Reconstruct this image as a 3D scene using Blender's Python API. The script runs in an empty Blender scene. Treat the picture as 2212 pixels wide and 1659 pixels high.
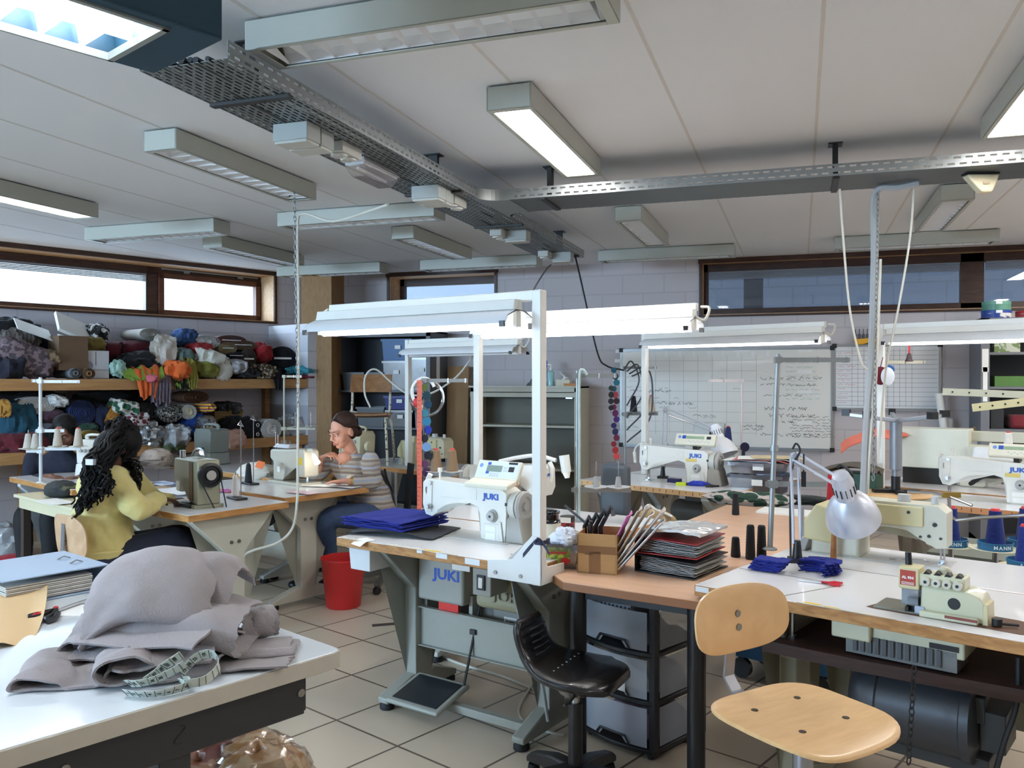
import bpy,bmesh,math,random
from mathutils import Vector as V,Matrix,Quaternion
random.seed(11)
S=bpy.context.scene
COL=S.collection
PI=math.pi
# ---------- camera, world, light, exposure
FPX,YAW,PIT,EYE=1820.0,math.radians(18.9),math.atan(11.5/1820),1.5
cam=bpy.data.cameras.new('camera');camo=bpy.data.objects.new('camera',cam);COL.objects.link(camo)
cam.sensor_width=36.0;cam.lens=36.0*FPX/2212;cam.clip_start=0.02
camo.location=(0,0,EYE);camo.rotation_euler=(PI/2-PIT,0,YAW)
S.camera=camo
S.view_settings.view_transform='Standard';S.view_settings.look='None'
S.view_settings.exposure=2.4;S.view_settings.gamma=1.0;S.view_settings.use_curve_mapping=False
S.render.film_transparent=False
S.cycles.max_bounces=7;S.cycles.diffuse_bounces=4;S.cycles.glossy_bounces=3;S.cycles.transmission_bounces=5
S.cycles.transparent_max_bounces=16;S.cycles.sample_clamp_indirect=6.0;S.cycles.caustics_reflective=False;S.cycles.caustics_refractive=False
w=bpy.data.worlds.new('sky');S.world=w;w.use_nodes=True
bg=w.node_tree.nodes['Background'];bg.inputs[0].default_value=(0.86,0.93,1.0,1);bg.inputs[1].default_value=0.55
TL=V((.3721,.9282,0));NL=V((.9282,-.3721,0));WL=V((-5.53,8.85,0));CEIL=2.73
def area(name,loc,direction,sx,sy,power,col):
 l=bpy.data.lights.new(name,'AREA');l.shape='RECTANGLE';l.size=sx;l.size_y=sy;l.energy=power;l.color=col
 o=bpy.data.objects.new(name,l);COL.objects.link(o);o.location=loc
 d=V(direction).normalized();up=V((0,0,1));x=d.cross(up).normalized();y=x.cross(d)
 o.rotation_euler=Matrix((x,y,-d)).transposed().to_euler();return o
area('daylight_panel',WL+TL*-6.6-NL*.62+V((0,0,2.46)),NL*.9+V((0,0,-.8)),11.5,.62,90,(.74,.87,1.0))
area('daylight_panel',V((-7.0,-4.75,2.05)),(0.25,1,-.85),5.0,1.3,280,(.58,.79,1.0))  # added area light behind the camera, brightens the foreground
# ---------- pixel rays -> points of the room
_R=V((math.cos(YAW),math.sin(YAW),0));_F0=V((-math.sin(YAW),math.cos(YAW),0))
_F=_F0*math.cos(PIT)-V((0,0,1))*math.sin(PIT);_U=V((0,0,1))*math.cos(PIT)+_F0*math.sin(PIT)
EYEV=V((0,0,EYE))
def ray(u,v):return _F+_R*((u-1106)/FPX)-_U*((v-829.5)/FPX)
def G(u,v,z=0.0):
 r=ray(u,v);return EYEV+r*((z-EYE)/r.z)
def D(u,v,d):return EYEV+ray(u,v)*d
def YP(u,v,y):
 r=ray(u,v);return EYEV+r*(y/r.y)
def dist(p):return(V(p)-EYEV).dot(_F)
def PL(u,v,p0,n):
 r=ray(u,v);n=V(n);return EYEV+r*((V(p0)-EYEV).dot(n)/r.dot(n))
 # ---------- materials
def lin(c):
 c=c/255.0
 return c/12.92 if c<=.04045 else((c+.055)/1.055)**2.4
def rgb(c):return(lin(c[0]),lin(c[1]),lin(c[2]),1)
_mats={}
def mat(name,col,rough=.5,metal=0.0,var=.06,scale=18.0,bump=0.0,bscale=None,trans=0.0,alpha=1.0,emit=0.0,stretch=None,spec=None,coat=0.0,sheen=0.0):
 if name in _mats:return _mats[name]
 m=bpy.data.materials.new(name);m.use_nodes=True;nt=m.node_tree;N=nt.nodes;L=nt.links
 b=N['Principled BSDF'];b.inputs['Roughness'].default_value=rough;b.inputs['Metallic'].default_value=metal
 tc=N.new('ShaderNodeTexCoord');mp=N.new('ShaderNodeMapping');L.new(tc.outputs['Object'],mp.inputs[0])
 if stretch:mp.inputs['Scale'].default_value=stretch
 nz=N.new('ShaderNodeTexNoise');nz.inputs['Scale'].default_value=scale;nz.inputs['Detail'].default_value=4
 L.new(mp.outputs[0],nz.inputs['Vector'])
 mx=N.new('ShaderNodeMixRGB');c=rgb(col)
 mx.inputs[1].default_value=tuple(x*(1-var)for x in c[:3])+(1,);mx.inputs[2].default_value=tuple(min(1,x*(1+var))for x in c[:3])+(1,)
 L.new(nz.outputs['Fac'],mx.inputs[0]);L.new(mx.outputs[0],b.inputs['Base Color'])
 if bump:
  n2=N.new('ShaderNodeTexNoise');n2.inputs['Scale'].default_value=bscale or scale*4;n2.inputs['Detail'].default_value=5
  L.new(mp.outputs[0],n2.inputs['Vector']);bp=N.new('ShaderNodeBump');bp.inputs['Strength'].default_value=bump;bp.inputs['Distance'].default_value=.01
  L.new(n2.outputs['Fac'],bp.inputs['Height']);L.new(bp.outputs[0],b.inputs['Normal'])
 if trans:b.inputs['Transmission Weight'].default_value=trans
 if spec is not None:b.inputs['Specular IOR Level'].default_value=spec
 if coat:b.inputs['Coat Weight'].default_value=coat
 if sheen:b.inputs['Sheen Weight'].default_value=sheen
 if alpha<1:b.inputs['Alpha'].default_value=alpha
 if emit:b.inputs['Emission Color'].default_value=c;b.inputs['Emission Strength'].default_value=emit
 _mats[name]=m;return m
def tint(name):return _mats[name]
def fab(col,var=.1,bump=.25):
 return mat('cloth %d %d %d'%col,col,.92,0,var,14,bump,60,sheen=.1)
def wood(name,c1,c2,rough=.45,sc=3.0,stretch=(1,12,12)):
 if name in _mats:return _mats[name]
 m=mat(name,c1,rough);nt=m.node_tree;N=nt.nodes;L=nt.links;b=N['Principled BSDF']
 tc=N.new('ShaderNodeTexCoord');mp=N.new('ShaderNodeMapping');mp.inputs['Scale'].default_value=stretch;L.new(tc.outputs['Object'],mp.inputs[0])
 nz=N.new('ShaderNodeTexNoise');nz.inputs['Scale'].default_value=sc;nz.inputs['Detail'].default_value=6;nz.inputs['Distortion'].default_value=.4
 L.new(mp.outputs[0],nz.inputs['Vector']);r=N.new('ShaderNodeValToRGB');r.color_ramp.elements[0].position=.35;r.color_ramp.elements[1].position=.68
 r.color_ramp.elements[0].color=rgb(c1);r.color_ramp.elements[1].color=rgb(c2)
 L.new(nz.outputs['Fac'],r.inputs[0]);L.new(r.outputs[0],b.inputs['Base Color']);return m
def brickmat(name,c_brick,c_mortar,bw,rh,mort,rough=.6,off=.5,rot=0.0,coords='xy',bump=.3,var=.04,shift=(0,0,0),holes=False,metal=0.0):
 """tiles, blocks and perforations: a Brick Texture in the object's own coordinates"""
 if name in _mats:return _mats[name]
 m=mat(name,c_brick,rough,metal,var,6);nt=m.node_tree;N=nt.nodes;L=nt.links;b=N['Principled BSDF']
 tc=N.new('ShaderNodeTexCoord');mp=N.new('ShaderNodeMapping');L.new(tc.outputs['Object'],mp.inputs[0])
 mp.inputs['Rotation'].default_value={'xy':(0,0,rot),'xz':(-PI/2,0,0),'yz':tuple(Matrix(((0,1,0),(0,0,1),(1,0,0))).to_euler('XYZ')),'yx':(0,0,-PI/2)}[coords]
 mp.inputs['Location'].default_value=shift
 br=N.new('ShaderNodeTexBrick');br.offset=off;br.inputs['Scale'].default_value=1.0;br.inputs['Brick Width'].default_value=bw;br.inputs['Row Height'].default_value=rh
 br.inputs['Mortar Size'].default_value=mort;br.inputs['Mortar Smooth'].default_value=.1;br.inputs['Bias'].default_value=0
 L.new(mp.outputs[0],br.inputs['Vector'])
 c=rgb(c_brick)
 br.inputs['Color1'].default_value=tuple(x*(1-var)for x in c[:3])+(1,);br.inputs['Color2'].default_value=tuple(min(1,x*(1+var))for x in c[:3])+(1,)
 br.inputs['Mortar'].default_value=rgb(c_mortar)
 if holes:
  L.new(br.outputs['Fac'],b.inputs['Alpha'])
 else:
  L.new(br.outputs['Color'],b.inputs['Base Color'])
  bp=N.new('ShaderNodeBump');bp.inputs['Strength'].default_value=bump;bp.inputs['Distance'].default_value=.004;bp.invert=True
  L.new(br.outputs['Fac'],bp.inputs['Height']);L.new(bp.outputs[0],b.inputs['Normal'])
 return m
def glassmat(name,col=(235,240,245),gl=.12,rough=.05):
 if name in _mats:return _mats[name]
 m=bpy.data.materials.new(name);m.use_nodes=True;nt=m.node_tree;N=nt.nodes;L=nt.links
 for n in list(N):
  if n.type=='BSDF_PRINCIPLED':N.remove(n)
 t=N.new('ShaderNodeBsdfTransparent');t.inputs[0].default_value=rgb(col);g=N.new('ShaderNodeBsdfGlossy');g.inputs['Roughness'].default_value=rough
 nz=N.new('ShaderNodeTexNoise');nz.inputs['Scale'].default_value=3
 mp=N.new('ShaderNodeMapRange');mp.inputs['To Min'].default_value=gl*.8;mp.inputs['To Max'].default_value=gl*1.2
 mx=N.new('ShaderNodeMixShader');L.new(nz.outputs['Fac'],mp.inputs[0]);L.new(mp.outputs[0],mx.inputs[0]);L.new(t.outputs[0],mx.inputs[1]);L.new(g.outputs[0],mx.inputs[2])
 L.new(mx.outputs[0],N['Material Output'].inputs[0]);_mats[name]=m;return m
def stripemat(name,cols,period,rough=.85,axis=2,bump=.2):
 """knitted / printed bands that belong to the cloth itself"""
 if name in _mats:return _mats[name]
 m=mat(name,cols[0],rough,bump=bump,scale=30,sheen=.1);nt=m.node_tree;N=nt.nodes;L=nt.links;b=N['Principled BSDF']
 tc=N.new('ShaderNodeTexCoord');sp=N.new('ShaderNodeSeparateXYZ');L.new(tc.outputs['Object'],sp.inputs[0])
 a=N.new('ShaderNodeMath');a.operation='DIVIDE';a.inputs[1].default_value=period;L.new(sp.outputs[axis],a.inputs[0])
 nz=N.new('ShaderNodeTexNoise');nz.inputs['Scale'].default_value=5;ad=N.new('ShaderNodeMath');ad.operation='MULTIPLY_ADD';ad.inputs[1].default_value=.12;L.new(nz.outputs['Fac'],ad.inputs[0]);L.new(a.outputs[0],ad.inputs[2])
 fr=N.new('ShaderNodeMath');fr.operation='FRACT';L.new(ad.outputs[0],fr.inputs[0])
 r=N.new('ShaderNodeValToRGB');r.color_ramp.interpolation='CONSTANT';e=r.color_ramp.elements
 while len(e)<len(cols):e.new(.5)
 for i,c in enumerate(cols):e[i].position=i/len(cols)
 for i,c in enumerate(cols):e[i].color=rgb(c)
 L.new(fr.outputs[0],r.inputs[0]);L.new(r.outputs[0],b.inputs['Base Color']);return m
def blotchmat(name,c1,c2,scale=25,thr=.5,rough=.8,metal=0.0,kind='noise'):
 """two-colour prints"""
 if name in _mats:return _mats[name]
 m=mat(name,c1,rough,metal,bump=.15);nt=m.node_tree;N=nt.nodes;L=nt.links;b=N['Principled BSDF']
 tc=N.new('ShaderNodeTexCoord')
 if kind=='noise':
  nz=N.new('ShaderNodeTexNoise');nz.inputs['Scale'].default_value=scale;nz.inputs['Detail'].default_value=3;o=nz.outputs['Fac']
 else:
  nz=N.new('ShaderNodeTexVoronoi');nz.inputs['Scale'].default_value=scale;o=nz.outputs['Distance']
 L.new(tc.outputs['Object'],nz.inputs['Vector']);r=N.new('ShaderNodeValToRGB');r.color_ramp.elements[0].position=thr-.03;r.color_ramp.elements[1].position=thr+.03
 r.color_ramp.elements[0].color=rgb(c1);r.color_ramp.elements[1].color=rgb(c2);L.new(o,r.inputs[0]);L.new(r.outputs[0],b.inputs['Base Color']);return m
 # ---------- mesh builder
def rotz(a):return Matrix.Rotation(a,4,'Z')
def frame(p,z,x=None):
 z=V(z).normalized();x=V(x)if x is not None else(V((0,0,1))if abs(z.z)<.95 else V((1,0,0)))
 y=z.cross(x).normalized();x=y.cross(z)
 m=Matrix((x,y,z)).transposed().to_4x4();m.translation=V(p);return m
class MB:
 def __init__(s):s.bm=bmesh.new();s.mi=0
 def _f(s,vs):
  try:f=s.bm.faces.new(vs);f.material_index=s.mi;return f
  except ValueError:return None
 def box(s,c,size,rz=0.0,M=None,top=None):
  x,y,z=size[0]/2,size[1]/2,size[2]/2;t=top or(1,1)
  T=M if M is not None else Matrix.Translation(V(c))@rotz(rz)
  if M is not None:T=M@Matrix.Translation(V(c))@rotz(rz)
  v=[s.bm.verts.new(T@V((a*x*(t[0]if k>0 else 1),b*y*(t[1]if k>0 else 1),k*z)))for k in(-1,1)for b in(-1,1)for a in(-1,1)]
  for q in((0,2,3,1),(4,5,7,6),(0,1,5,4),(2,6,7,3),(0,4,6,2),(1,3,7,5)):s._f([v[i]for i in q])
  return s
 def bar(s,p,q,wd,ht,x=None):
  p,q=V(p),V(q);M=frame((p+q)/2,q-p,x);return s.box((0,0,0),(ht,wd,(q-p).length),M=M)
 def cyl(s,p,q,r,r2=None,n=14,cap=True):
  p,q=V(p),V(q);r2=r if r2 is None else r2;M=frame(p,q-p);h=(q-p).length
  return s.loft([[M@V((r*math.cos(i*2*PI/n),r*math.sin(i*2*PI/n),0))for i in range(n)],[M@V((r2*math.cos(i*2*PI/n),r2*math.sin(i*2*PI/n),h))for i in range(n)]],cap)
 def loft(s,rings,cap=True,closed=False):
  R=[[s.bm.verts.new(p)for p in r]for r in rings];n=len(R[0])
  m=len(R)
  for k in range(m if closed else m-1):
   a,b=R[k],R[(k+1)%m]
   for i in range(n):s._f([a[i],a[(i+1)%n],b[(i+1)%n],b[i]])
  if cap and not closed:s._f(list(reversed(R[0])));s._f(R[-1])
  return s
 def tube(s,pts,r,n=8,closed=False,sc=(1,1)):
  P=[V(p)for p in pts];m=len(P);rs=r if isinstance(r,(list,tuple))else[r]*m;rings=[];x=None
  for i,p in enumerate(P):
   t=(P[(i+1)%m]-P[i-1])if(closed or 0<i<m-1)else(P[1]-P[0]if i==0 else P[-1]-P[-2])
   if t.length<1e-9:t=V((0,0,1))
   t.normalize()
   if x is None:x=t.orthogonal().normalized()if abs(t.z)>.9 else t.cross(V((0,0,1))).normalized()
   x=(x-t*x.dot(t)).normalized();y=t.cross(x)
   rings.append([p+x*(rs[i]*sc[0]*math.cos(k*2*PI/n))+y*(rs[i]*sc[1]*math.sin(k*2*PI/n))for k in range(n)])
  return s.loft(rings,True,closed)
 def lathe(s,prof,c=(0,0,0),n=24,M=None,cap=True,sx=1,sy=1):
  T=Matrix.Translation(V(c))if M is None else M@Matrix.Translation(V(c))
  return s.loft([[T@V((r*sx*math.cos(i*2*PI/n),r*sy*math.sin(i*2*PI/n),z))for i in range(n)]for r,z in prof],cap)
 def prism(s,poly,z0,z1,M=None,holes=None):
  T=M or Matrix.Identity(4)
  a=[s.bm.verts.new(T@V((x,y,z0)))for x,y in poly];b=[s.bm.verts.new(T@V((x,y,z1)))for x,y in poly];n=len(poly)
  for i in range(n):s._f([a[i],a[(i+1)%n],b[(i+1)%n],b[i]])
  fs=[s._f(list(reversed(a))),s._f(b)]
  if n>4:bmesh.ops.triangulate(s.bm,faces=[f for f in fs if f])
  return s
 def ell(s,c,r,n=16,m=10,M=None):
  if not isinstance(r,(list,tuple)):r=(r,r,r)
  T=(M or Matrix.Identity(4))@Matrix.Translation(V(c))
  return s.loft([[T@V((r[0]*math.sin(t)*math.cos(i*2*PI/n),r[1]*math.sin(t)*math.sin(i*2*PI/n),-r[2]*math.cos(t)))for i in range(n)]for t in[PI*(.04+.92*k/m)for k in range(m+1)]])
 def grid(s,fn,nu,nv):
  A=[[s.bm.verts.new(fn(i/nu,j/nv))for j in range(nv+1)]for i in range(nu+1)]
  for i in range(nu):
   for j in range(nv):s._f([A[i][j],A[i+1][j],A[i+1][j+1],A[i][j+1]])
  return s
 def sheet(s,fn,nu,nv,th):
  """a double-sided sheet with real thickness"""
  A=[[V(fn(i/nu,j/nv))for j in range(nv+1)]for i in range(nu+1)]
  def nrm(i,j):
   a=A[min(i+1,nu)][j]-A[max(i-1,0)][j];b=A[i][min(j+1,nv)]-A[i][max(j-1,0)];c=a.cross(b);return c.normalized()if c.length>1e-12 else V((0,0,1))
  B=[[A[i][j]+nrm(i,j)*th for j in range(nv+1)]for i in range(nu+1)]
  a=[[s.bm.verts.new(p)for p in r]for r in A];b=[[s.bm.verts.new(p)for p in r]for r in B]
  for i in range(nu):
   for j in range(nv):
    s._f([a[i][j],a[i][j+1],a[i+1][j+1],a[i+1][j]]);s._f([b[i][j],b[i+1][j],b[i+1][j+1],b[i][j+1]])
  for i in range(nu):
   s._f([a[i][0],a[i+1][0],b[i+1][0],b[i][0]]);s._f([a[i+1][nv],a[i][nv],b[i][nv],b[i+1][nv]])
  for j in range(nv):
   s._f([a[0][j+1],a[0][j],b[0][j],b[0][j+1]]);s._f([a[nu][j],a[nu][j+1],b[nu][j+1],b[nu][j]])
  return s
 def out(s,name,mats,parent=None,bevel=0.0,seg=2,sub=0,sharp=.7,loc=None,rot=None,recalc=True):
  bm=s.bm
  if recalc:bmesh.ops.recalc_face_normals(bm,faces=bm.faces)
  for f in bm.faces:f.smooth=True
  for e in bm.edges:
   if len(e.link_faces)==2:
    if e.calc_face_angle(0)>sharp:e.smooth=False
   elif not sub:e.smooth=False
  me=bpy.data.meshes.new(name);bm.to_mesh(me);bm.free()
  for m in(mats if isinstance(mats,(list,tuple))else[mats]):me.materials.append(m)
  o=bpy.data.objects.new(name,me);COL.objects.link(o)
  if parent is not None:o.parent=parent
  if loc is not None:o.location=loc
  if rot is not None:o.rotation_euler=rot
  if sub:md=o.modifiers.new('smooth','SUBSURF');md.levels=md.render_levels=sub
  if bevel:md=o.modifiers.new('bevel','BEVEL');md.width=bevel;md.segments=seg;md.limit_method='ANGLE';md.angle_limit=.7
  return o
def tag(o,label,cat,group=None,kind=None):
 if label:o['label']=label
 if cat:o['category']=cat
 if group:o['group']=group
 if kind:o['kind']=kind
 return o
def thing(name,label,cat,loc=(0,0,0),rz=0.0,group=None,rot=None):
 o=bpy.data.objects.new(name,None);COL.objects.link(o);o.location=loc;o.rotation_euler=rot or(0,0,rz);o.empty_display_size=.05
 return tag(o,label,cat,group)
def one(name,label,cat,mb,mats,loc=(0,0,0),rz=0.0,group=None,rot=None,**k):
 return tag(mb.out(name,mats,None,loc=loc,rot=rot or(0,0,rz),**k),label,cat,group)
def struct(name,mb,mats,parent=None,**k):
 o=mb.out(name,mats,parent,**k)
 if parent is None:o['kind']='structure'
 return o
def copy_tree(o,loc=None,rz=None,label=None,parent=None,group=None,rot=None):
 c=o.copy();COL.objects.link(c)
 if parent is not None:c.parent=parent
 for ch in list(o.children):copy_tree(ch,parent=c)
 if loc is not None:c.location=loc
 if rz is not None:c.rotation_euler=(0,0,rz)
 if rot is not None:c.rotation_euler=rot
 if label:c['label']=label
 if group:c['group']=group
 return c
def lettering(text,size,parent,M,m,name='lettering',ext=.0006,sx=1.0,bold=0.0,align='CENTER',shear=0.0):
 c=bpy.data.curves.new(name,'FONT');c.body=text;c.size=size;c.extrude=ext;c.align_x=align;c.align_y='CENTER';c.offset=bold;c.shear=shear
 c.materials.append(m);c.resolution_u=2
 t=bpy.data.objects.new(name,c);COL.objects.link(t)
 me=bpy.data.meshes.new_from_object(t.evaluated_get(bpy.context.evaluated_depsgraph_get()));COL.objects.unlink(t);bpy.data.objects.remove(t)
 me.transform(M@Matrix.Diagonal((sx,1,1,1)))
 o=bpy.data.objects.new(name,me);COL.objects.link(o);o.parent=parent;return o
def face(p,n,up=(0,0,1)):
 """matrix whose local xy plane faces along n (text reads left to right seen from n)"""
 z=V(n).normalized();up=V(up);x=up.cross(z).normalized();y=z.cross(x);m=Matrix((x,y,z)).transposed().to_4x4();m.translation=V(p);return m
def arc(c,r,a0,a1,n,ax=V((1,0,0)),ay=V((0,0,1))):
 return[V(c)+ax*(r*math.cos(a0+(a1-a0)*i/n))+ay*(r*math.sin(a0+(a1-a0)*i/n))for i in range(n+1)]
def spline(P,k=6,closed=False):
 P=[V(p)for p in P];n=len(P);out=[]
 for i in range(n if closed else n-1):
  p0,p1,p2,p3=(P[(i-1)%n]if(closed or i>0)else P[0]*2-P[1]),P[i],P[(i+1)%n],(P[(i+2)%n]if(closed or i+2<n)else P[-1]*2-P[-2])
  for j in range(k):
   t=j/k;out.append(.5*((2*p1)+(p2-p0)*t+(2*p0-5*p1+4*p2-p3)*t*t+(3*p1-p0-3*p2+p3)*t**3))
 if not closed:out.append(P[-1])
 return out
def noise3(p,s=1.0):
 from mathutils import noise
 return noise.noise(V(p)*s)
white_paint=mat('white paint',(226,226,222),.4,var=.03)
cream=mat('cream enamel',(214,208,186),.35,var=.04,coat=.3)
machine_white=mat('machine white enamel',(222,221,212),.28,var=.03,coat=.4)
grey_metal=mat('grey painted steel',(150,151,144),.42,var=.05)
leg_grey=mat('light grey leg steel',(190,189,180),.42,var=.05)
steel=mat('bright steel',(190,190,192),.25,1.0)
galv=mat('galvanised steel',(150,153,152),.45,.7,.15,8)
black_pl=mat('black plastic',(24,24,26),.4,var=.1)
dark_metal=mat('dark metal',(48,47,46),.45,.4)
rubber=mat('black rubber',(18,18,20),.7)
laminate=mat('white laminate',(226,226,226),.25,var=.02,scale=4,coat=.2)
edge_wood=wood('table edge beech',(176,122,66),(204,152,92),.5,4,(2,2,14))
beech=wood('varnished beech plywood',(214,172,120),(224,184,132),.3,4,(3,14,3))
cable_white=mat('cream cable sheath',(206,203,190),.5)
cable_black=mat('black cable sheath',(22,22,23),.55)
cable_grey=mat('grey cable sheath',(150,152,150),.5)
paper=mat('white paper',(236,236,232),.8,var=.02)
cardboard=mat('brown cardboard',(176,134,84),.8,var=.07,scale=9,stretch=(1,1,14))
clear_pl=glassmat('clear polythene',(232,234,236),.2,.18)
juki_blue=mat('logo blue',(38,84,178),.4)
screw_m=mat('dull screw steel',(140,138,132),.35,.9)
# ========== the room
PWL=lambda s,out=0.0,z=0.0:WL+TL*s-NL*out+V((0,0,z))
TA=math.atan2(TL.y,TL.x)
tile_m=brickmat('cream floor tiles',(204,190,169),(104,90,76),.4,.4,.006,.32,0.0,math.atan2(NL.y,NL.x)*-1,'xy',.25,.035,shift=(.1935,.1061,0))
corner=[(-5.53,8.85),(4.6,8.85),(4.6,-4.2),(WL.x+TL.x*-14.06,-4.2)]
b=MB();b.prism([(x*1.04,y*1.04)for x,y in corner],-.06,0)
struct('floor',b,tile_m)
_mp=[n for n in tile_m.node_tree.nodes if n.type=='MAPPING'][-1]
ceil_m=mat('painted ceiling slab',(222,223,226),.85,var=.02,scale=2)
b=MB();b.prism([(x*1.04,y*1.04)for x,y in corner],CEIL,CEIL+.12);struct('ceiling',b,ceil_m)
seam_m=mat('ceiling seam filler',(206,201,196),.9)
for i,sx in enumerate([-6.03,-5.42,-4.81,-4.2,-3.59,-2.97,-2.36,-1.75,-1.14,-.54,.07,.68,1.29,1.9,2.5]):
 b=MB();y0=-3.9;y1=8.84 if sx>-5.5 else WL.y+(sx-WL.x)/TL.x*TL.y-.1
 b.box((0,(y1-y0)/2,0),(.014,y1-y0,.003))
 struct('trim_%d'%(i+1),b,seam_m,loc=(sx,y0,CEIL+.0005))
block=brickmat('painted block wall',(194,186,186),(182,175,176),.44,.2,.008,.7,.5,0,'xz',.35,.012)
blockL=brickmat('painted block wall left',(201,196,200),(188,183,188),.44,.2,.008,.7,.5,0,'xz',.35,.012)
def wall(name,p,q,openings,th,m,zt=CEIL):
 """a wall from p to q with rectangular openings (s0, s1, z0, z1); thickness goes to the left of p->q"""
 p,q=V(p),V(q);L=(q-p).length;a=math.atan2(q.y-p.y,q.x-p.x);b=MB();s0=0
 for(u0,u1,z0,z1)in sorted(openings):
  if u0>s0:b.box(((s0+u0)/2,th/2,zt/2),(u0-s0,th,zt))
  if z0>0:b.box(((u0+u1)/2,th/2,z0/2),(u1-u0,th,z0))
  if z1<zt-.001:b.box(((u0+u1)/2,th/2,(z1+zt)/2),(u1-u0,th,zt-z1))
  s0=u1
 if s0<L:b.box(((s0+L)/2,th/2,zt/2),(L-s0,th,zt))
 return struct(name,b,m,loc=(p.x,p.y,0),rot=(0,0,a))
SILL=2.145
wall('wall_back',(-5.53,8.85),(4.6,8.85),[(-4.55+5.53,-3.225+5.53,SILL,CEIL),(-.968+5.53,3.6+5.53,SILL,CEIL)],.36,block)
wall('wall_left',(WL+TL*-14.06),WL,[(1.0,13.49,SILL,CEIL)],.36,blockL)
wall('wall_right',(4.6,8.85),(4.6,-4.2),[],.2,blockL)
wall('wall_front',(4.6,-4.2),(corner[3][0],-4.2),[(9.0,14.0,1.3,2.6)],.3,blockL)
frame_w=wood('dark stained window timber',(52,30,20),(74,44,28),.45,4,(2,12,12))
lining=wood('pale chipboard lining',(176,140,104),(196,160,120),.6,6,(6,6,6))
sash_m=wood('red brown sash timber',(78,42,26),(104,60,38),.45,4,(2,12,12))
pane_m=glassmat('window glass',(225,232,238),.06,.02)
blind_m=mat('rolled blind slats',(120,122,128),.5,stretch=(1,1,30),var=.3)
def window(name,p,dirn,L,z0,z1,depth,lights,side_ends=(1,1),blind=()):
 """p: start on the inner wall face; dirn along the wall; outward = left of dirn; lights: (u0, u1, opens)"""
 a=math.atan2(dirn.y,dirn.x);root=bpy.data.objects.new(name,None);COL.objects.link(root);root.location=V((p.x,p.y,0));root.rotation_euler=(0,0,a);root['kind']='structure'
 h=z1-z0;zc=(z0+z1)/2;fy=depth
 b=MB();t=.016
 b.box((L/2,fy/2,z0+t/2),(L,fy,t));b.box((L/2,fy/2,z1-t/2-.03),(L,fy,t))
 if side_ends[0]:b.box((t/2,fy/2,zc),(t,fy,h))
 if side_ends[1]:b.box((L-t/2,fy/2,zc),(t,fy,h))
 b.out('lining',lining,root)
 b=MB();b.box((L/2,-.012,z1-.02),(L+.06,.03,.05))
 if side_ends[1]:b.box((L+.006,-.006,zc),(.03,.018,h))
 if side_ends[0]:b.box((-.006,-.006,zc),(.03,.018,h))
 b.box((L/2,-.006,z0-.004),(L+.05,.024,.02));b.out('casing',frame_w,root)
 b=MB();us=sorted([x for l in lights for x in l[:2]])
 b.box((L/2,fy,z0+.045),(L,.07,.06));b.box((L/2,fy,z1-.085),(L,.07,.09))
 prev=0
 for(u0,u1,op)in lights:
  if u0>prev:b.box(((prev+u0)/2,fy,zc),(u0-prev,.07,h-.03))
  prev=u1
 if prev<L:b.box(((prev+L)/2,fy,zc),(L-prev,.07,h-.03))
 b.out('frame',frame_w,root,bevel=.004)
 for k,(u0,u1,op)in enumerate(lights):
  if op:
   b=MB();w=.06
   for(x0,x1,q0,q1)in((u0,u1,z0+.03,z0+.03+w),(u0,u1,z1-.10-w,z1-.10),(u0,u0+w,z0+.03,z1-.1),(u1-w,u1,z0+.03,z1-.1)):
    b.box(((x0+x1)/2,fy-.02,(q0+q1)/2),(x1-x0,.07,q1-q0))
   sh=b.out('sash',sash_m,root,bevel=.004)
   b=MB();b.bar((u0+.02,fy-.07,z1-.062),(u1-.05,fy-.07,z1-.062),.012,.014)
   for q in(.25,.78):b.box((u0+(u1-u0)*q,fy-.065,z1-.075),(.06,.02,.03))
   b.out('stay',galv,sh)
  b=MB();b.box(((u0+u1)/2,fy+.015,zc),(u1-u0,.008,h-.03));b.out('pane',pane_m,root)
  if k in blind:
   b=MB()
   for q in range(5):b.box(((u0+u1)/2,fy-.05,z1-.15-.014*q),(u1-u0-.02,.03,.009))
   b.box(((u0+u1)/2,fy-.05,z1-.137),(u1-u0-.02,.035,.014));b.out('blind',blind_m,root)
 return root
LW=12.49
sL=lambda s:s+14.06-1.0
def s_at(u,out):return(PL(u,640,WL-NL*out,NL)-WL).dot(TL)
e0,e1,e2=s_at(312,.3),s_at(338,.3),s_at(561,.3)
lts=[(.1,2.0,0),(2.15,4.7,0),(4.85,7.3,0),(7.42,sL(e0),0),(sL(e1),LW-.03,1)]
window('window_1',WL+TL*-13.06,TL,LW,SILL,CEIL,.3,lts,(1,1),(3,))
window('window_2',V((-4.55,8.85,0)),V((1,0,0)),1.325,SILL,CEIL,.3,[(.07,1.26,0)])
window('window_3',V((-.968,8.85,0)),V((1,0,0)),4.568,SILL,CEIL,.12,[(.06,2.40,0),(2.60,4.5,0)],(1,1),(0,1))
window('window_added',V((-4.4,-4.2,0)),V((-1,0,0)),5.0,1.3,2.6,.25,[(.06,2.4,0),(2.6,4.94,0)])  # unseen window added so bluish light reaches the foreground table
yard=brickmat('grey yard wall',(124,134,150),(112,122,138),.6,.3,.01,.8,.5,0,'xz',.2,.03)
b=MB();b.box((0,0,2.0),(9,.1,4.0));struct('wall_outside',b,yard,loc=(.8,11.6,0))
b=MB();b.box((0,0,1.5),(.22,.22,3.0));struct('column_outside',b,mat('dark yard column',(52,58,66),.7),loc=(-.55,10.8,0.6))
b=MB();b.box((0,0,0),(8,3.2,.1));struct('shading_roof',b,mat('shading roof',(90,92,96),.8),loc=(1.9,10.85,3.55))  # unseen roof added to shade the right part of the outside wall
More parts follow.
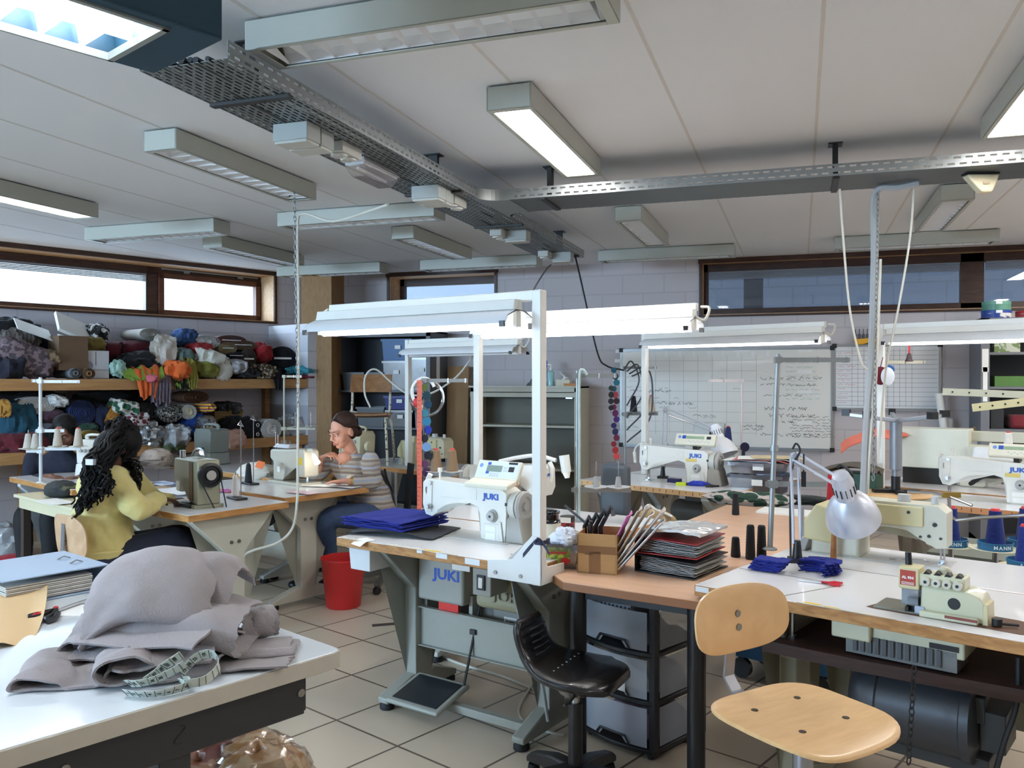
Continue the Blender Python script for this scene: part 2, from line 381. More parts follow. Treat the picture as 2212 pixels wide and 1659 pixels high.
b=MB();b.box((0,0,0),(6,.2,4));struct('wall_outside.001',b,mat('pale render',(176,190,208),.9),loc=(-6.2,13.0,2.2))
pier_m=brickmat('white painted pier',(214,212,216),(192,190,196),.44,.2,.008,.7,.5,0,'xz',.35,.02)
pr0=PL(665,760,WL+NL*.75,NL);sP=(pr0-WL).dot(TL)
b=MB();b.box((.17,-.375,1.05),(.34,.75,2.1));b.box((.17,-.375,1.05),(.34,.75,2.1))if 0 else None
struct('wall_pier',b,pier_m,loc=PWL(sP),rot=(0,0,TA))
board_m=wood('brown boxing board',(150,112,66),(166,126,78),.6,5,(8,8,2))
c0=D(690,800,9.25)
b=MB();b.box((0,.2,CEIL/2-.002),(.34,.5,CEIL-.004));o=struct('column_corner',b,board_m,loc=(c0.x-.05,c0.y+.05,0),rot=(0,0,.25),bevel=.003)
b=MB();b.box((6,-.008,.05),(12,.016,.1));struct('baseboard_left',b,tile_m,loc=PWL(-13),rot=(0,0,TA))
# ========== lights and trays under the ceiling
lamp_body=mat('lamp housing enamel',(176,178,168),.45,var=.03)
alu=mat('aluminium reflector',(240,241,243),.35,.0,var=.02,coat=.3)
tube_on=mat('lit fluorescent tube',(255,253,248),.4,emit=7.5,var=0)
tube_off=mat('unlit fluorescent tube',(240,240,240),.3,var=0)
diff_on=mat('lit opal diffuser',(252,250,248),.4,emit=7.5,var=0)
LL,LWD,LH=1.26,.2,.10
def luminaire(label,c,rz,mode='off',blades=13,body=None,W=LWD):
 root=thing('ceiling_light',label,'ceiling light',(c[0],c[1],CEIL),rz,'surface fluorescent lights on the ceiling')
 b=MB();t=.006;h=LH
 b.box((0,W/2-t/2,-h/2-.008),(LL,t,h));b.box((0,-W/2+t/2,-h/2-.008),(LL,t,h))
 for s in(-1,1):
  b.box((s*(LL/2-t/2),0,-h/2-.008),(t,W-2*t,h));b.box((s*(LL/2-.02),0,-h-.005),(.04,W-.004,.006))
  b.box((0,s*(W/2-.011),-h-.005),(LL-.08,.022,.006))
 b.box((0,0,-.006),(LL-.05,W-.04,.012));b.box((0,0,-.016),(LL-.01,W-.01,.006))
 b.out('housing',body or lamp_body,root,bevel=.003)
 z0=-h-.004
 if mode=='diffuser':
  b=MB();b.box((0,0,z0+.006),(LL-.09,W-.05,.008));b.out('diffuser',diff_on,root)
  return root
 b=MB()
 for s in(-1,1):
  pr=[(s*(W/2-.024),z0+.004),(s*(W/2-.03),z0+.04),(s*.045,-.03),(s*.002,z0+.03 if False else-.028)]
  for(y0,q0),(y1,q1)in zip(pr,pr[1:]):
   b.bar((0,(y0+y1)/2,(q0+q1)/2),(.001,(y0+y1)/2,(q0+q1)/2),0,0)if False else None
   v=[b.bm.verts.new(V((x,y,q)))for x in(-LL/2+.045,LL/2-.045)for(y,q)in((y0,q0),(y1,q1))]
   b._f([v[0],v[2],v[3],v[1]])
 b.out('reflector',alu,root)
 b=MB();n=blades;prev=None
 for i in range(n):
  x=-LL/2+.06+(LL-.12)*i/(n-1);y=W/2-.026
  v=[b.bm.verts.new(V(q))for q in((x,-y,z0+.002),(x,y,z0+.002),(x,y,z0+.012),(x,0,z0+.034),(x,-y,z0+.012))];b._f(v)
  if prev:b._f([prev[0],v[0],v[4],prev[4]]);b._f([prev[1],prev[2],v[2],v[1]])
  prev=v
 b.out('louvre_grille',alu,root)
 for s in((-1,1)if mode=='lit2' else(0,)):
  b=MB();b.cyl((-LL/2+.05,s*.045,-.045),(LL/2-.05,s*.045,-.045),.013,n=8);b.out('tube',tube_on if mode!='off' else tube_off,root)
 return root
Y90=PI/2
luminaire('lit white ceiling light above the crossing of the two cable trays',(-1.15,3.945),Y90,'diffuser')
luminaire('lit white ceiling light cut by the right edge of the photo',(.90,3.85),Y90,'diffuser')
for xx,yy in((2.72,3.85),(2.72,6.55),(.9,.6),(4.1,2.4),(4.1,5.2),(4.1,7.4),(2.3,7.6)):luminaire('lit ceiling light added out of view for brightness, right of or behind the camera',(xx,yy),Y90,'diffuser')  # unseen lamps added to brighten the ceiling and the right side
luminaire('ceiling light at the left edge with bright gridded louvre',(-4.74,4.01),Y90,'lit2',26)
luminaire('large ceiling light near the camera, ribbed louvre, right of the dark blue housing',(-1.17,2.535),0)
luminaire('ceiling light over the desks, crossed by the hanging chain',(-2.98,3.99),Y90)
luminaire('ceiling light parallel to the back wall, left of the hanging chain',(-4.86,5.44),0)
luminaire('ceiling light close above the left window strip',(-4.76,6.62),Y90)
luminaire('ceiling light behind the chain, lying crosswise left of the cable tray',(-3.02,5.42),0)
luminaire('short-looking ceiling light pointing to the small back window',(-3.02,6.74),Y90)
luminaire('ceiling light over the corner column beside the left window',(-4.8,8.0),0)
luminaire('ceiling light in front of the small back window',(-3.09,8.03),0)
luminaire('ceiling light behind the cable tray, pointing to the back wall',(-1.16,6.56),Y90)
luminaire('ceiling light by the left end of the large back window',(-1.2,7.98),0)
luminaire('ceiling light hung crosswise in front of the large back window',(.91,7.9),0)
luminaire('ceiling light below the motion sensor, pointing to the back window',(.93,6.55),Y90)
blue_m=mat('dark petrol blue paint',(14,56,76),.55,var=.06)
p_r,p_l=G(484,88,2.35),G(330,158,2.35);wid=(p_r-p_l).length
root=thing('boxed_light','dark blue boxed ceiling light with a lit mirror louvre','ceiling light',(p_r+p_l)/2,TA)
LB=1.9;b=MB()
b.box((-LB/2,-wid/2+.006,.19),(LB,.012,.376));b.box((-LB/2,wid/2-.006,.19),(LB,.012,.376));b.box((-.058,0,.19),(.116,wid-.024,.376));b.box((-LB/2,0,.24),(LB,wid-.024,.27));b.box((-.06,0,.006),(.12,wid,.013));b.box((-LB/2-.06,-wid/2+.016,.006),(LB-.12,.032,.013));b.box((-LB/2-.06,wid/2-.006,.006),(LB-.12,.012,.013))
b.out('housing',blue_m,root,bevel=.003)
b=MB();yl0,yl1=-wid/2+.032,wid/2-.012;yc=(yl0+yl1)/2;wl=yl1-yl0
fr_m=mat('louvre frame',(150,156,152),.4,.3)
for(cx,cy,sx,sy)in((-.128,yc,.016,wl),(-LB/2-.06,yl0+.007,LB-.12,.014),(-LB/2-.06,yl1-.004,LB-.12,.008)):b.box((cx,cy,.004),(sx,sy,.02))
b.out('frame',fr_m,root)
for s in(-.25,.25):
 b=MB();b.cyl((-LB+.05,yc+s*wl,.06),(-.16,yc+s*wl,.06),.013,n=8);b.out('tube',mat('bright lit tube',(240,248,255),.4,emit=7,var=0),root)
mir=mat('mirror aluminium',(226,232,238),.3,.3,var=.02)
b=MB();b.box((-LB/2-.06,yc,.0855),(LB-.14,wl-.02,.003));b.out('reflector',mat('glowing white reflector',(240,245,250),.5,emit=3.0,var=0),root)  # reflector given its own glow in place of bounced tube light
b=MB();pitch=.098
for row in(-1,1):
 for i in range(16):
  x=-.16-pitch*(i+.5);y0,y1=(yc+.004,yl1-.012)if row>0 else(yl0+.012,yc-.004);ym=(y0+y1)/2
  A=[V((x-.002,y0,.004)),V((x-.002,y1,.004)),V((x+.0,ym,.004))]
  v=[b.bm.verts.new(q)for q in(V((x,y0,.002)),V((x,y1,.002)),V((x+.034,ym,.08)),V((x-.034,ym,.08)),V((x+.016,y0,.08)),V((x+.016,y1,.08)),V((x-.016,y0,.08)),V((x-.016,y1,.08)))]
  b._f([v[0],v[1],v[5],v[4]]);b._f([v[1],v[0],v[6],v[7]])
v=[b.bm.verts.new(q)for q in(V((-.14,yc,.002)),V((-LB+.04,yc,.002)),V((-LB+.04,yc+.012,.08)),V((-.14,yc+.012,.08)),V((-LB+.04,yc-.012,.08)),V((-.14,yc-.012,.08)))]
b._f([v[0],v[1],v[2],v[3]]);b._f([v[1],v[0],v[5],v[4]])
b.out('louvre_grille',mir,root)
ZT=2.525
perf=brickmat('perforated galvanised tray',(128,132,132),(0,0,0),.05,.021,.0066,.42,.5,0,'yx',0,.05,holes=True,metal=.55)
perf_x=brickmat('perforated galvanised tray crosswise',(128,132,132),(0,0,0),.05,.021,.0066,.42,.5,0,'xy',0,.05,holes=True,metal=.55)
perf_s=brickmat('slotted tray side',(140,143,142),(0,0,0),.052,.03,.0108,.42,.5,0,'yz',0,.05,holes=True,metal=.5)
perf_sx=brickmat('slotted tray side crosswise',(140,143,142),(0,0,0),.052,.03,.0108,.42,.5,0,'xz',0,.05,holes=True,metal=.5)
def invert_holes(m):
 nt=m.node_tree;N=nt.nodes;L=nt.links
 br=[n for n in N if n.type=='TEX_BRICK'][0];iv=N.new('ShaderNodeMath');iv.operation='GREATER_THAN';iv.inputs[1].default_value=.5
 L.new(br.outputs['Fac'],iv.inputs[0]);L.new(iv.outputs[0],N['Principled BSDF'].inputs['Alpha'])
for m in(perf,perf_x,perf_s,perf_sx):invert_holes(m)
X0,X1=-2.085,-1.735;YT0,YT1=2.26,6.95;XY0,XY1=4.56,4.93
tr=thing('cable_tray','perforated steel cable tray running from the dark blue light to the back','cable tray',(X0,YT0,ZT))
Wt,Lt=X1-X0,YT1-YT0
b=MB();b.box((Wt/2,Lt/2,0),(Wt,Lt,.002));b.out('tray_base',perf,tr)
sd=[]
b=MB();b.box((0,0,.03),(.002,Lt,.06));o=b.out('tray_side',perf_s,tr,loc=(0,Lt/2,0))
jy0,jy1=XY0-YT0-.12,XY1-YT0+.12
for(a0,a1)in((0,jy0),(jy1,Lt)):
 b=MB();b.box((0,0,.03),(.002,a1-a0,.06));b.out('tray_side',perf_s,tr,loc=(Wt,(a0+a1)/2,0))
b=MB();cy=(XY0+XY1)/2-YT0;hw=(XY1-XY0)/2
poly=[(Wt-.01,cy-hw-.12)]+[(Wt+.12-.12*math.cos(t),cy-hw-.12+.12*math.sin(t))for t in[PI/2*k/6 for k in range(7)]]+[(Wt+.16,cy-hw),(Wt+.16,cy+hw)]+[(Wt+.12-.12*math.sin(t),cy+hw+.12-.12*math.cos(t))for t in[PI/2*k/6 for k in range(7)]]+[(Wt-.01,cy+hw+.12)]
b.prism(poly,-.003,-.001);b.out('tee_plate',galv,tr)
for sg in(-1,1):
 b=MB();pts=[(Wt+.12-.12*math.cos(t),cy+sg*(hw+.12)-sg*.12*math.sin(t))for t in[PI/2*k/8 for k in range(9)]]+[(Wt+.19,cy+sg*hw)]
 for(p,q)in zip(pts,pts[1:]):b.bar((p[0],p[1],.03),(q[0],q[1],.03),.003,.062,x=(0,0,1))
 b.out('tee_side',galv,tr)
b=MB()
for i,(dx,dr)in enumerate(((.05,.012),(.1,.01),(.15,.014),(.2,.01),(.24,.012),(.29,.009))):
 b.tube([(dx+.02*math.sin(y*3+i),y,.012+.004*math.sin(y*5+i))for y in[Lt*k/14 for k in range(15)]],dr,6)
b.out('cable',cable_black,tr)
tx=thing('cable_tray','perforated steel cable tray branching off to the right edge','cable tray',(X1+.15,XY0,ZT))
Lx,Wx=3.3,XY1-XY0
b=MB();b.box((Lx/2,Wx/2,0),(Lx,Wx,.002));b.out('tray_base',perf_x,tx)
for y in(0,Wx):
 b=MB();b.box((0,0,.03),(Lx,.002,.06));b.out('tray_side',perf_sx,tx,loc=(Lx/2,y,0))
b=MB()
for i,dy in enumerate((.06,.12,.2,.27)):b.tube([(x,dy+.015*math.sin(x*4+i),.012)for x in[Lx*k/12 for k in range(13)]],.011,6)
b.out('cable',cable_black,tx)
def bracket(label,x,y,rz=0):
 r=thing('tray_bracket',label,'bracket',(x,y,CEIL),rz,'hangers of the cable trays');b=MB();dz=CEIL-ZT
 b.box((0,-.012,-dz/2),(.05,.003,dz));b.box((-.025,.0,-dz/2),(.003,.026,dz));b.box((.025,.0,-dz/2),(.003,.026,dz));b.box((0,0,-.003),(.09,.07,.006))
 b.prism([(-.02,0),(.2,0),(.2,-.012),(-.02,-.05)],-.02,-.017,M=Matrix.Translation(V((0,0,-dz-.002)))@Matrix(((0,0,1,0),(1,0,0,0),(0,1,0,0),(0,0,0,1))))if 0 else None
 b.out('post',dark_metal,r);b=MB();b.box((0,0,-dz-.008),(.34,.03,.012));b.out('arm',dark_metal,r);return r
bracket('tray hanger next to the big ceiling light by the dark blue housing',-1.91,2.62)
bracket('dark tray hanger in front of the tray crossing',-1.91,4.25)
bracket('dark tray hanger just behind the tray crossing',-1.91,5.3)
bracket('dark hanger at the far end of the long tray, cable dangling below',-1.91,6.8)
bracket('slotted hanger of the right tray near the lit light',-1.38,4.72,PI/2)
bracket('slotted hanger of the right tray above the hanging cords',.17,4.74,PI/2)
grey_pl=mat('grey plastic box',(164,168,164),.5,var=.04);pale_pl=mat('pale grey plastic',(186,186,178),.5,var=.04)
def under(u,v,dz=0):p=G(u,v,ZT);return V((p.x,p.y,ZT-.001-dz))
def junction(label,p,n=2,name='junction_box'):
 r=thing(name,label,'junction box',p,PI/2,'grey boxes under the cable tray')
 for i in range(n):
  b=MB();b.box((i*.105,0,-.035),(.1,.16,.07));bo=b.out('box',grey_pl,r,bevel=.004)
  b=MB();b.box((i*.105,0,-.075),(.092,.15,.012));b.out('lid',pale_pl,r,bevel=.003)
 return r
def socket(label,p,n=2):
 r=thing('ceiling_socket',label,'socket',p,PI/2,'sockets under the cable tray')
 b=MB();b.box(((n-1)*.04,0,-.024),(.085*n,.085,.048));b.out('body',pale_pl,r,bevel=.004)
 for i in range(n):
  b=MB();b.lathe([(.036,0),(.036,-.008),(.03,-.008),(.028,.004),(.001,.004)],(i*.08,0,-.05),16);b.out('outlet',mat('outlet plastic',(206,206,200),.4),r)
  b=MB()
  for s in(-1,1):b.cyl((i*.08+s*.01,0,-.048),(i*.08+s*.01,0,-.0505),.003,n=6)
  b.out('outlet_hole',black_pl,r)
 return r
junction('double grey junction box under the tray near the dark blue light',V((-1.93,2.95,ZT-.001)))
socket('double socket beside the nearest grey junction box',V((-1.9,3.23,ZT-.001)))
junction('double grey junction box past the emergency light',V((-1.88,4.12,ZT-.001)))
socket('double socket with a flap, before the tray crossing',V((-1.86,4.38,ZT-.001)))
socket('double socket just behind the tray crossing',V((-1.97,5.45,ZT-.001)))
junction('grey box behind the tray crossing with wires hanging',V((-1.86,5.55,ZT-.001)),1)
socket('socket at the far end of the long tray',V((-1.95,6.5,ZT-.001)))
junction('grey box at the far end of the long tray',V((-1.83,6.62,ZT-.001)),1)
r=thing('emergency_light','clear-covered emergency light under the long cable tray','emergency light',(-1.95,3.62,ZT-.001),PI/2)
b=MB();b.box((0,0,-.018),(.34,.1,.036));b.box((0,0,-.02),(.36,.12,.008));b.out('base',mat('emergency base',(176,176,178),.4),r,bevel=.004)
b=MB();b.box((0,0,-.058),(.34,.11,-.046),top=(.78,.66));b.out('cover',glassmat('prismatic cover',(226,220,222),.3,.25),r,bevel=.004)
b=MB();b.cyl((-.14,0,-.045),(.14,0,-.045),.008,n=8);b.out('tube',tube_off,r)
p=G(2118,374,ZT)
r=thing('motion_sensor','yellowed corner sensor fixed under the right cable tray','sensor',(p.x,p.y,ZT-.001),.3)
ymat=mat('yellowed plastic',(222,210,176),.5)
b=MB();b.loft([[V((x,y,-.01))for x,y in((-.08,-.035),(.08,-.035),(.08,.035),(-.08,.035))],[V((x,y,-.045))for x,y in((-.07,-.05),(.06,-.05),(.07,.03),(-.05,.03))],[V((x,y,-.105))for x,y in((-.02,-.06),(.03,-.06),(.035,.0),(-.02,.0))]]);b.out('body',ymat,r,bevel=.01)
b=MB();b.box((.0,-.058,-.06),(.03,.008,.012));b.out('lens',mat('sensor lens',(200,180,150),.3),r)
b=MB();b.box((0,0,-.004),(.16,.06,.008));b.out('mount',black_pl,r)
# ========== work tables
RT=math.atan2(NL.y,NL.x)
worn_edge=wood('worn table edge',(158,108,58),(196,146,88),.6,6,(3,3,10))
zx=lambda p:Matrix.Translation(V(p))@Matrix(((0,0,1,0),(1,0,0,0),(0,1,0,0),(0,0,0,1)))
xz=lambda p:Matrix.Translation(V(p))@Matrix(((1,0,0,0),(0,0,-1,0),(0,1,0,0),(0,0,0,1)))
def top_slab(root,L,W,z,th=.038,name='tabletop',tm=None,em=None,chamfer=None,cut=None):
 poly=chamfer or[(0,0),(L,0),(L,W),(0,W)]
 b=MB();b.prism(poly,z-th,z-.0025);b.mi=1;b.prism([(min(max(x,.003),L-.003)if not chamfer else x*.997+L*.0015,y*.995+W*.0025)for x,y in poly],z-.003,z)
 return b.out(name,[em or edge_wood,tm or laminate],root,bevel=.002,seg=1)
def tleg(root,x,W,z,m,top_w=.54,foot=.56,lean=0.0,gm=None):
 yc=W/2;zt=z-.038
 b=MB();b.prism([(yc-top_w/2,zt),(yc+top_w/2,zt),(yc+top_w/2,zt-.02),(yc+.06,zt-.22),(yc+.055,.1),(yc-.055,.1),(yc-.06,zt-.22),(yc-top_w/2,zt-.02)],-.03,.03,M=zx((x,0,0)))
 lo=b.out('leg',m,root,bevel=.004)
 b=MB();b.prism([(yc-foot/2,.03),(yc+foot/2,.03),(yc+foot/2,.055),(yc+.08,.115),(yc-.08,.115),(yc-foot/2,.055)],-.03,.03,M=zx((x,0,0)));b.out('foot',m,lo,bevel=.006)
 for s in(-1,1):
  b=MB();b.lathe([(.03,0),(.034,.004),(.034,.018),(.026,.032),(.012,.034)],(x,yc+s*(foot/2-.03),0),14);b.out('rubber_pad',rubber,lo)
 for s in(-1,1):
  for g_ in(.03,-.03):b=MB();b.cyl((x+g_,yc+s*.025,zt-.16),(x+g_*1.2,yc+s*.025,zt-.16),.011,n=8);b.out('bolt',screw_m,lo)
 return lo
def sewing_table(label,p,rz,L,W,z,leg_m=None,beam=True,legs=(.17,None),pedal=True,tm=None,em=None,chamfer=None,motor=True,beam_y=None,foot=.56):
 r=thing('sewing_table',label,'table',(p[0],p[1],0),rz,'industrial sewing tables');leg_m=leg_m or leg_grey
 top_slab(r,L,W,z,tm=tm,em=em,chamfer=chamfer)
 x0,x1=legs[0],(legs[1]if legs[1]else L-.14)
 for x in(x0,x1):tleg(r,x,W,z,leg_m,foot=foot)
 if beam:
  yb=W/2 if beam_y is None else beam_y
  b=MB();b.box(((x0+x1)/2,yb,.34),(x1-x0-.06,.004,.18));b.box(((x0+x1)/2,yb-.012,.43),(x1-x0-.06,.024,.004));b.box(((x0+x1)/2,yb-.012,.25),(x1-x0-.06,.024,.004));b.out('crossbeam',leg_m,r)
 if pedal:
  b=MB();b.box(((x0+x1)/2,W/2-foot/2+.1,.06),(x1-x0-.06,.04,.035));b.out('foot_rail',leg_m,r,bevel=.003)
  px=x0+.2;M=Matrix.Translation(V((px,W/2-.17,.095)))@Matrix.Rotation(math.radians(14),4,'X')
  b=MB();b.box((0,0,0),(.3,.24,.022),M=M);pd=b.out('pedal',leg_m,r,bevel=.01)
  b=MB();b.box((0,0,.012),(.25,.19,.006),M=M);b.out('pedal_mat',mat('black pedal mat',(36,40,44),.35),pd)
  q=M@V((.13,.1,.01));b=MB();b.cyl(q,(q.x+.02,W/2+.02,z-.3),.006,n=8);b.box((q.x+.015,(q.y+W/2)/2+.01,.36),(.03,.014,.022));b.out('treadle_rod',dark_metal,r)
 if motor:
  b=MB();b.lathe([(.03,-.17),(.075,-.165),(.085,-.14),(.085,.1),(.095,.105),(.095,.15),(.04,.16)],(0,0,0),18,M=Matrix.Translation(V((x1-.26,W/2+.08,z-.2)))@Matrix.Rotation(PI/2,4,'Y'));b.box((x1-.28,W/2+.08,z-.09),(.12,.05,.1));b.out('motor',mat('motor grey',(92,94,92),.45),r)
 return r
def wl(o,x,y,z=0.0):
 """table coordinates -> world"""
 a=o.rotation_euler.z;return V((o.location.x+x*math.cos(a)-y*math.sin(a),o.location.y+x*math.sin(a)+y*math.cos(a),z))
def tl(o,p):
 a=o.rotation_euler.z;d=V(p)-V(o.location);return V((d.x*math.cos(a)+d.y*math.sin(a),-d.x*math.sin(a)+d.y*math.cos(a),p[2]))
ZJ=.78;RJ=math.radians(-16)
leg_j=mat('grey green leg steel',(150,152,142),.42,var=.05)
TJ=sewing_table('white sewing table in the middle with chipped wooden edge and lamp post',(-1.995,3.362),RJ,1.075,.70,ZJ,leg_j,legs=(.19,.93),motor=False,em=worn_edge,beam_y=.33,foot=.5)
TJ2=sewing_table('white sewing table back to back behind the middle one',wl(TJ,1.02,1.29),RJ+PI,1.2,.57,ZJ,leg_grey,motor=False,pedal=False)
TD1=sewing_table('sewing table of the person in the yellow hoodie',V((-3.126,3.734,0))-V((math.cos(math.radians(-19)),math.sin(math.radians(-19)),0))*1.15,math.radians(-19),1.15,.66,.76,mat('cream leg steel',(196,194,180),.42,var=.04),legs=(.2,1.06),pedal=False)
TD2=sewing_table('sewing table where the person in the striped jumper leans',V((-2.787,5.125,0)),math.radians(-21)+PI,1.12,.68,.76,mat('cream leg steel',(196,194,180),.42),legs=(.25,.98),pedal=False)
TA_=sewing_table('sewing table at the far left under the white overlocker',V((-5.49,4.649,0)),RT,1.1,.55,.78,mat('bluish leg steel',(196,202,204),.4),pedal=False)
TT=sewing_table('grey topped sewing table behind the person in the striped jumper',V((-3.75,6.384,0)),RT,1.75,.6,.78,leg_grey,pedal=False,tm=mat('grey table laminate',(176,176,176),.35))
TB=sewing_table('long sewing table at the back left below the shelves, seen between the two seated people',V((-5.0,5.75,0)),RT,1.5,.55,.78,leg_grey,pedal=False,tm=mat('grey table laminate',(176,176,176),.35))
ruler_edge=mat('printed ruler edge',(214,172,122),.5,var=.05)
TJ3=sewing_table('white sewing table near the whiteboard with ruler printed on its edge',V((-1.50,5.853,0)),math.radians(-24),1.15,.56,ZJ,leg_grey,em=ruler_edge)
TJ3b=sewing_table('white table back to back behind the one near the whiteboard',wl(TJ3,1.15,1.15),math.radians(-24)+PI,1.15,.57,ZJ,leg_grey,pedal=False,motor=False)
TJ4=sewing_table('white sewing table at the right with an orange ruler edge',G(2036,1089,ZJ)-V((math.cos(math.radians(-24))*.28,math.sin(math.radians(-24))*.28,ZJ)),math.radians(-24),1.3,.56,ZJ,leg_grey,em=mat('orange ruler edge',(196,132,78),.5),pedal=False)
TJ4b=sewing_table('white table behind the right one, holding the box shaped machines',G(1877,1046,ZJ)-V((0,0,ZJ)),math.radians(-24),1.4,.62,ZJ,leg_grey,pedal=False,motor=False)
ZW=.79
pw=G(1500,1262,ZW);leg_w=mat('beige green leg steel',(150,148,128),.45)
TW=sewing_table('long white worktop at the front right with the flatbed overlocker let into it',(pw.x,pw.y),math.radians(-21.5),1.35,.575,ZW,leg_w,legs=(.24,1.08),pedal=False,motor=False,em=worn_edge,beam=False)
TW2=sewing_table('white worktop behind the overlocker table with the beige long arm machine',wl(TW,1.35,1.06),math.radians(-21.5)+PI,1.35,.475,ZW,leg_w,legs=(.27,1.11),pedal=False,motor=False)
ink=mat('black ink',(28,26,26),.6)
for t,n in((TJ3,22),(TJ4,22)):
 b=MB()
 for i in range(n):b.box((.03+i*.05,-.0008,ZJ-.02+(.004 if i%2 else 0)),(.0035,.0012,.022 if i%2==0 else .012))
 b.out('ruler_print',ink,t)
chip=mat('chipped laminate',(206,200,186),.8,var=.2,scale=60)
def chips(t,rows,z,name='worn_patch'):
 b=MB();r=random.Random(4)
 for(x0,x1,w)in rows:
  n=max(3,int((x1-x0)/.012))
  b.prism([(x0+(x1-x0)*i/n,-.0012)for i in range(n+1)]+[(x0+(x1-x0)*i/n,w*(.4+.6*r.random()))for i in range(n,-1,-1)],z-.0005,z+.0008)
 b.out(name,chip,t)
chips(TJ,[(.03,.22,.035),(.30,.55,.03),(.62,.70,.012)],ZJ)
b=MB();b.box((.62,-.0012,ZJ-.012),(.06,.0016,.02));b.box((.78,-.0012,ZJ-.016),(.075,.0016,.024));b.box((.5,-.001,ZJ-.008),(.03,.0014,.012));b.out('sticker',mat('torn white sticker',(226,230,232),.7),TJ)
b=MB();b.box((.56,.012,ZJ+.0009),(.085,.016,.0008));b.out('yellow_tape',mat('yellow tape',(222,186,40),.6),TJ)
chips(TW,[(.36,.66,.02),(.70,.78,.01)],ZW)
b=MB();b.box((.405,.014,ZW+.0008),(.05,.014,.0008));b.box((.47,.006,ZW+.0008),(.05,.008,.0008));b.out('yellow_tape',mat('yellow tape',(222,186,40),.6),TW)
b=MB();b.box((.03,-.0014,ZW-.014),(.05,.0016,.018));b.out('sticker',mat('torn white sticker',(226,230,232),.7),TW)
for(y,t)in((.33,.003),):
 b=MB();b.box((.18,y,ZW+.0004),(.34,.003,.0008));b.box((.34,y/2,ZW+.0004),(.003,y,.0008),rz=-.35);b.out('board_joint',mat('dark joint',(110,104,98),.8),TW)
ctl=mat('control box grey',(158,158,150),.45);cov=mat('motor cover beige',(158,154,126),.5,var=.04)
r=TJ
b=MB();b.box((.36,.40,.585),(.27,.2,.23));b.box((.36,.40,.70),(.285,.215,.03));cb=b.out('control_box',ctl,r,bevel=.012)
lettering('JUKI',.066,cb,face((.40,.2995,.60),(0,-1,0)),juki_blue,'logo',sx=1.25,bold=.0022)
b=MB();b.box((.39,.33,.45),(.115,.012,.06));b.out('red_paper',mat('red card',(214,48,40),.6),r)
for x in(.23,.50):b=MB();b.box((x,.43,.46),(.02,.16,.1));b.out('box_hanger',ctl,r)
b=MB();b.box((.73,.36,.58),(.33,.16,.19),top=(.9,.9));mc=b.out('motor_cover',cov,r,bevel=.035,seg=4)
lettering('JUKI',.06,mc,face((.76,.275,.555),(0,-1,0)),mat('embossed beige',(142,138,112),.5),'embossed_logo',sx=1.5,ext=.002)
b=MB();b.box((.72,.20,.645),(.095,.12,.115));sb=b.out('switch_box',ctl,r,bevel=.004)
b=MB();b.box((.72,.136,.645),(.04,.008,.062));b.out('switch_frame',black_pl,sb);b=MB();b.box((.722,.132,.645),(.022,.012,.044),top=(1,.8));b.out('switch_rocker',mat('white rocker',(238,238,232),.3),sb,bevel=.002)
b=MB();b.box((.70,.24,.715),(.13,.09,.05));b.out('switch_mount',dark_metal,r)
b=MB();b.box((.56,.43,.36),(.62,.012,.26));gp=b.out('guard_panel',mat('guard panel grey',(146,144,136),.45),r)
b=MB();b.bar((.34,.415,.255),(.64,.415,.255),.008,.01);b.out('red_stripe',mat('red stripe',(180,36,40),.5),gp)
b=MB();b.box((.67,.4225,.40),(.07,.002,.045));b.out('name_sticker',paper,gp);lettering('Jacques',.017,gp,face((.67,.4205,.406),(0,-1,0)),ink,'lettering')
b=MB();b.box((.50,.28,.685),(.1,.004,.09));b.out('paper_note',paper,r)
b=MB();b.prism([(.86,ZJ-.065),(1.11,ZJ-.065),(1.11,ZJ+.12),(1.07,ZJ+.12),(.98,ZJ+.02),(.86,ZJ+.005)],.0,.006,M=xz((0,-.002,0)));b.prism([(0,ZJ-.065),(.16,ZJ-.065),(.16,ZJ-.005),(.04,ZJ+.0),(.0,ZJ+.1)],0,.006,M=zx((1.108,0,0)));cl=b.out('post_clamp',white_paint,r,bevel=.002)
for x in(.90,1.02):b=MB();b.cyl((x,-.010,ZJ-.04),(x,-.013,ZJ-.04),.008,n=8);b.out('bolt',screw_m,cl)
b=MB();b.loft([[V((x,y,0.635))for x,y in((0,0),(0.12,0),(0.12,0.2),(0,0.2))],[V((x,y,0.732))for x,y in((-0.006,-0.006),(0.126,-0.006),(0.126,0.206),(-0.006,0.206))],[V((x,y,0.732))for x,y in((-0.014,-0.014),(0.134,-0.014),(0.134,0.214),(-0.014,0.214))],[V((x,y,0.738))for x,y in((-0.014,-0.014),(0.134,-0.014),(0.134,0.214),(-0.014,0.214))],[V((x,y,0.738))for x,y in((-0.003,-0.003),(0.123,-0.003),(0.123,0.203),(-0.003,0.203))],[V((x,y,0.639))for x,y in((0.004,0.004),(0.116,0.004),(0.116,0.196),(0.004,0.196))]],True)
bin_=one('plastic_tray','white plastic tray hung below the middle table above the red bucket','tray',b,mat('white bin plastic',(206,210,212),.4),loc=wl(TJ,.05,.04),rz=RJ,bevel=.003)
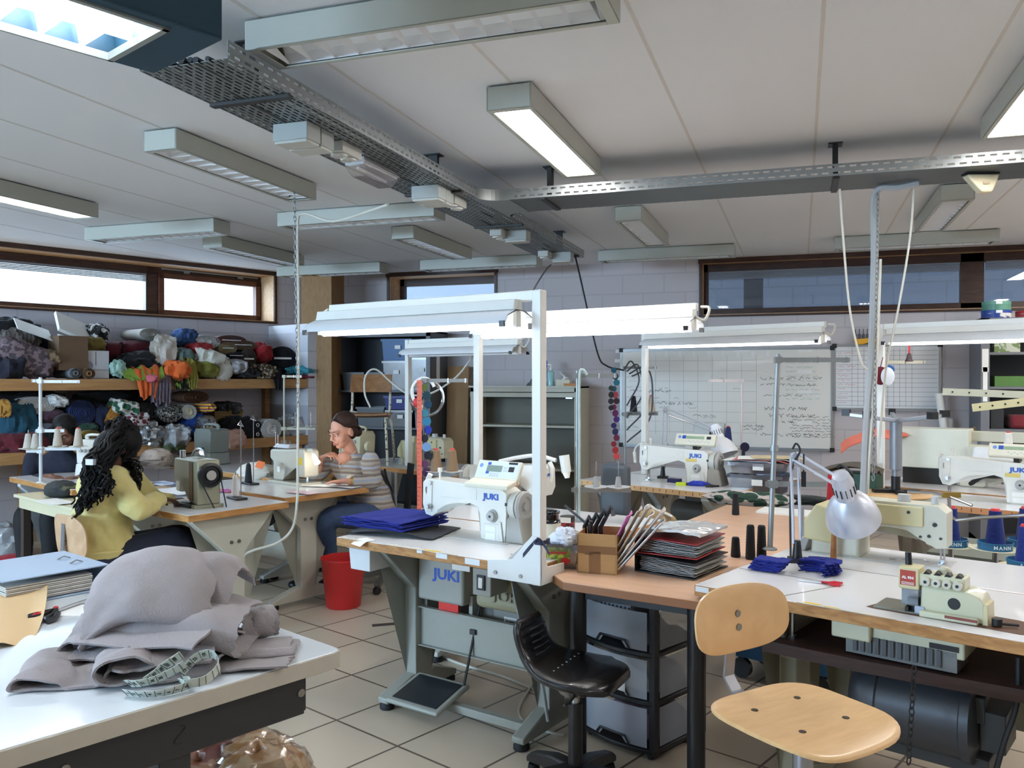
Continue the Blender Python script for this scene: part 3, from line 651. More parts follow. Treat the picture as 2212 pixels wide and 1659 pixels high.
# ---------------- brown meeting table with black legs
ZB=.74;pb=G(1190,1240,ZB);RB=math.radians(-13.5)
beige_top=wood('pear wood laminate',(212,170,138),(222,182,150),.38,3,(2,14,2));brown_edge=mat('brown edge band',(148,98,62),.45,var=.04)
r=thing('meeting_table','pear wood laminate table with black round legs','table',(pb.x,pb.y,0),RB)
top_slab(r,.64,2.2,ZB,.03,tm=beige_top,em=brown_edge,chamfer=[(.0,.0),(.10,-.085),(.66,-.085),(.66,2.15),(.0,2.15)])
for(x,y)in((.11,.02),(.11,2.0),(.585,.01),(.56,2.0)):
 b=MB();b.cyl((x,y,0),(x,y,ZB-.03),.032,n=16);b.out('leg',black_pl,r)
b=MB();b.box((.33,.03,ZB-.055),(.44,.03,.05));b.box((.11,1.0,ZB-.055),(.03,1.9,.05));b.out('apron',black_pl,r)
TBR=r
# ---------------- cutting table in the foreground
ZF=.85;pf=G(745,1403,ZF);RF=math.radians(67.0)
r=thing('cutting_table','white topped cutting table with black steel frame in the foreground','table',(pf.x,pf.y,0),RF)
gloss=mat('glossy white board',(222,228,232),.12,var=.015,scale=3,coat=.5);edge_f=mat('grimy pale edge band',(180,174,160),.6,var=.1,scale=30)
b=MB();b.prism([(-2.6,0),(-.03,0),(-.008,.008),(0,.03),(0,1.05),(-2.6,1.05)],ZF-.04,ZF-.002);b.mi=1;b.prism([(-2.59,.004),(-.03,.004),(-.012,.012),(-.004,.03),(-.004,1.045),(-2.59,1.045)],ZF-.003,ZF);b.out('tabletop',[edge_f,gloss],r,bevel=.003)
black_f=mat('black painted frame',(38,38,40),.5,var=.1)
b=MB();b.box((-1.34,.06,ZF-.09),(2.5,.05,.095));b.box((-1.34,.96,ZF-.09),(2.5,.05,.095));b.box((-.10,.5,ZF-.09),(.05,.9,.095));b.out('frame',black_f,r,bevel=.003)
for x,y in((-.40,.075),(-2.4,.075),(-.3,.94),(-2.4,.94)):
 b=MB();b.box((x,y,(ZF-.13)/2),(.07,.06,ZF-.13));b.out('leg',black_f,r,bevel=.003)
for x in(-.10,-.62,-1.1):b=MB();b.cyl((x,.035,ZF-.085),(x,.032,ZF-.085),.0095,n=12);b.out('screw',screw_m,r)
b=MB();b.tube([(-.395+.012*math.sin(t),.0345,ZF-.09+.018*math.cos(t*.5))for t in[k*.6 for k in range(12)]],.0012,5);b.out('ink_mark',ink,r)
b=MB()
for(x,y,dx,dy)in((-.93,.16,.03,.012),(-.95,.17,.02,.02),(-.70,.30,.012,.006)):b.tube([(x,y,ZF+.0004),(x+dx*.5,y+dy*.2,ZF+.0004),(x+dx,y+dy,ZF+.0004)],.0016,5)
b.out('scratch_mark',mat('scuff marks',(90,96,104),.7),r)
TF=r
# ---------------- small cream side table at the left
ps=G(32,1068,.72)
r=thing('side_table','small cream side table beside the person in the yellow hoodie','table',(ps.x,ps.y,0),RT)
ctop=mat('cream painted board',(214,206,172),.5,var=.04)
b=MB();b.box((.45,.3,.71),(.95,.6,.02));b.out('tabletop',ctop,r,bevel=.002)
b=MB();b.box((.45,.03,.665),(.86,.02,.07));b.box((.45,.57,.665),(.86,.02,.07));b.out('apron',ctop,r)
for x,y in((.05,.05),(.85,.05),(.05,.55),(.85,.55)):b=MB();b.box((x,y,.35),(.05,.05,.70));b.out('leg',mat('dark brown leg',(58,46,38),.6),r,bevel=.003)
# ========== sewing machines
disp=mat('display grey',(120,140,130),.25);panel_face=mat('panel face pale blue',(206,216,224),.4);panel_c=mat('panel cream',(224,220,200),.4)
dark_gap=mat('dark recess',(34,34,34),.6)
def needle_set(r,x,z0,y=0.0):
 b=MB();b.cyl((x,y,.012),(x,y,z0),.0035,n=8);b.cyl((x,y,.045),(x,y,z0+.01),.0055,n=8);b.out('needle_bar',steel,r)
 b=MB();b.cyl((x+.012,y,.02),(x+.012,y,z0+.005),.004,n=8);b.box((x,y-.004,.006),(.016,.034,.005));b.box((x+.006,y,.014),(.012,.012,.016));b.out('presser_foot',steel,r)
def lockstitch(label,p,rz,z,panel='flat',wheel_c=None,brand=True,yellow=False,lamp=False):
 r=thing('sewing_machine',label,'sewing machine',(p[0],p[1],z),rz,'white lockstitch sewing machines');m=machine_white
 b=MB();b.box((0,0,.0015),(.53,.19,.003));bed=b.out('bed_plate',mat('machine bed',(196,196,192),.3),r,bevel=.001,seg=1)
 b=MB();b.box((-.225,0,.0035),(.05,.13,.0015));b.cyl((-.19,-.03,.003),(-.19,-.03,.0045),.012,n=12);b.out('needle_plate',steel,bed)
 P=[(-.245,.085),(-.205,.078),(-.185,.09),(-.165,.115),(-.12,.14),(-.06,.155),(.03,.158),(.075,.145),(.092,.118),(.096,.06),(.096,.004),(.232,.004),(.238,.05),(.242,.215),(.215,.232),(.06,.24),(-.2,.252),(-.245,.25),(-.262,.235),(-.265,.13)]
 b=MB();b.prism(P,-.058,.058,M=xz((0,0,0)));b.out('arm',m,r,bevel=.014,seg=3)
 b=MB();b.prism([(-.243,.10),(-.205,.10),(-.2,.245),(-.248,.243)],.0575,.063,M=xz((0,0,0)));b.out('face_plate',m,r,bevel=.003)
 b=MB();b.prism([(-.15,.170),(.06,.175),(.085,.165),(.085,.225),(-.15,.238)],.0578,.061,M=xz((0,0,0)))if 0 else b.box((-.04,-.0588,.2),(.22,.002,.05));b.out('arm_relief',m,r,bevel=.0008)
 b=MB();b.lathe([(.05,.236),(.062,.25),(.066,.27),(.066,.285),(.05,.288)],(0,0,0),24,M=Matrix.Translation(V((0,0,.158)))@Matrix.Rotation(PI/2,4,'Y'));b.out('wheel_housing',mat('machine side grey',(196,194,184),.35),r)
 b=MB();b.lathe([(.02,.286),(.055,.287),(.066,.292),(.068,.302),(.06,.312),(.045,.312),(.038,.304),(.02,.304),(.018,.315),(.004,.315)],(0,0,0),28,M=Matrix.Translation(V((0,0,.158)))@Matrix.Rotation(PI/2,4,'Y'));b.out('handwheel',wheel_c or mat('handwheel grey',(168,168,164),.35),r)
 b=MB();b.loft([[V((x,y,0))for x,y in((.235,-.06),(.34,-.055),(.34,.085),(.235,.085))],[V((x,y,.1))for x,y in((.235,-.055),(.315,-.05),(.315,.08),(.235,.08))],[V((x,y,.16))for x,y in((.235,.0),(.285,.0),(.285,.075),(.235,.075))]]);b.out('belt_cover',mat('belt cover grey',(150,146,136),.45),r,bevel=.008)
 b=MB();b.cyl((.165,-.056,.112),(.165,-.066,.112),.03,.028,n=20);b.cyl((.165,-.066,.112),(.165,-.082,.112),.023,.021,n=20);d=b.out('stitch_dial',mat('dial grey',(170,170,166),.4),r);b=MB();b.cyl((.165,-.081,.112),(.165,-.084,.112),.006,n=10);b.out('dial_center',dark_gap,d)
 b=MB();b.cyl((-.215,-.058,.125),(-.215,-.078,.125),.013,n=14);b.cyl((-.215,-.078,.125),(-.215,-.086,.125),.009,n=12);b.out('thread_tension',steel,r)
 b=MB();b.cyl((-.212,-.058,.235),(-.212,-.072,.235),.01,n=12);b.out('thread_guide',steel,r)
 b=MB();b.box((-.235,-.058,.195),(.006,.004,.09));b.out('take_up_slot',dark_gap,r)
 b=MB();b.tube([(-.235,-.058,.17),(-.238,-.066,.2),(-.236,-.066,.215)],.003,6);b.out('take_up_lever',steel,r)
 b=MB();b.cyl((-.205,.0,.25),(-.205,.0,.295),.006,n=8);b.cyl((-.205,.0,.28),(-.205,.0,.30),.011,n=10);b.out('thread_post',m,r)
 b=MB();b.tube([(-.265,-.01,.16),(-.272,-.01,.2),(-.272,-.01,.245),(-.258,-.01,.268)],.008,8,sc=(1.6,1));b.out('finger_guard',m,r)
 b=MB();b.box((.245,-.058,.168),(.022,.003,.014));b.out('oil_window',dark_gap,r,bevel=.001)
 b=MB();b.box((.165,-.0600,.04),(.1,.006,.075));pl=b.out('switch_plate',m,r,bevel=.002)
 b=MB();b.box((.155,-.064,.055),(.062,.002,.024));b.box((.155,-.064,.022),(.056,.002,.03));b.out('name_label',paper,pl)
 b=MB();b.prism([(.205,.004),(.228,.004),(.215,.09),(.20,.09)],.061,.066,M=xz((0,0,0)));b.out('reverse_lever',m,r,bevel=.002)
 needle_set(r,-.225,.085)
 if brand:
  lettering('JUKI',.036,r,face((.155,-.0592,.195),(0,-1,0)),juki_blue,'logo',sx=1.3,bold=.0016)
  lettering('JUKI',.020,r,face((-.266,0,.19),(-1,0,0)),juki_blue,'logo',sx=1.2,bold=.0008)if 0 else None
 if yellow:b=MB();b.box((.125,-.0592,.165),(.075,.0012,.022));b.out('yellow_label',mat('yellow label',(218,196,110),.6),r)
 if panel=='folding':
  M=Matrix.Translation(V((.155,-.03,.262)))
  b=MB();b.box((0,-.035,.0),(.25,.075,.022));b.box((0,.005,-.012),(.1,.06,.02));pn=b.out('control_panel',panel_c,r,loc=M.translation,rot=(.22,0,0),bevel=.005)
  b=MB();b.box((0,0,.043),(.25,.02,.09));up=b.out('panel_display',panel_c,pn,bevel=.005,loc=(0,.012,.004),rot=(-.72,0,0))
  F=lambda x,z,w,h,m,n:MB().box((x,-.0108,z),(w,.0012,h)).out(n,m,up)
  F(0,.045,.236,.078,panel_face,'panel_face');MB().box((-.02,-.0118,.048),(.088,.001,.03)).out('screen',disp,up);MB().box((.078,-.0118,.048),(.03,.002,.024)).out('rocker_switch',dark_gap,up)
  b=MB()
  for i in range(4):
   for j in range(2):b.box((-.035+i*.014,-.0118,.022-j*.009),(.009,.001,.006))
  for i in range(2):
   for j in range(2):b.box((.038+i*.012,-.0118,.054-j*.014),(.009,.001,.008))
  b.out('buttons_pad',mat('button grey',(184,192,196),.5),up)
  for x,z,w,h in((-.055,.071,.018,.012),(-.055,.027,.018,.011)):MB().box((x,-.0118,z),(w,.001,h)).out('blue_mark',juki_blue,up)
  b=MB();b.cyl((-.1,-.0112,.06),(-.1,-.0122,.06),.010,n=16);b.out('round_mark',mat('pale blue mark',(120,150,214),.5),up)
  MB().box((.08,-.0118,.077),(.05,.001,.010)).out('model_plate',dark_gap,up)
 elif panel=='flat':
  M=Matrix.Translation(V((.14,-.02,.30)))
  b=MB();b.box((0,0,0),(.29,.03,.085));pn=b.out('control_panel',panel_c,r,loc=M.translation,rot=(-.5,0,0),bevel=.008)
  MB().box((.0,-.0158,.012),(.13,.001,.02)).out('screen',mat('green screen',(150,170,140),.3),pn);MB().box((.098,-.0158,.012),(.03,.002,.02)).out('rocker_switch',dark_gap,pn)
  MB().box((-.08,-.0158,.014),(.026,.001,.024)).out('blue_mark',juki_blue,pn);b=MB();b.cyl((-.112,-.015,.014),(-.112,-.016,.014),.011,n=16);b.out('round_mark',mat('pale blue mark',(120,150,214),.5),pn)
  b=MB()
  for i in range(10):b.box((-.04+i*.016,-.0158,-.015-(i%2)*.008),(.01,.001,.005))
  b.out('buttons_pad',mat('button grey',(184,192,196),.5),pn)
  b=MB();b.bar((.14,.01,.235),(.14,.0,.27),.08,.03);b.out('panel_arm',dark_metal,r)
 if lamp:
  b=MB();b.tube(spline([(-.24,.06,.24),(-.30,.05,.255),(-.34,.03,.22),(-.335,.0,.17)],6),.006,8);la=b.out('work_lamp',machine_white,r);b=MB();b.cyl((-.338,.01,.19),(-.31,-.03,.12),.013,.011,n=12);b.out('lamp_head',machine_white,la)
 return r
def knob(b,p,d,r,h):b.cyl(p,V(p)+V(d)*h,r,r*.85,n=14)
mJ=lockstitch('white sewing machine with raised control panel on the middle table with the chipped edge',wl(TJ,.485,.385),RJ,ZJ,'folding');mJ.scale=(.95,1,1)
pn_=G(1174,1104,ZJ);aa=RJ+PI
mJ2=lockstitch('white sewing machine turned away behind the lamp post, head to the right',(pn_.x+.225*math.cos(aa),pn_.y+.225*math.sin(aa)),aa,ZJ,None,brand=False)
lettering('JUKI',.018,mJ2,face((-.2655,0,.2),(-1,0,0)),juki_blue,'logo',sx=1.2,bold=.0008);lettering('JUKI',.036,mJ2,face((.05,.0592,.2),(0,1,0)),juki_blue,'logo',sx=1.3,bold=.0014)
b=MB();b.tube(spline([(.02,.07,.262),(-.10,.06,.29),(-.22,.05,.305),(-.33,.04,.285)],8),.011,8);la=b.out('lamp_arm',machine_white,mJ2);b=MB();b.cyl((-.38,.04,.315),(-.395,.04,.225),.028,.026,n=16);b.out('lamp_head',machine_white,la);b=MB();b.cyl((-.394,.04,.226),(-.4,.04,.195),.022,.012,n=12);b.out('lamp_bulb',mat('small bulb',(250,244,230),.3),la)
pn_=G(1400,1037,ZJ);a3=math.radians(-16)
mJ3=lockstitch('white sewing machine with flat control panel near the whiteboard',(pn_.x+.225*math.cos(a3),pn_.y+.225*math.sin(a3)),a3,ZJ,'flat',yellow=True,lamp=True)
pn_=G(2049,1074,ZJ);a4=math.radians(-22)
mJ4=lockstitch('white sewing machine at the right edge with a spool standing on its panel',(pn_.x+.225*math.cos(a4),pn_.y+.225*math.sin(a4)),a4,ZJ,'flat',yellow=True)
# ---- machines seen from behind: box pillar left, head right (x to the right, back towards -y)
beige_old=mat('aged beige enamel',(196,188,158),.4,var=.05);beige_y=mat('yellowed beige cover',(206,196,150),.45,var=.05);grey_bei=mat('greenish beige enamel',(200,198,180),.4,var=.04)
def back_machine(label,p,rz,z,L=.56,brand=None,hood=True,h=.24,m=None):
 r=thing('sewing_machine',label,'sewing machine',(p[0],p[1],z),rz,'old beige industrial machines');m=m or grey_bei
 b=MB();b.box((L/2,.0,.003),(L+.02,.17,.006));b.out('bed_plate',mat('machine bed',(196,196,192),.3),r)
 b=MB();b.box((.1,.0,.095),(.19,.17,.19),top=(.94,.9));b.out('motor_hood',m,r,bevel=.012)
 if hood:
  b=MB();b.prism([(-.02,.06),(.10,.05),(.10,.19),(.03,.205),(-.02,.13)],-.07,.095,M=xz((0,0,0)));b.out('belt_hood',beige_y,r,bevel=.006)
  b=MB();b.prism([(-.07,0),(-.03,0),(.0,.085),(-.012,.095)],-.05,.05,M=xz((0,0,0)));b.out('knee_guard',mat('grey guard',(168,168,164),.4),r,bevel=.003)
 P=[(.08,.17),(.08,h-.015),(.12,h),(L-.03,h-.005),(L,h-.03),(L,.075),(L-.035,.07),(L-.1,.105),(L-.14,.13),(.3,.135),(.2,.13),(.17,.1)]
 b=MB();b.prism(P,-.055,.055,M=xz((0,0,0)));b.out('arm',m,r,bevel=.012)
 b=MB();b.box((.29,-.060,.185),(.26,.012,.075));pl=b.out('back_plate',beige_y,r,bevel=.004)
 for x,zz in((.2,.205),(.2,.165),(.37,.2)):b=MB();b.cyl((x,-.064,zz),(x,-.069,zz),.006,n=10);b.out('screw',dark_metal,pl)
 for xo,ro in((.16,.025),(.05,.013)):b=MB();b.cyl((L-xo,0,h-.01),(L-xo,0,h+.025),ro,ro*.92,n=16);b.out('oil_cap',mat('grey cap',(190,192,192),.4),r)
 for x,zz,q in((L-.04,.16,.008),(L-.06,.115,.006),(L-.09,.11,.005),(L-.02,.11,.005)):b=MB();b.cyl((x,-.054,zz),(x,-.060,zz),q,n=10);b.out('screw',dark_metal,r)
 needle_set(r,L-.03,.075)
 b=MB();b.tube(spline([(L-.2,-.05,.01),(L-.16,-.09,.02),(L-.08,-.09,.03),(L-.06,-.06,.02)],5),.003,6);b.out('wire_guard',steel,r)
 if brand:b=MB();b.box((.27,-.061,.2),(.075,.003,.02));q=b.out('name_plate',mat('brown plate',(62,44,40),.4),r);lettering(brand,.014,q,face((.27,-.063,.2),(0,-1,0)),mat('plate letters',(214,200,170),.4),'lettering',sx=1.1)
 return r
pl_=G(1752,1193,ZW)
mW2=back_machine('beige long arm sewing machine seen from behind, on the white worktop behind the overlocker',wl(TW,*tl(TW,pl_)[:2])+V((.02,.06,0)),math.radians(-19),ZW,.50,h=.235)
pl_=G(868,1003,.78)
mTo=back_machine('old cream machine with a dark name plate, standing behind the person in the striped jumper',pl_+V((0,.1,0)),RT,.78,.50,brand='TOYOTA',m=beige_old)
# ---- domestic machines of the two front desks
old_m=mat('old olive beige enamel',(150,146,122),.4,.1,var=.05);old_w=mat('worn cream enamel',(196,192,176),.4,var=.05)
p=G(425,1089,.76)
r=thing('sewing_machine','old olive beige domestic machine with belt wheel in front of the yellow hoodie','sewing machine',(p.x,p.y,.76),math.radians(-31),'domestic sewing machines')
b=MB();b.box((0,0,.01),(.40,.17,.02));b.out('base_plate',old_m,r,bevel=.003)
b=MB();b.prism([(-.2,.13),(-.1,.13),(-.09,.165),(.07,.165),(.075,.02),(.2,.02),(.2,.25),(.19,.275),(-.19,.265),(-.2,.25)],-.065,.065,M=xz((0,0,0)));b.out('arm',old_m,r,bevel=.008)
b=MB();b.box((.10,-.068,.15),(.055,.006,.22));b.out('side_plate',mat('brown side plate',(92,66,48),.45),r)
b=MB();b.lathe([(.015,0),(.055,.0),(.07,.006),(.07,.026),(.055,.032),(.05,.02),(.03,.02),(.03,.036),(.012,.036)],(0,0,0),26,M=Matrix.Translation(V((.2,0,.19)))@Matrix.Rotation(PI/2,4,'Y'));hw=b.out('handwheel',black_pl,r);b=MB();b.cyl((.232,0,.19),(.24,0,.19),.03,.027,n=18);b.out('clutch_knob',mat('silver knob',(186,182,172),.35,.5),hw)
b=MB();b.tube([(.215,.062,.16),(.225,.09,.0)],.004,6);b.tube([(.215,-.05,.15),(.225,.02,.0)],.004,6);b.out('drive_belt',cable_black,r)
b=MB();b.tube(spline([(-.16,.03,.275),(-.10,.03,.315),(.02,.03,.318),(.08,.02,.285)],5),.007,8);b.out('carry_handle',steel,r)
b=MB();b.cyl((-.15,-.03,.268),(-.15,-.03,.31),.018,n=14);b.out('bobbin_winder',steel,r);b=MB();b.cyl((-.08,.045,.29),(-.04,.045,.30),.018,n=14);b.out('tension_knob',steel,r)
b=MB();b.box((-.15,-.02,.10),(.08,.08,.07));b.out('lamp_cover',mat('pale lamp cover',(206,206,196),.4),r,bevel=.012)
b=MB();b.cyl((-.15,0,.07),(-.15,0,.08),.03,n=12);b.out('work_light',mat('machine lamp glow',(255,250,240),.4,emit=8,var=0),r)
needle_set(r,-.15,.13)
p=G(612,1046,.76)+V((.05,.06,0));ad=math.radians(-21)+PI
r=thing('sewing_machine','cream domestic machine on the table of the person in the striped jumper','sewing machine',(p.x,p.y,.76),ad,'domestic sewing machines')
b=MB();b.box((0,0,.01),(.4,.17,.02));b.out('base_plate',old_w,r,bevel=.003)
b=MB();b.prism([(-.2,.06),(-.12,.06),(-.11,.12),(.03,.14),(.055,.02),(.17,.02),(.17,.15),(.205,.17),(.205,.235),(-.18,.255),(-.2,.24)],-.06,.06,M=xz((0,0,0)));b.out('arm',old_w,r,bevel=.012)
b=MB();b.loft([[V((x,y,.25))for x,y in((.0,-.05),(.19,-.05),(.19,.05),(.0,.05))],[V((x,y,.275))for x,y in((.02,-.04),(.17,-.04),(.17,.03),(.02,.03))]]);b.out('top_lid',mat('clear lid',(214,216,220),.15,coat=.5),r,bevel=.004)
b=MB();b.box((-.14,.0615,.17),(.07,.002,.05));b.out('yellow_label',mat('bright yellow label',(222,188,40),.6),r)
b=MB();b.box((.1,.0615,.1),(.03,.002,.04));b.out('white_label',paper,r)
b=MB()
for x in(.05,.1,.15):b.cyl((x,.0,.27),(x,.0,.30),.004,n=6)
b.cyl((.18,.03,.24),(.18,.03,.36),.002,n=5);b.cyl((.15,.03,.24),(.15,.03,.34),.002,n=5);b.out('spool_pin',steel,r)
b=MB();b.tube(spline([(-.19,.02,.25),(-.26,.04,.25),(-.30,.06,.21)],5),.008,8);la=b.out('lamp_arm',machine_white,r);b=MB();b.cyl((-.30,.06,.22),(-.345,.06,.17),.012,.02,n=12);b.out('lamp_head',mat('machine lamp glow',(255,250,240),.4,emit=8,var=0),la)
needle_set(r,-.16,.06)
# ---- overlockers at the back left
def overlock(label,p,rz,z,m,s=1.0):
 r=thing('overlocker',label,'overlocker',(p[0],p[1],z),rz,'small overlockers');r.scale=(s,s,s)
 b=MB();b.box((0,0,.05),(.26,.2,.1),top=(.95,.9));b.out('base',m,r,bevel=.012)
 b=MB();b.prism([(-.12,.1),(-.04,.1),(-.02,.14),(.12,.1),(.13,.25),(.1,.285),(-.1,.285),(-.13,.26)],-.08,.08,M=xz((0,0,0)));b.out('body',m,r,bevel=.015)
 b=MB();b.tube(spline([(-.1,.0,.28),(-.09,0,.315),(.09,0,.315),(.1,0,.28)],5),.009,8,sc=(1.6,1));b.out('carry_handle',m,r)
 b=MB();b.cyl((.13,0,.16),(.165,0,.16),.045,.04,n=18);b.out('handwheel',m,r)
 for i in range(4):b=MB();b.cyl((-.07+.045*i,-.08,.2),(-.07+.045*i,-.095,.2),.014,n=12);b.out('tension_dial',mat('dial grey',(170,170,166),.4),r)
 needle_set(r,-.08,.11,-.02);return r
overlock('white overlocker with carrying handle in front of the person in the dark blue top',G(172,1030,.78)+V((.06,.1,0)),RT+.3,.78,machine_white,.95)
overlock('grey overlocker on the far desk between the two seated people',G(432,1005,.78)+V((.02,.12,0)),RT+PI,.78,mat('greenish grey machine',(120,126,120),.4),1.05)
overlock('cream overlocker half hidden behind the head of the person in the striped jumper',G(740,1010,.78)+V((0,.25,0)),RT,.78,beige_old,1.0)
# ---- flatbed overlocker in the front right worktop
OX,OY=tl(TW,G(1938,1318,ZW))[:2]
r=thing('overlocker','beige flatbed overlocker with four tension knobs in the front right worktop','overlocker',wl(TW,OX+.008,OY-.02,ZW),math.radians(-21.5));r.scale=(.78,.78,.78)
ol=mat('overlock cream green enamel',(206,206,178),.35,var=.04,coat=.2);oy=mat('overlock yellowed cover',(214,204,160),.4,var=.04)
b=MB();b.prism([(-.12,.0),(-.09,-.01),(.0,-.012),(.42,-.03),(.50,.0),(.52,.05),(.50,.12),(.38,.17),(.02,.19),(-.07,.19)],.0003,.0012);b.out('cutout_rim',mat('dark cutout wood',(92,58,34),.6,stretch=(1,9,1)),r)
b=MB();b.box((-.01,.09,.004),(.17,.17,.006));b.out('cloth_plate',mat('dull cloth plate',(128,128,118),.35,.4),r)
b=MB();b.prism([(.075,0),(.298,0),(.298,.06),(.286,.095),(.24,.112),(.08,.112)],-.15,-.015,M=xz((0,0,0)));b.out('body',ol,r,bevel=.008)
b=MB();b.box((.15,.065,.135),(.16,.1,.05));b.out('tension_block',ol,r,bevel=.008)
b=MB();b.box((.035,.055,.135),(.075,.09,.085));tw=b.out('head_cover',oy,r,bevel=.005)
b=MB();b.box((.033,.0092,.137),(.056,.002,.058));rl=b.out('red_label',mat('red label',(176,60,44),.5),tw);lettering('AL 904',.0145,rl,face((.033,.0080,.138),(0,-1,0)),paper,'lettering',bold=.0006)
b=MB()
for i in range(3):b.box((.033,.0078,.120-i*.004),(.046,.0008,.0015))
b.out('label_lines',paper,rl)
b=MB();b.box((.04,.05,.062),(.06,.075,.062));b.out('needle_guard',glassmat('smoked clear guard',(150,154,160),.15,.1),r)
b=MB();b.box((.045,.05,.03),(.04,.04,.05));b.box((.03,.03,.015),(.012,.05,.02));b.box((.06,.035,.02),(.02,.02,.03));b.out('presser_assembly',dark_metal,r)
b=MB();b.box((.075,.018,.018),(.035,.02,.03));b.out('chip_guard',mat('pale blue plastic',(178,188,208),.4),r,bevel=.003)
for i in range(4):
 b=MB();b.cyl((.098+.037*i,.016,.133),(.098+.037*i,-.004,.133),.0175,.016,n=18);k=b.out('tension_knob',mat('knob pale',(206,202,186),.4),r);b=MB();b.cyl((.098+.037*i,-.003,.133),(.098+.037*i,-.006,.133),.006,n=10);b.out('knob_hole',dark_gap,k)
 b=MB();b.cyl((.098+.037*i,.02,.157),(.098+.037*i,.05,.162),.012,n=10);b.out('thread_disc',dark_metal,r)
b=MB();b.cyl((.195,.02,.062),(.195,.014,.062),.024,.022,n=20);b.out('badge',dark_metal,r)
b=MB();b.cyl((.15,.07,.16),(.15,.07,.172),.026,n=14);b.ell((.15,.07,.176),(.02,.02,.013));b.out('oil_dome',mat('clear dome',(196,190,164),.15),r)
b=MB();b.cyl((.02,.07,.178),(.018,.07,.225),.013,.012,n=12);b.out('thread_rod',black_pl,r)
b=MB();b.box((.18,-.002,.012),(.20,.03,.024));lo=b.out('front_cover',ol,r,bevel=.005)
b=MB();b.box((.225,-.0175,.017),(.11,.002,.010));b.out('red_strip',mat('worn red strip',(132,70,62),.5),lo)
b=MB();b.box((.30,.07,.03),(.02,.12,.09),top=(.8,.9));b.out('end_plate',oy,r,bevel=.003)
b=MB();b.cyl((.335,.03,.005),(.335,.03,.03),.018,n=14);b.tube([(.35,.035,.012),(.40,.06,.01)],.005,6);b.out('drive_end',dark_metal,r)
r2=thing('overlock_motor','dark grey motor hanging below the front right worktop','motor',wl(TW,.42,.30,0),math.radians(-21.5))
b=MB();b.lathe([(.02,0),(.08,.006),(.12,.03),(.135,.07),(.135,.10),(.129,.105),(.129,.34),(.135,.345),(.135,.37),(.05,.38)],(0,0,0),28,M=Matrix.Translation(V((.03,-.03,.455)))@Matrix.Rotation(PI/2,4,'Y'));b.out('motor_body',mat('motor dark grey',(70,72,76),.4,.2),r2)
b=MB();b.box((.26,0,.325),(.36,.15,.05));b.box((.45,.0,.44),(.07,.16,.12));b.box((.41,-.06,.50),(.04,.05,.08));b.out('motor_bracket',mat('motor bracket',(60,62,62),.5),r2,bevel=.004)
sh_m=wood('dark ply motor shelf',(44,26,20),(64,38,28),.6,5,(2,10,20))
b=MB();b.prism([(-.2,-.24),(.1,-.24),(.55,-.2),(.62,-.1),(.62,.2),(-.2,.2)],.590,.628);b.out('motor_shelf',sh_m,r2)
for x,y in((-.13,-.16),(.55,-.12),(.52,.14),(-.13,.14)):b=MB();b.cyl((x,y,.62),(x,y,ZW-.03),.008,n=8);b.cyl((x,y,.628),(x,y,.64),.014,n=8);b.out('hanger_rod',steel,r2)
b=MB();b.box((.22,-.12,.705),(.36,.16,.06));b.box((.08,-.14,.715),(.12,.16,.07));lc=b.out('lower_case',ol,r2,bevel=.006)
b=MB()
for i in range(12):b.box((.09+i*.022,-.205,.67),(.012,.006,.05))
b.out('cooling_fin',mat('grey fins',(84,86,88),.5),lc)
b=MB();b.box((.22,-.13,.665),(.32,.14,.06));b.out('sump',mat('sump grey',(120,122,120),.45),lc)
b=MB();b.box((.345,-.2015,.705),(.08,.002,.016));b.out('model_plate',dark_gap,lc);
b=MB();b.box((.68,-.11,.50),(.12,.09,.19));sw=b.out('switch_box',mat('cream switch box',(190,186,164),.45),r2,bevel=.005);b=MB();b.box((.68,-.157,.51),(.09,.003,.05));b.out('switch_label',mat('label grey',(150,146,134),.5),sw);b=MB();b.box((.675,-.16,.515),(.018,.006,.012));b.out('red_button',mat('red button',(170,40,36),.4),sw)
# ---- box shaped machines at the far right
p=G(1876,1040,ZJ)
r=thing('sewing_machine','boxy cream machine with a coral cloth on top, right of the whiteboards','sewing machine',wl(TJ4b,.12,.36,ZJ),math.radians(-18),'old beige industrial machines')
b=MB();b.box((.17,0,.245),(.48,.22,.27));b.out('motor_box',mat('pale box enamel',(210,212,196),.4),r,bevel=.006)
b=MB();b.box((.55,.06,.33),(.4,.06,.07));b.box((.38,.04,.1),(.1,.16,.2));b.out('rear_arm',grey_bei,r,bevel=.006)
b=MB();b.prism([(.36,.0),(.5,.0),(.5,.12),(.95,.15),(.95,.27),(.4,.28),(.36,.26)],-.05,.06,M=xz((0,-.05,0)));b.out('arm',grey_bei,r,bevel=.01)
b=MB();b.box((.56,-.12,.225),(.26,.06,.09),top=(.9,.8));b.out('motor_case',mat('silvery white case',(226,228,228),.25),r,bevel=.015)
b=MB();b.tube(spline([(.42,-.1,.02),(.5,-.14,.08),(.62,-.16,.10),(.8,-.17,.2),(1.0,-.16,.23)],6),.016,8);b.out('hose',cable_black,r)
b=MB();b.tube(spline([(.42,-.02,.27),(.36,-.06,.2),(.36,-.07,.08),(.40,-.06,.0)],6),.006,6);b.out('cable',cable_black,r)
b=MB();b.cyl((.93,0,.27),(.93,0,.31),.012,n=8);b.box((.9,-.05,.22),(.06,.02,.05));b.out('thread_parts',steel,r)
b=MB();b.box((.15,0,.055),(.3,.16,.11));b.out('base',dark_metal,r)
p=G(1480,985,ZJ)
r=thing('sewing_machine','grey backed machine on the far table behind the one by the whiteboard','sewing machine',wl(TJ3,.36,.90,ZJ),math.radians(-20),'old beige industrial machines')
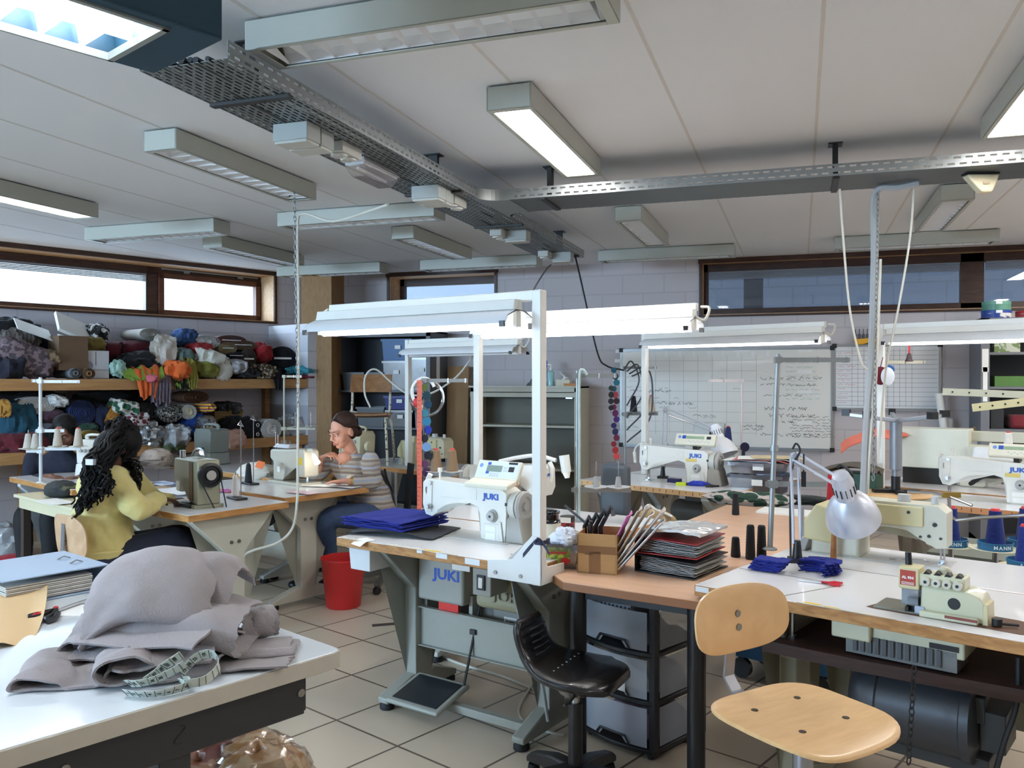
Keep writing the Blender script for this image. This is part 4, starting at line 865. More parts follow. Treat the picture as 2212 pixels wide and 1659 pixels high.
b=MB();b.box((.14,.06,.315),(.25,.04,.14));b.out('back_panel',mat('panel grey',(176,180,178),.4),r,bevel=.004)
b=MB();b.prism([(0,0),(.5,0),(.5,.06),(.4,.08),(.4,.22),(.02,.24),(-.01,.2)],-.06,.06,M=xz((0,0,0)));b.out('arm',mat('pale machine',(204,206,202),.4),r,bevel=.012)
b=MB();b.cyl((.16,-.05,.24),(.16,-.05,.27),.03,n=14);b.cyl((.3,-.05,.18),(.3,-.09,.18),.05,n=16);b.out('handwheel',machine_white,r)
# ========== lamp frames over the tables
lamp_white=mat('lamp frame white',(228,226,218),.35,var=.02);refl=mat('white reflector enamel',(226,228,230),.3,var=.02)
def work_light(label,post,rz,L,z,zb,flip=1,on=True,power=2.1):
 r=thing('work_light',label,'work light',(post[0],post[1],0),rz,'fluorescent work lights on posts')
 b=MB();b.box((0,0,(z+zb)/2),(.042,.042,z-zb));b.out('post',lamp_white,r,bevel=.004)
 b=MB();b.box((L/2+.02,0,z-.02),(L,.03,.04));b.out('beam',lamp_white,r,bevel=.003)
 x0,x1=.06,L+.03;z1=z-.045;y=-.055*flip
 b=MB();pr=[(y-.022,z1+.01),(y+.022,z1+.01),(y+.03,z1-.03),(y-.03,z1-.03)];b.prism(pr,x0,x1,M=zx((0,0,0)));b.out('channel',lamp_white,r,bevel=.002)
 sec=[(y-.03,z1-.031),(y-.085,z1-.055),(y-.10,z1-.085),(y-.098,z1-.086),(y-.083,z1-.058),(y-.02,z1-.034),(y+.02,z1-.034),(y+.083,z1-.058),(y+.098,z1-.086),(y+.10,z1-.085),(y+.085,z1-.055),(y+.03,z1-.031)]
 b=MB();b.loft([[V((x,a,c))for a,c in sec]for x in(x0-.01,x1+.01)],False);b.out('reflector',refl,r)
 b=MB();b.cyl((x0+.02,y,z1-.088),(x1-.02,y,z1-.088),.0135,n=10);b.out('tube',mat('work light tube',(248,250,255),.4,emit=power,var=0)if on else tube_off,r)
 for x in(x0+.005,x1-.005):
  for s in(-1,1):b=MB();b.box((x,y+s*.098,z1-.088),(.022,.012,.022));b.out('corner_cap',black_pl,r)
  b=MB();b.box((x,y,z1-.065),(.016,.03,.06));b.out('tube_holder',lamp_white,r)
 b=MB();b.tube(spline([(L+.04,0,z-.02),(L+.09,-.02,z-.03),(L+.08,y,z-.09),(L+.03,y,z-.07)],5),.007,7);b.out('cable',cable_white,r)
 return r
work_light('white lamp frame over the middle sewing table, post clamped to its corner',wl(TJ,1.085,.022),RJ+PI,1.12,1.838,ZJ-.07,flip=-1)
p2=D(1033,850,4.95);work_light('lamp frame right of the middle one, post lit white behind the hanging discs',p2,RJ,1.34,1.875,ZJ,flip=1)
p3=D(882,850,6.95);work_light('unlit lamp frame in front of the grey shelving, behind the middle one',p3,RT,1.22,1.82,.78,on=False)
p4=D(1393,850,6.35);work_light('lamp frame in front of the large whiteboard',p4,math.radians(-24),1.36,1.868,ZJ)
p5=D(1903,850,5.55);work_light('lamp frame at the right edge in front of the gridded whiteboard',p5,math.radians(-24),1.5,1.86,ZJ)
# ========== thread stands and cones
def cone(label,p,col,h=.115,r0=.032,r1=.017,group='thread cones',tip=(196,50,44),name='thread_cone',M=None):
 r=thing(name,label,'thread cone',p,0,group)
 b=MB();n=22;b.lathe([(r0*.9,0)]+[(r0+(r1-r0)*(i/n)+(.0006 if i%2 else-.0004),.004+(h-.01)*i/n)for i in range(n+1)]+[(r1*.8,h)],(0,0,0),18);b.out('yarn',fab(col,.08,.4),r)
 if tip:b=MB();b.cyl((0,0,h-.002),(0,0,h+.008),r1*.75,r1*.55,n=12);b.out('cone_tip',mat('cone tip %d %d %d'%tip,tip,.4),r)
 return r
def stand(label,base,h,arms,trays,m=None,rad=.008,tilt=(0,0),name='thread_stand'):
 """arms: (z, angle, length); trays: (z, angle, length, [plate positions], plate colour)"""
 m=m or galv;r=thing(name,label,'thread stand',base,0,'thread stands')
 top=V((tilt[0],tilt[1],h));at=lambda z:top*(z/h)
 b=MB();b.cyl((0,0,0),top,rad,n=10);b.lathe([(.03,0),(.03,.004),(rad+.004,.012)],(0,0,0),12);b.cyl(at(h*.5),at(h*.53),rad*1.5,n=10);b.out('pole',m,r)
 for(z,a,L)in arms:
  d=V((math.cos(a),math.sin(a),0));p=at(z);b=MB();b.bar(p-d*.015,p+d*L,.004,.02,x=(0,0,1));b.box(p,(.03,.03,.026),rz=a);ar=b.out('guide_arm',m,r)
  for q in(.55,.95):
   b=MB();b.cyl(p+d*L*q+V((0,0,-.012)),p+d*L*q+V((0,0,.012)),.004,n=6);b.out('eyelet',steel,ar)
 for(z,a,L,plates,pc)in trays:
  d=V((math.cos(a),math.sin(a),0));p=at(z);b=MB();b.bar(p-d*.03,p+d*L,.006,.022,x=(0,0,1));b.box(p,(.035,.035,.03),rz=a);ta=b.out('tray_arm',m,r)
  for q in plates:
   c=p+d*q+V((0,0,.016));b=MB();b.lathe([(.004,-.012),(.02,-.008),(.06,.001),(.062,.003),(.02,.001),(.004,.001)],c,20);pt=b.out('cone_plate',pc,ta)
   b=MB();b.cyl(c,c+V((0,0,.13)),.003,n=6);b.out('spool_pin',steel,pt)
 return r
plate_w=mat('cream cone plate',(220,216,200),.4);plate_g=mat('pale plate',(186,188,190),.35)
px=lambda r,p:V(p)
AR=math.atan2(_R.y,_R.x)
b1=G(1247,1127,ZJ)
s1=stand('grey thread stand with two empty cone plates behind the cardboard box',b1,.76,[(.735,AR+.05,.20)],[(.16,AR-.06,.27,(.095,.205),plate_g)])
for q in(.095,.205):
 d=V((math.cos(AR-.06),math.sin(AR-.06),0));c=d*q+V((0,0,.178));b=MB();b.cyl(c,c+V((0,0,.05)),.018,.011,n=12);b.out('cone_cup',mat('grey cup',(160,162,162),.5),s1)
b=MB();b.tube(spline([(.012,-.01,0),(.014,-.012,.4),(.014,-.012,.72),(.03,-.01,.765),(.05,.0,.74)],5),.007,7);b.out('cable',mat('greenish cable',(168,186,182),.5),s1)
b2=G(1663,1187,ZW);t2=D(1681,765,dist(b2)+.05)
s2=stand('tall grey thread stand at the left end of the front right worktop',b2,t2.z-ZW,[((t2.z-ZW)*.97,AR-.03,.30)],[(.27,AR-.05,.22,(),plate_g)],rad=.011,tilt=(t2.x-b2.x,t2.y-b2.y))
b3=D(1901,1040,5.6);stand('cream thread stand pole with a flat arm before the gridded whiteboard',(b3.x,b3.y,ZJ),1.62-ZJ,[(.83,AR+.0,.30)],[],m=mat('cream stand',(206,200,178),.5),rad=.012)
b4=D(1602,1010,6.3);c4=stand('pinkish thread stand with maroon and navy cones before the whiteboard',(b4.x,b4.y,ZJ),1.5-ZJ,[(.705,AR+PI,.25)],[(.205,AR+PI,.26,(.10,.22),plate_w)],m=mat('pinkish stand',(206,194,190),.45))
d4=V((math.cos(AR+PI),math.sin(AR+PI),0))
cone('navy cone on the pinkish thread stand',V((b4.x,b4.y,ZJ+.224))+d4*.10,(34,42,92),.135,group=None);cone('maroon cone on the pinkish thread stand',V((b4.x,b4.y,ZJ+.224))+d4*.22,(70,26,30),.135,group=None,tip=None)
b5=D(1350,1000,6.9);stand('thread stand with a black and a beige cone, wires tangled at its top',(b5.x,b5.y,.78),.82,[(.81,AR,.26)],[(.43,AR,.27,(.07,.215),plate_g)])
dA=V((math.cos(AR),math.sin(AR),0))
cone('black cone left of the beige one on the wire tangled stand',V((b5.x,b5.y,1.229))+dA*.07,(32,32,36),.13,group=None,tip=None);cone('beige cone right of the black one on the wire tangled stand',V((b5.x,b5.y,1.229))+dA*.215,(198,180,160),.13,group=None)
b=MB();c5=V((b5.x,b5.y,1.58))
for k in range(4):b.tube(spline([c5+V((.02*k,-.03,-.02*k)),c5+dA*(.06+.05*k)+V((0,-.03,.06-.03*k)),c5+dA*(.12+.03*k)+V((0,-.03,-.10-.1*k)),c5+dA*.02+V((0,-.03,-.3-.1*k))],6),.007,6)
one('wire_bundle','tangled grey wires tied to the top of the stand with the black cone','cables',b,mat('dark grey wires',(66,68,72),.5))
b6=G(88,1043,.78);m6=mat('white stand paint',(206,208,208),.45)
s6=stand('white thread stand with four pale cones at the far left',b6,.73,[(.70,AR+.02,.27),(.705,AR+PI,.06)],[(.235,AR+.04,.27,(.115,.255),plate_w),(.22,AR+PI,.10,(.035,.085),plate_w),(.36,AR+.05,.16,(),plate_w)],m=m6,rad=.011)
d6=V((math.cos(AR+.04),math.sin(AR+.04),0))
for q,lb in((.115,'left'),(.255,'right')):cone('pale cone on the long arm of the far left stand, %s of the two'%lb,b6+d6*q+V((0,0,.255)),(186,176,162),.12,group='pale cones of the far left stand')
for q,lb in((.035,'nearer the pole'),(.085,'at the arm end')):cone('pale cone on the short arm of the far left stand, %s'%lb,b6-d6*q+V((0,0,.24)),(184,178,168),.10,group='pale cones of the far left stand',tip=None)
b7=D(614,985,7.6);s7=stand('cream thread stand with small parts in front of the block pier',(b7.x,b7.y,0),1.535,[(1.52,AR,.16)],[(1.05,AR,.28,(.10,.24),plate_w)],m=mat('cream stand',(206,200,178),.5))
b8=G(917,1098,ZJ);t8=1.5-ZJ;s8=stand('grey thread stand behind the middle machine, orange tape hanging from it',b8,t8,[(t8-.01,AR-.02,.24)],[(.19,AR-.05,.18,(.065,.155),mat('white cone plate',(214,214,212),.35))],rad=.009)
d8=V((math.cos(AR-.05),math.sin(AR-.05),0))
cone('brown cone beside the orange tape',b8+d8*.065+V((0,0,.208)),(136,108,80),.118,.034,.021,'brown cones on the middle stand');cone('brown cone further from the orange tape',b8+d8*.155+V((0,0,.208)),(136,108,80),.118,.034,.021,'brown cones on the middle stand')
t=thing('tape_measure','orange tape measure hanging down beside the colored disc string','tape measure',b8+V((-.02,-.03,0)))
b=MB();b.sheet(lambda u,v:V((-.012+.03*v,.002*math.sin(u*9),-.05+.76*u)),12,1,.0012);b.out('tape',mat('orange tape',(214,86,44),.5),t)
b=MB()
for i in range(30):b.box((-.002 if i%5 else .003,-.004,.0+i*.024),(.01 if i%5 else .02,.001,.002))
b.out('tape_marks',ink,t)
def discs(label,top,cols,r=.022,step=.043,sway=.01,group=None):
 t=thing('disc_string',label,'felt sample string',top,AR);L=step*(len(cols)+.5)
 b=MB();b.tube([(0,.006,0),(0,.006,-L)],.0015,5);b.out('string',cable_black,t)
 for i,c in enumerate(cols):
  x=sway*((i*7)%3-1);a=.5*math.sin(i*2.1);rr=r*(.9+.2*((i*5)%3)/2);q=V((x,0,-step*(i+.6)));d=V((math.sin(a),-math.cos(a),0));b=MB();b.cyl(q,q+d*.004,rr,n=18);b.out('felt_disc',fab(c),t)
 return t
discs('string of green and blue felt discs beside the orange tape',b8+dA*.02+V((0,-.02,t8-.02)),[(84,96,48),(22,60,72),(24,62,84),(52,120,140),(42,118,156),(34,52,150),(30,32,44),(110,150,196),(26,26,34),(96,50,86),(72,34,74),(120,40,60),(36,20,30)],.023,.047)
p_=D(1329,792,5.9);discs('long string of teal, purple and red felt discs before the whiteboard edge',p_,[(26,76,90),(20,50,62),(30,90,104),(24,70,84),(150,60,70),(60,30,40),(104,34,66),(90,30,84),(64,34,92),(40,34,84),(36,34,80),(96,30,50),(120,34,46),(160,40,46),(186,60,60)],.022,.043)
p_=D(1320,830,5.8);discs('short dark disc string hanging left of the longer one',p_,[(40,52,46),(34,34,40),(30,30,36),(28,28,32)],.02,.045,0)
p_=D(920,1206,4.15);discs('maroon disc string hanging below the middle table',p_,[(150,60,100),(96,30,56),(70,24,44),(60,20,36),(44,18,30)],.02,.045)
for(u0,v0,u1,v1,d,lb,mm)in((2036,846,2300,856,4.3,'upper cream guide arm reaching in from the right edge',mat('pale green grey arm',(186,186,166),.45)),(2100,881,2300,858,3.9,'lower cream guide arm reaching in from the right edge',mat('cream arm',(204,194,150),.45))):
 a_,c_=D(u0,v0,d),D(u1,v1,d-.15);r=thing('thread_stand',lb,'thread stand',(c_.x,c_.y,0),0,'thread stands');o_=V((c_.x,c_.y,0))
 b=MB();b.bar(a_-o_,c_-o_,.005,.036,x=(0,0,1));ar=b.out('guide_arm',mm,r)
 for q in(.08,.22,.36,.5):b=MB();pp=a_.lerp(c_,q)-o_;b.cyl(pp-_F*.006,pp-_F*.0035,.0045,n=8);b.out('arm_hole',dark_gap,ar)
 b=MB();b.cyl((0,0,ZJ),(0,0,c_.z+.02),.011,n=10);b.out('pole',mm,r)
grn=mat('grey green board',(104,108,96),.5)
q0=G(2000,1192,.70);r=thing('side_table','low grey green board behind the white worktop, under the blue cones','table',(q0.x,q0.y,0),math.radians(-21.5))
b=MB();b.box((.6,.26,.69),(1.2,.5,.02));b.out('tabletop',grn,r)
for x,y in((.05,.05),(1.1,.05),(.05,.48),(1.1,.48)):b=MB();b.box((x,y,.34),(.04,.04,.68));b.out('leg',leg_grey,r)
collar=mat('printed blue collar',(30,100,142),.45)
def collar_cone(label,u,v,d,txt,two):
 p=D(u,v,d);r=thing('thread_cone',label,'thread cone',p,AR,'blue cones with printed collars')
 b=MB();b.lathe([(.012,-.012),(.04,-.010),(.095,.0),(.097,.003),(.04,-.003),(.003,-.003)],(0,0,0),28);b.out('cone_plate',mat('ivory plate',(226,220,190),.35),r)
 b=MB();b.lathe([(.064,-.002),(.068,.03),(.064,.031),(.060,.0)],(0,0,0),28);co=b.out('collar',collar,r)
 for i,ch in enumerate(txt):
  a=-PI/2-.75+i*.26;n=V((math.cos(a),math.sin(a),0));lettering(ch,.021,co,face(n*.0688+V((0,0,.015)),n),mat('collar print',(206,224,232),.5),'lettering',bold=.0004)
 a=-PI/2+.62;n=V((math.cos(a),math.sin(a),0));lettering('2',.018,co,face(n*.0688+V((0,0,.015)),n),mat('collar print',(206,224,232),.5),'lettering')
 nn=24;b=MB();b.lathe([(.036,.0)]+[(.040-.017*i/nn+(.0007 if i%2 else 0),.004+.155*i/nn)for i in range(nn+1)],(0,0,0),20);b.out('yarn',fab((26,46,118),.08,.4),r)
 b=MB();b.cyl((0,0,.158),(0,0,.168),.02,.016,n=14);b.out('cone_tip',mat('red cone tip',(214,54,60),.4),r)
 b=MB();b.cyl((0,0,.70-p.z),(0,0,.0),.012,n=8);b.out('plate_pin',steel,r);return r
collar_cone('blue thread cone nearest the needle of the beige long arm machine',2054,1178,3.6,'MANN',1)
collar_cone('second blue thread cone from the left',2150,1186,3.5,' MANN',1)
collar_cone('blue thread cone cut by the right edge, behind the front one',2216,1180,3.55,'AM',1)
collar_cone('blue thread cone lowest at the right edge',2216,1225,3.3,'AMAN',1)
q=[D(2050,1062,3.5),D(2054,1130,3.5),D(2063,1124,3.5),D(2110,1119,3.4),D(2260,1110,3.2)]
b=MB();b.tube([q[0],D(2051,1105,3.5),D(2056,1118,3.5),D(2068,1124,3.48),q[3],q[4]],.0075,8);b.tube([D(1960,1062,3.6),D(2015,1064,3.55),D(2050,1072,3.5),D(2100,1092,3.4)],.006,8);o=one('thread_guide_rod','bent steel guide rod above the blue cones','thread guide',b,steel)
b=MB();p=D(2055,1069,3.5);b.box((0,0,0),(.07,.02,.022));tag(b.out('rod_clamp',mat('brass clamp',(158,130,60),.4,.4),None,loc=p,rot=(0,0,AR)),'brass clamp on the bent guide rod','clamp')
for(u,v,z,h,lb)in((1589,1203,ZB,.085,'shortest black cone beside the worktop corner'),(1621,1208,ZB,.145,'middle tall black cone beside the worktop corner'),(1645,1206,ZB,.14,'rightmost tall black cone against the grey stand'),(1589,1112,ZB,.12,'single black cone standing far back on the brown table')):
 p=G(u,v,z);cone(lb,p,(30,32,38),h,.021,.016,'black cones on the brown table',None)
p=G(1588,1052,ZJ);cone('black cone on the table near the whiteboard',p-V((.0,-.02,0)),(28,28,32),.10,.03,.02,None,None)
p=D(2178,962,5.0);cone('white spool on the panel of the right machine',p,(226,222,214),.075,.024,.019,None)
p=G(1700,1080,ZB);cone('red cone standing between the lamp and the green box',V((D(1797,1078,4.9).x,D(1797,1078,4.9).y,ZB)),(176,36,44),.21,.032,.022,None,None)
def deskspool(label,p,col,tip):
 r=thing('spool_holder',label,'spool holder',p,-.5);b=MB();b.box((0,0,.007),(.16,.07,.014));b.out('base',black_pl,r,bevel=.005)
 b=MB();b.cyl((.055,0,.01),(.055,0,.48),.0035,n=6);b.tube([(.055,0,.478),(.055,.0,.485),(.075,-.03,.46),(.09,-.0,.45),(.06,.0,.47)],.003,5);b.out('wire_mast',steel,r)
 b=MB();b.cyl((-.02,0,.012),(-.02,0,.16),.003,n=6);b.out('spool_pin',steel,r)
 cone(label.replace('spool holder','thread cone on the spool holder'),V(p)+V((-.02,.01,.015)),col,.125,.026,.016,None,tip);return r
deskspool('black spool holder by the old olive machine',G(512,1078,.76),(232,230,232),(232,226,226));deskspool('black spool holder left of the cream domestic machine',G(540,1046,.76),(34,34,40),(40,40,44))
# ========== swing arm lamps
def swing_lamp(label,base,elbow,head,aim,m,shade,s=1.0,cap=True):
 r=thing('swing_arm_lamp',label,'desk lamp',base,0);o=V(base);e,h=V(elbow)-o,V(head)-o
 b=MB();b.box((0,0,.008),(.075,.06,.016));b.cyl((0,0,.012),(0,0,.085),.02,.012,n=12);b.cyl((0,0,-.04),(0,0,.0),.01,n=8);b.out('clamp',black_pl,r,bevel=.003)
 sd=(h-e).cross(V((0,0,1))).normalized()*.0;ux=V((e.x,e.y,0));side=(_R*.014)
 b=MB()
 for k in(-1,1):b.cyl(V((0,0,.07))+side*k,e+side*k,.0055*s,n=8)
 b.out('lower_arm',m,r)
 b=MB();up=(h-e).normalized().cross(_F).normalized()*.017
 for k in(-1,1):b.cyl(e+up*k,h+up*k*.8,.0055*s,n=8)
 b.cyl(e-_F*.015,e+_F*.015,.012*s,n=10);b.out('upper_arm',m,r)
 b=MB();b.cyl(V((0,0,.10))+side*1.5,e*.5+side*2,.005,n=8);b.out('spring',steel,r);b=MB();b.cyl(e.lerp(h,.1)-up*1.6,e.lerp(h,.5)-up*1.2,.005,n=8);b.out('spring',steel,r)
 a=V(aim).normalized();M=frame(h,a)
 R0=.036*s
 b=MB();b.lathe([(.004,-.05*s),(R0*.75,-.045*s),(R0*.98,-.02*s),(R0,.04*s),(R0*1.02,.05*s)],(0,0,0),28,M=M);sk=b.out('socket_cap',shade,r)
 for i in range(14):
  t=i*2*PI/14;b=MB();d=V((math.cos(t),math.sin(t),0));b.bar(M@(d*R0*1.0+V((0,0,-.005*s))),M@(d*R0*1.015+V((0,0,.028*s))),.003*s,.004*s,x=M.to_3x3()@d);b.out('vent_slot',dark_gap,sk)
 b=MB();pr=[(R0,.05),(.048,.062),(.066,.085),(.080,.115),(.088,.15),(.090,.165)]
 b.lathe([(q if i else R0,z*s if 1 else 0)for i,(q,z)in enumerate([(a_*s,z_)for a_,z_ in pr])]+[((a_-.002)*s,z_*s)for a_,z_ in reversed(pr[1:])],(0,0,0),36,M=M,cap=False);b.out('lamp_shade',shade,r)
 b=MB();b.ell((0,0,.095*s),(.025*s,.025*s,.035*s),14,8,M=M);b.out('bulb',mat('opal bulb',(236,236,230),.3),r)
 return r
silver=mat('silver lamp enamel',(196,198,206),.3,.35,var=.02)
bl=G(1722,1214,ZW);el=D(1716,985,3.38);hd=D(1822,1048,3.12)
sl=swing_lamp('silver swing arm lamp clamped to the front right worktop',bl,el,hd,D(1846,1130,3.22)-hd,silver,silver,1.12)
o=V(bl);b=MB();b.tube(spline([D(1808,1010,3.15)-o,D(1818,1005,3.15)-o,D(1838,1020,3.1)-o,D(1842,1040,3.1)-o],5),.005,6);b.tube(spline([D(1712,970,3.36)-o,D(1720,958,3.36)-o,D(1728,975,3.36)-o,D(1712,1010,3.36)-o,D(1707,1090,3.36)-o,D(1708,1206,3.34)-o],6),.004,6);b.out('cable',cable_black,sl)
b=MB();p=D(1736,1035,3.33)-o;b.box(p,(.018,.014,.06));b.cyl(p,p+V((0,0,.1)),.003,n=6);b.out('cord_switch',black_pl,sl)
bl=D(1432,980,6.1);el=D(1437,885,6.15);hd=D(1548,932,6.0)
swing_lamp('pale swing arm lamp behind the machine near the whiteboard',V((bl.x,bl.y,ZJ+.0)),el,hd,V((.3,-.2,-.8)),mat('pale lamp arms',(178,180,184),.4,.3),mat('pale lamp shade',(222,224,228),.35),1.1)
# ========== along the back wall
YB=8.85
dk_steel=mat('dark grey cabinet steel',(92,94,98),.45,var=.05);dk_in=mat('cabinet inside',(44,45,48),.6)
def cabinet(label,x0,x1,y0,y1,zt,m,inside,shelves,name='steel_cabinet',door_bar=None,stile=.03):
 r=thing(name,label,'cabinet',(x0,y0,0),0);W,Dp=x1-x0,y1-y0
 b=MB()
 for x in(.01,W-.01):b.box((x,Dp/2,zt/2),(.02,Dp,zt))
 b.box((W/2,Dp/2,zt-.01),(W,Dp,.02));b.box((W/2,Dp/2,.04),(W,Dp,.08));b.out('body',m,r,bevel=.002)
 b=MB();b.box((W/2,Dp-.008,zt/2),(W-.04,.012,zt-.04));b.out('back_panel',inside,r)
 b=MB()
 for x in(stile/2,W-stile/2):b.box((x,.0,zt/2),(stile,.02,zt))
 b.box((W/2,.0,zt-.03),(W,.02,.06));b.out('front_frame',m,r,bevel=.002)
 for z in shelves:b=MB();b.box((W/2,Dp/2,z),(W-.04,Dp-.03,.022));b.out('shelf',door_bar or m,r)
 return r
x0=YP(722,800,8.35).x;x1=YP(930,800,8.35).x
CB=cabinet('tall dark steel cabinet full of plastic bins beside the brown corner column',x0,x1,8.35,8.82,2.02,dk_steel,dk_in,(.5,.95,1.36),stile=.05)
b=MB();b.box((x1-x0+.001,.2,1.62),(.001,.09,.44));b.box((x1-x0+.001,.13,1.82),(.001,.14,.07));b.out('stuck_paper',paper,CB)
b=MB();b.prism([(.03,.0),(.3,.012),(.62,.0)],0,.001)if 0 else None
bin_g=glassmat('frosted clear bin',(170,174,178),.16,.25)
def crate(label,c,size,m,fill=None,lidm=None,name='storage_bin',group=None,rz=0.0):
 r=thing(name,label,'storage bin',c,rz,group);w,d,h=size;t=.004
 b=MB();b.loft([[V((x,y,0))for x,y in((-w*.46,-d*.46),(w*.46,-d*.46),(w*.46,d*.46),(-w*.46,d*.46))],[V((x,y,h))for x,y in((-w/2,-d/2),(w/2,-d/2),(w/2,d/2),(-w/2,d/2))],[V((x,y,h))for x,y in((-w/2+t,-d/2+t),(w/2-t,-d/2+t),(w/2-t,d/2-t),(-w/2+t,d/2-t))],[V((x,y,t))for x,y in((-w*.46+t,-d*.46+t),(w*.46-t,-d*.46+t),(w*.46-t,d*.46-t),(-w*.46+t,d*.46-t))]]);b.out('body',m,r)
 b=MB()
 for(x,y,sx,sy)in((0,-d/2-.004,w+.02,.012),(0,d/2+.004,w+.02,.012),(-w/2-.004,0,.012,d),(w/2+.004,0,.012,d)):b.box((x,y,h-.012),(sx,sy,.024))
 b.out('rim',lidm or m,r)
 if fill:
  b=MB();b.grid(lambda u,v:V(((u-.5)*w*.88,(v-.5)*d*.88,h*.72+.03*math.sin(u*9+w*40)*math.cos(v*8)+.04*noise3((u*4+w*9,v*4,c[0]),1))if 0<u<1 and 0<v<1 else((u-.5)*w*.9,(v-.5)*d*.9,.01)),10,8);b.out('contents',fill,r)
 b=MB();b.box((w*.05,-d/2-.0065,h*.62),(.07,.002,.04));b.out('label',paper,r)
 return r
blue_pl=mat('blue crate plastic',(46,92,140),.4);navy_pl=mat('dark blue crate',(34,46,120),.4)
cabx=lambda f:x0+(x1-x0)*f
crate('light blue crate on top of the clear bins in the dark cabinet',(cabx(.63),8.58,1.70),(.36,.34,.24),blue_pl)
crate('clear bin of pale scraps below the light blue crate',(cabx(.62),8.58,1.372),(.30,.36,.325),bin_g,fab((140,134,124)),group='clear bins in the dark cabinet')
crate('tall clear bin at the right end of the dark cabinet',(cabx(.88),8.58,1.372),(.24,.36,.36),bin_g,fab((120,60,66)),group='clear bins in the dark cabinet')
crate('grey bin at the left end of the upper shelf',(cabx(.19),8.58,1.372),(.30,.36,.2),mat('grey bin',(96,100,102),.4),fab((60,60,64)),group='grey bins in the dark cabinet')
crate('grey bin left of the clear ones on the upper shelf',(cabx(.40),8.58,1.372),(.22,.36,.2),mat('grey bin',(96,100,102),.4),fab((80,70,70)),group='grey bins in the dark cabinet')
crate('dark blue crate in the middle of the dark cabinet',(cabx(.66),8.56,1.16),(.34,.36,.15),navy_pl)
crate('clear bin below the dark blue crate',(cabx(.66),8.58,.962),(.32,.36,.19),bin_g,fab((60,80,70)),group='clear bins in the dark cabinet')
crate('clear bin with pale cord at the lower right of the dark cabinet',(cabx(.9),8.58,.962),(.2,.36,.30),bin_g,fab((150,140,126)),group='clear bins in the dark cabinet')
crate('grey bin with a white label behind the old wooden chair',(cabx(.36),8.58,.962),(.34,.36,.22),mat('grey bin',(96,100,102),.4),fab((70,70,74)),group='grey bins in the dark cabinet')
b=MB();b.box((0,0,.11),(.3,.02,.22));one('cardboard_sheet','white paper leaning on the shelf of the dark cabinet','paper',MB().box((0,0,.09),(.11,.004,.15)),paper,loc=(cabx(.14),8.42,.962+.012),rot=(-.15,.2,0))
xb=YP(975,800,8.6).x;xb1=YP(1003,800,8.6).x
one('cardboard_tube','brown cardboard sheet leaning between the dark and the beige cabinet','cardboard',MB().box((0,0,.82),(xb1-xb+.10,.03,1.64)),wood('brown hardboard',(150,112,70),(164,124,80),.7,3,(6,6,1)),loc=((xb+xb1)/2-.05,8.66,.0),rot=(-.05,0,0))
bx0=YP(1017,850,8.4).x;bx1=YP(1251,850,8.4).x
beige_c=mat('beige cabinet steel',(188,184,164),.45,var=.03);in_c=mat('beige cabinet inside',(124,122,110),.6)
BC=cabinet('low open beige cabinet with bottles on top, next to the whiteboard',bx0,bx1,8.4,8.83,1.42,beige_c,in_c,(.55,1.0),'low_cabinet',stile=.05)
b=MB();b.box(((bx1-bx0)/2,-.014,1.415),(bx1-bx0+.03,.03,.02));b.box(((bx1-bx0)/2,-.012,1.33),(bx1-bx0,.02,.045));b.out('roller_rail',beige_c,BC)
b=MB();b.box((bx1-bx0-.1,-.02,1.30),(.07,.02,.012));b.out('pull_handle',steel,BC)
b=MB()
for k in range(5):b.box((.45+.03*k,.2,.572+.008*k),(.5-.04*k,.3,.006),rz=.05*k)
o=one('paper_stack','loose dark pattern sheets lying in the low beige cabinet','paper',b,mat('brownish sheets',(120,112,100),.8),loc=(bx0,8.4,0))
def bottle(label,p,prof,m,cap_m,capz,name='bottle',pump=False):
 r=thing(name,label,'bottle',p);MB().lathe(prof,(0,0,0),18).out('body',m,r)
 b=MB();b.cyl((0,0,capz[0]),(0,0,capz[1]),capz[2],capz[2]*.9,n=14)
 if pump:b.cyl((0,0,capz[1]),(0,0,capz[1]+.035),.005,n=6);b.bar((0,0,capz[1]+.035),(-.04,0,capz[1]+.03),.012,.01)
 b.out('cap',cap_m,r);return r
P_=lambda u,y=8.55:V((YP(u,830,y).x,y,1.421))
bottle('slim clear bottle with blue cap on the low cabinet',P_(1178),[(.02,0),(.024,.005),(.024,.18),(.012,.21),(.012,.22)],glassmat('clear bottle',(220,226,232),.2),mat('blue cap',(30,80,190),.4),(.2,.27,.024))
bottle('pale green soap pump bottle on the low cabinet',P_(1190),[(.03,0),(.037,.006),(.037,.14),(.03,.155),(.014,.165),(.014,.17)],mat('mint soap',(160,206,206),.2),mat('white pump',(232,232,230),.3),(.165,.195,.014),pump=True)
r=thing('tissue_box','small cream tissue box with a tissue sticking out','tissue box',P_(1218));MB().box((0,0,.035),(.15,.09,.07)).out('box',mat('cream tissue box',(222,216,192),.7),r);b=MB();b.sheet(lambda u,v:V((.02*math.sin(v*5)+(u-.5)*.06,.02*math.cos(u*6),.07+.08*v*(1-.4*u))),5,5,.001);b.out('tissue',paper,r)
one('cardboard_box','flat orange box beside the tissue box','box',MB().box((0,0,.015),(.16,.08,.03)),mat('orange box',(206,140,84),.7),loc=P_(1236,8.5))
one('cloth','crumpled grey cloth on the low cabinet left of the bottles','cloth',MB().grid(lambda u,v:V(((u-.5)*.14,(v-.5)*.1,max(0,.07*math.sin(u*PI)*math.sin(v*PI)+.02*math.sin(u*14)*math.sin(v*9)))),14,8),fab((108,108,108)),loc=P_(1152))
wb_m=mat('whiteboard enamel',(230,228,220),.3,var=.015,scale=2,coat=.2);wb_f=mat('aluminium board frame',(158,160,160),.35,.6)
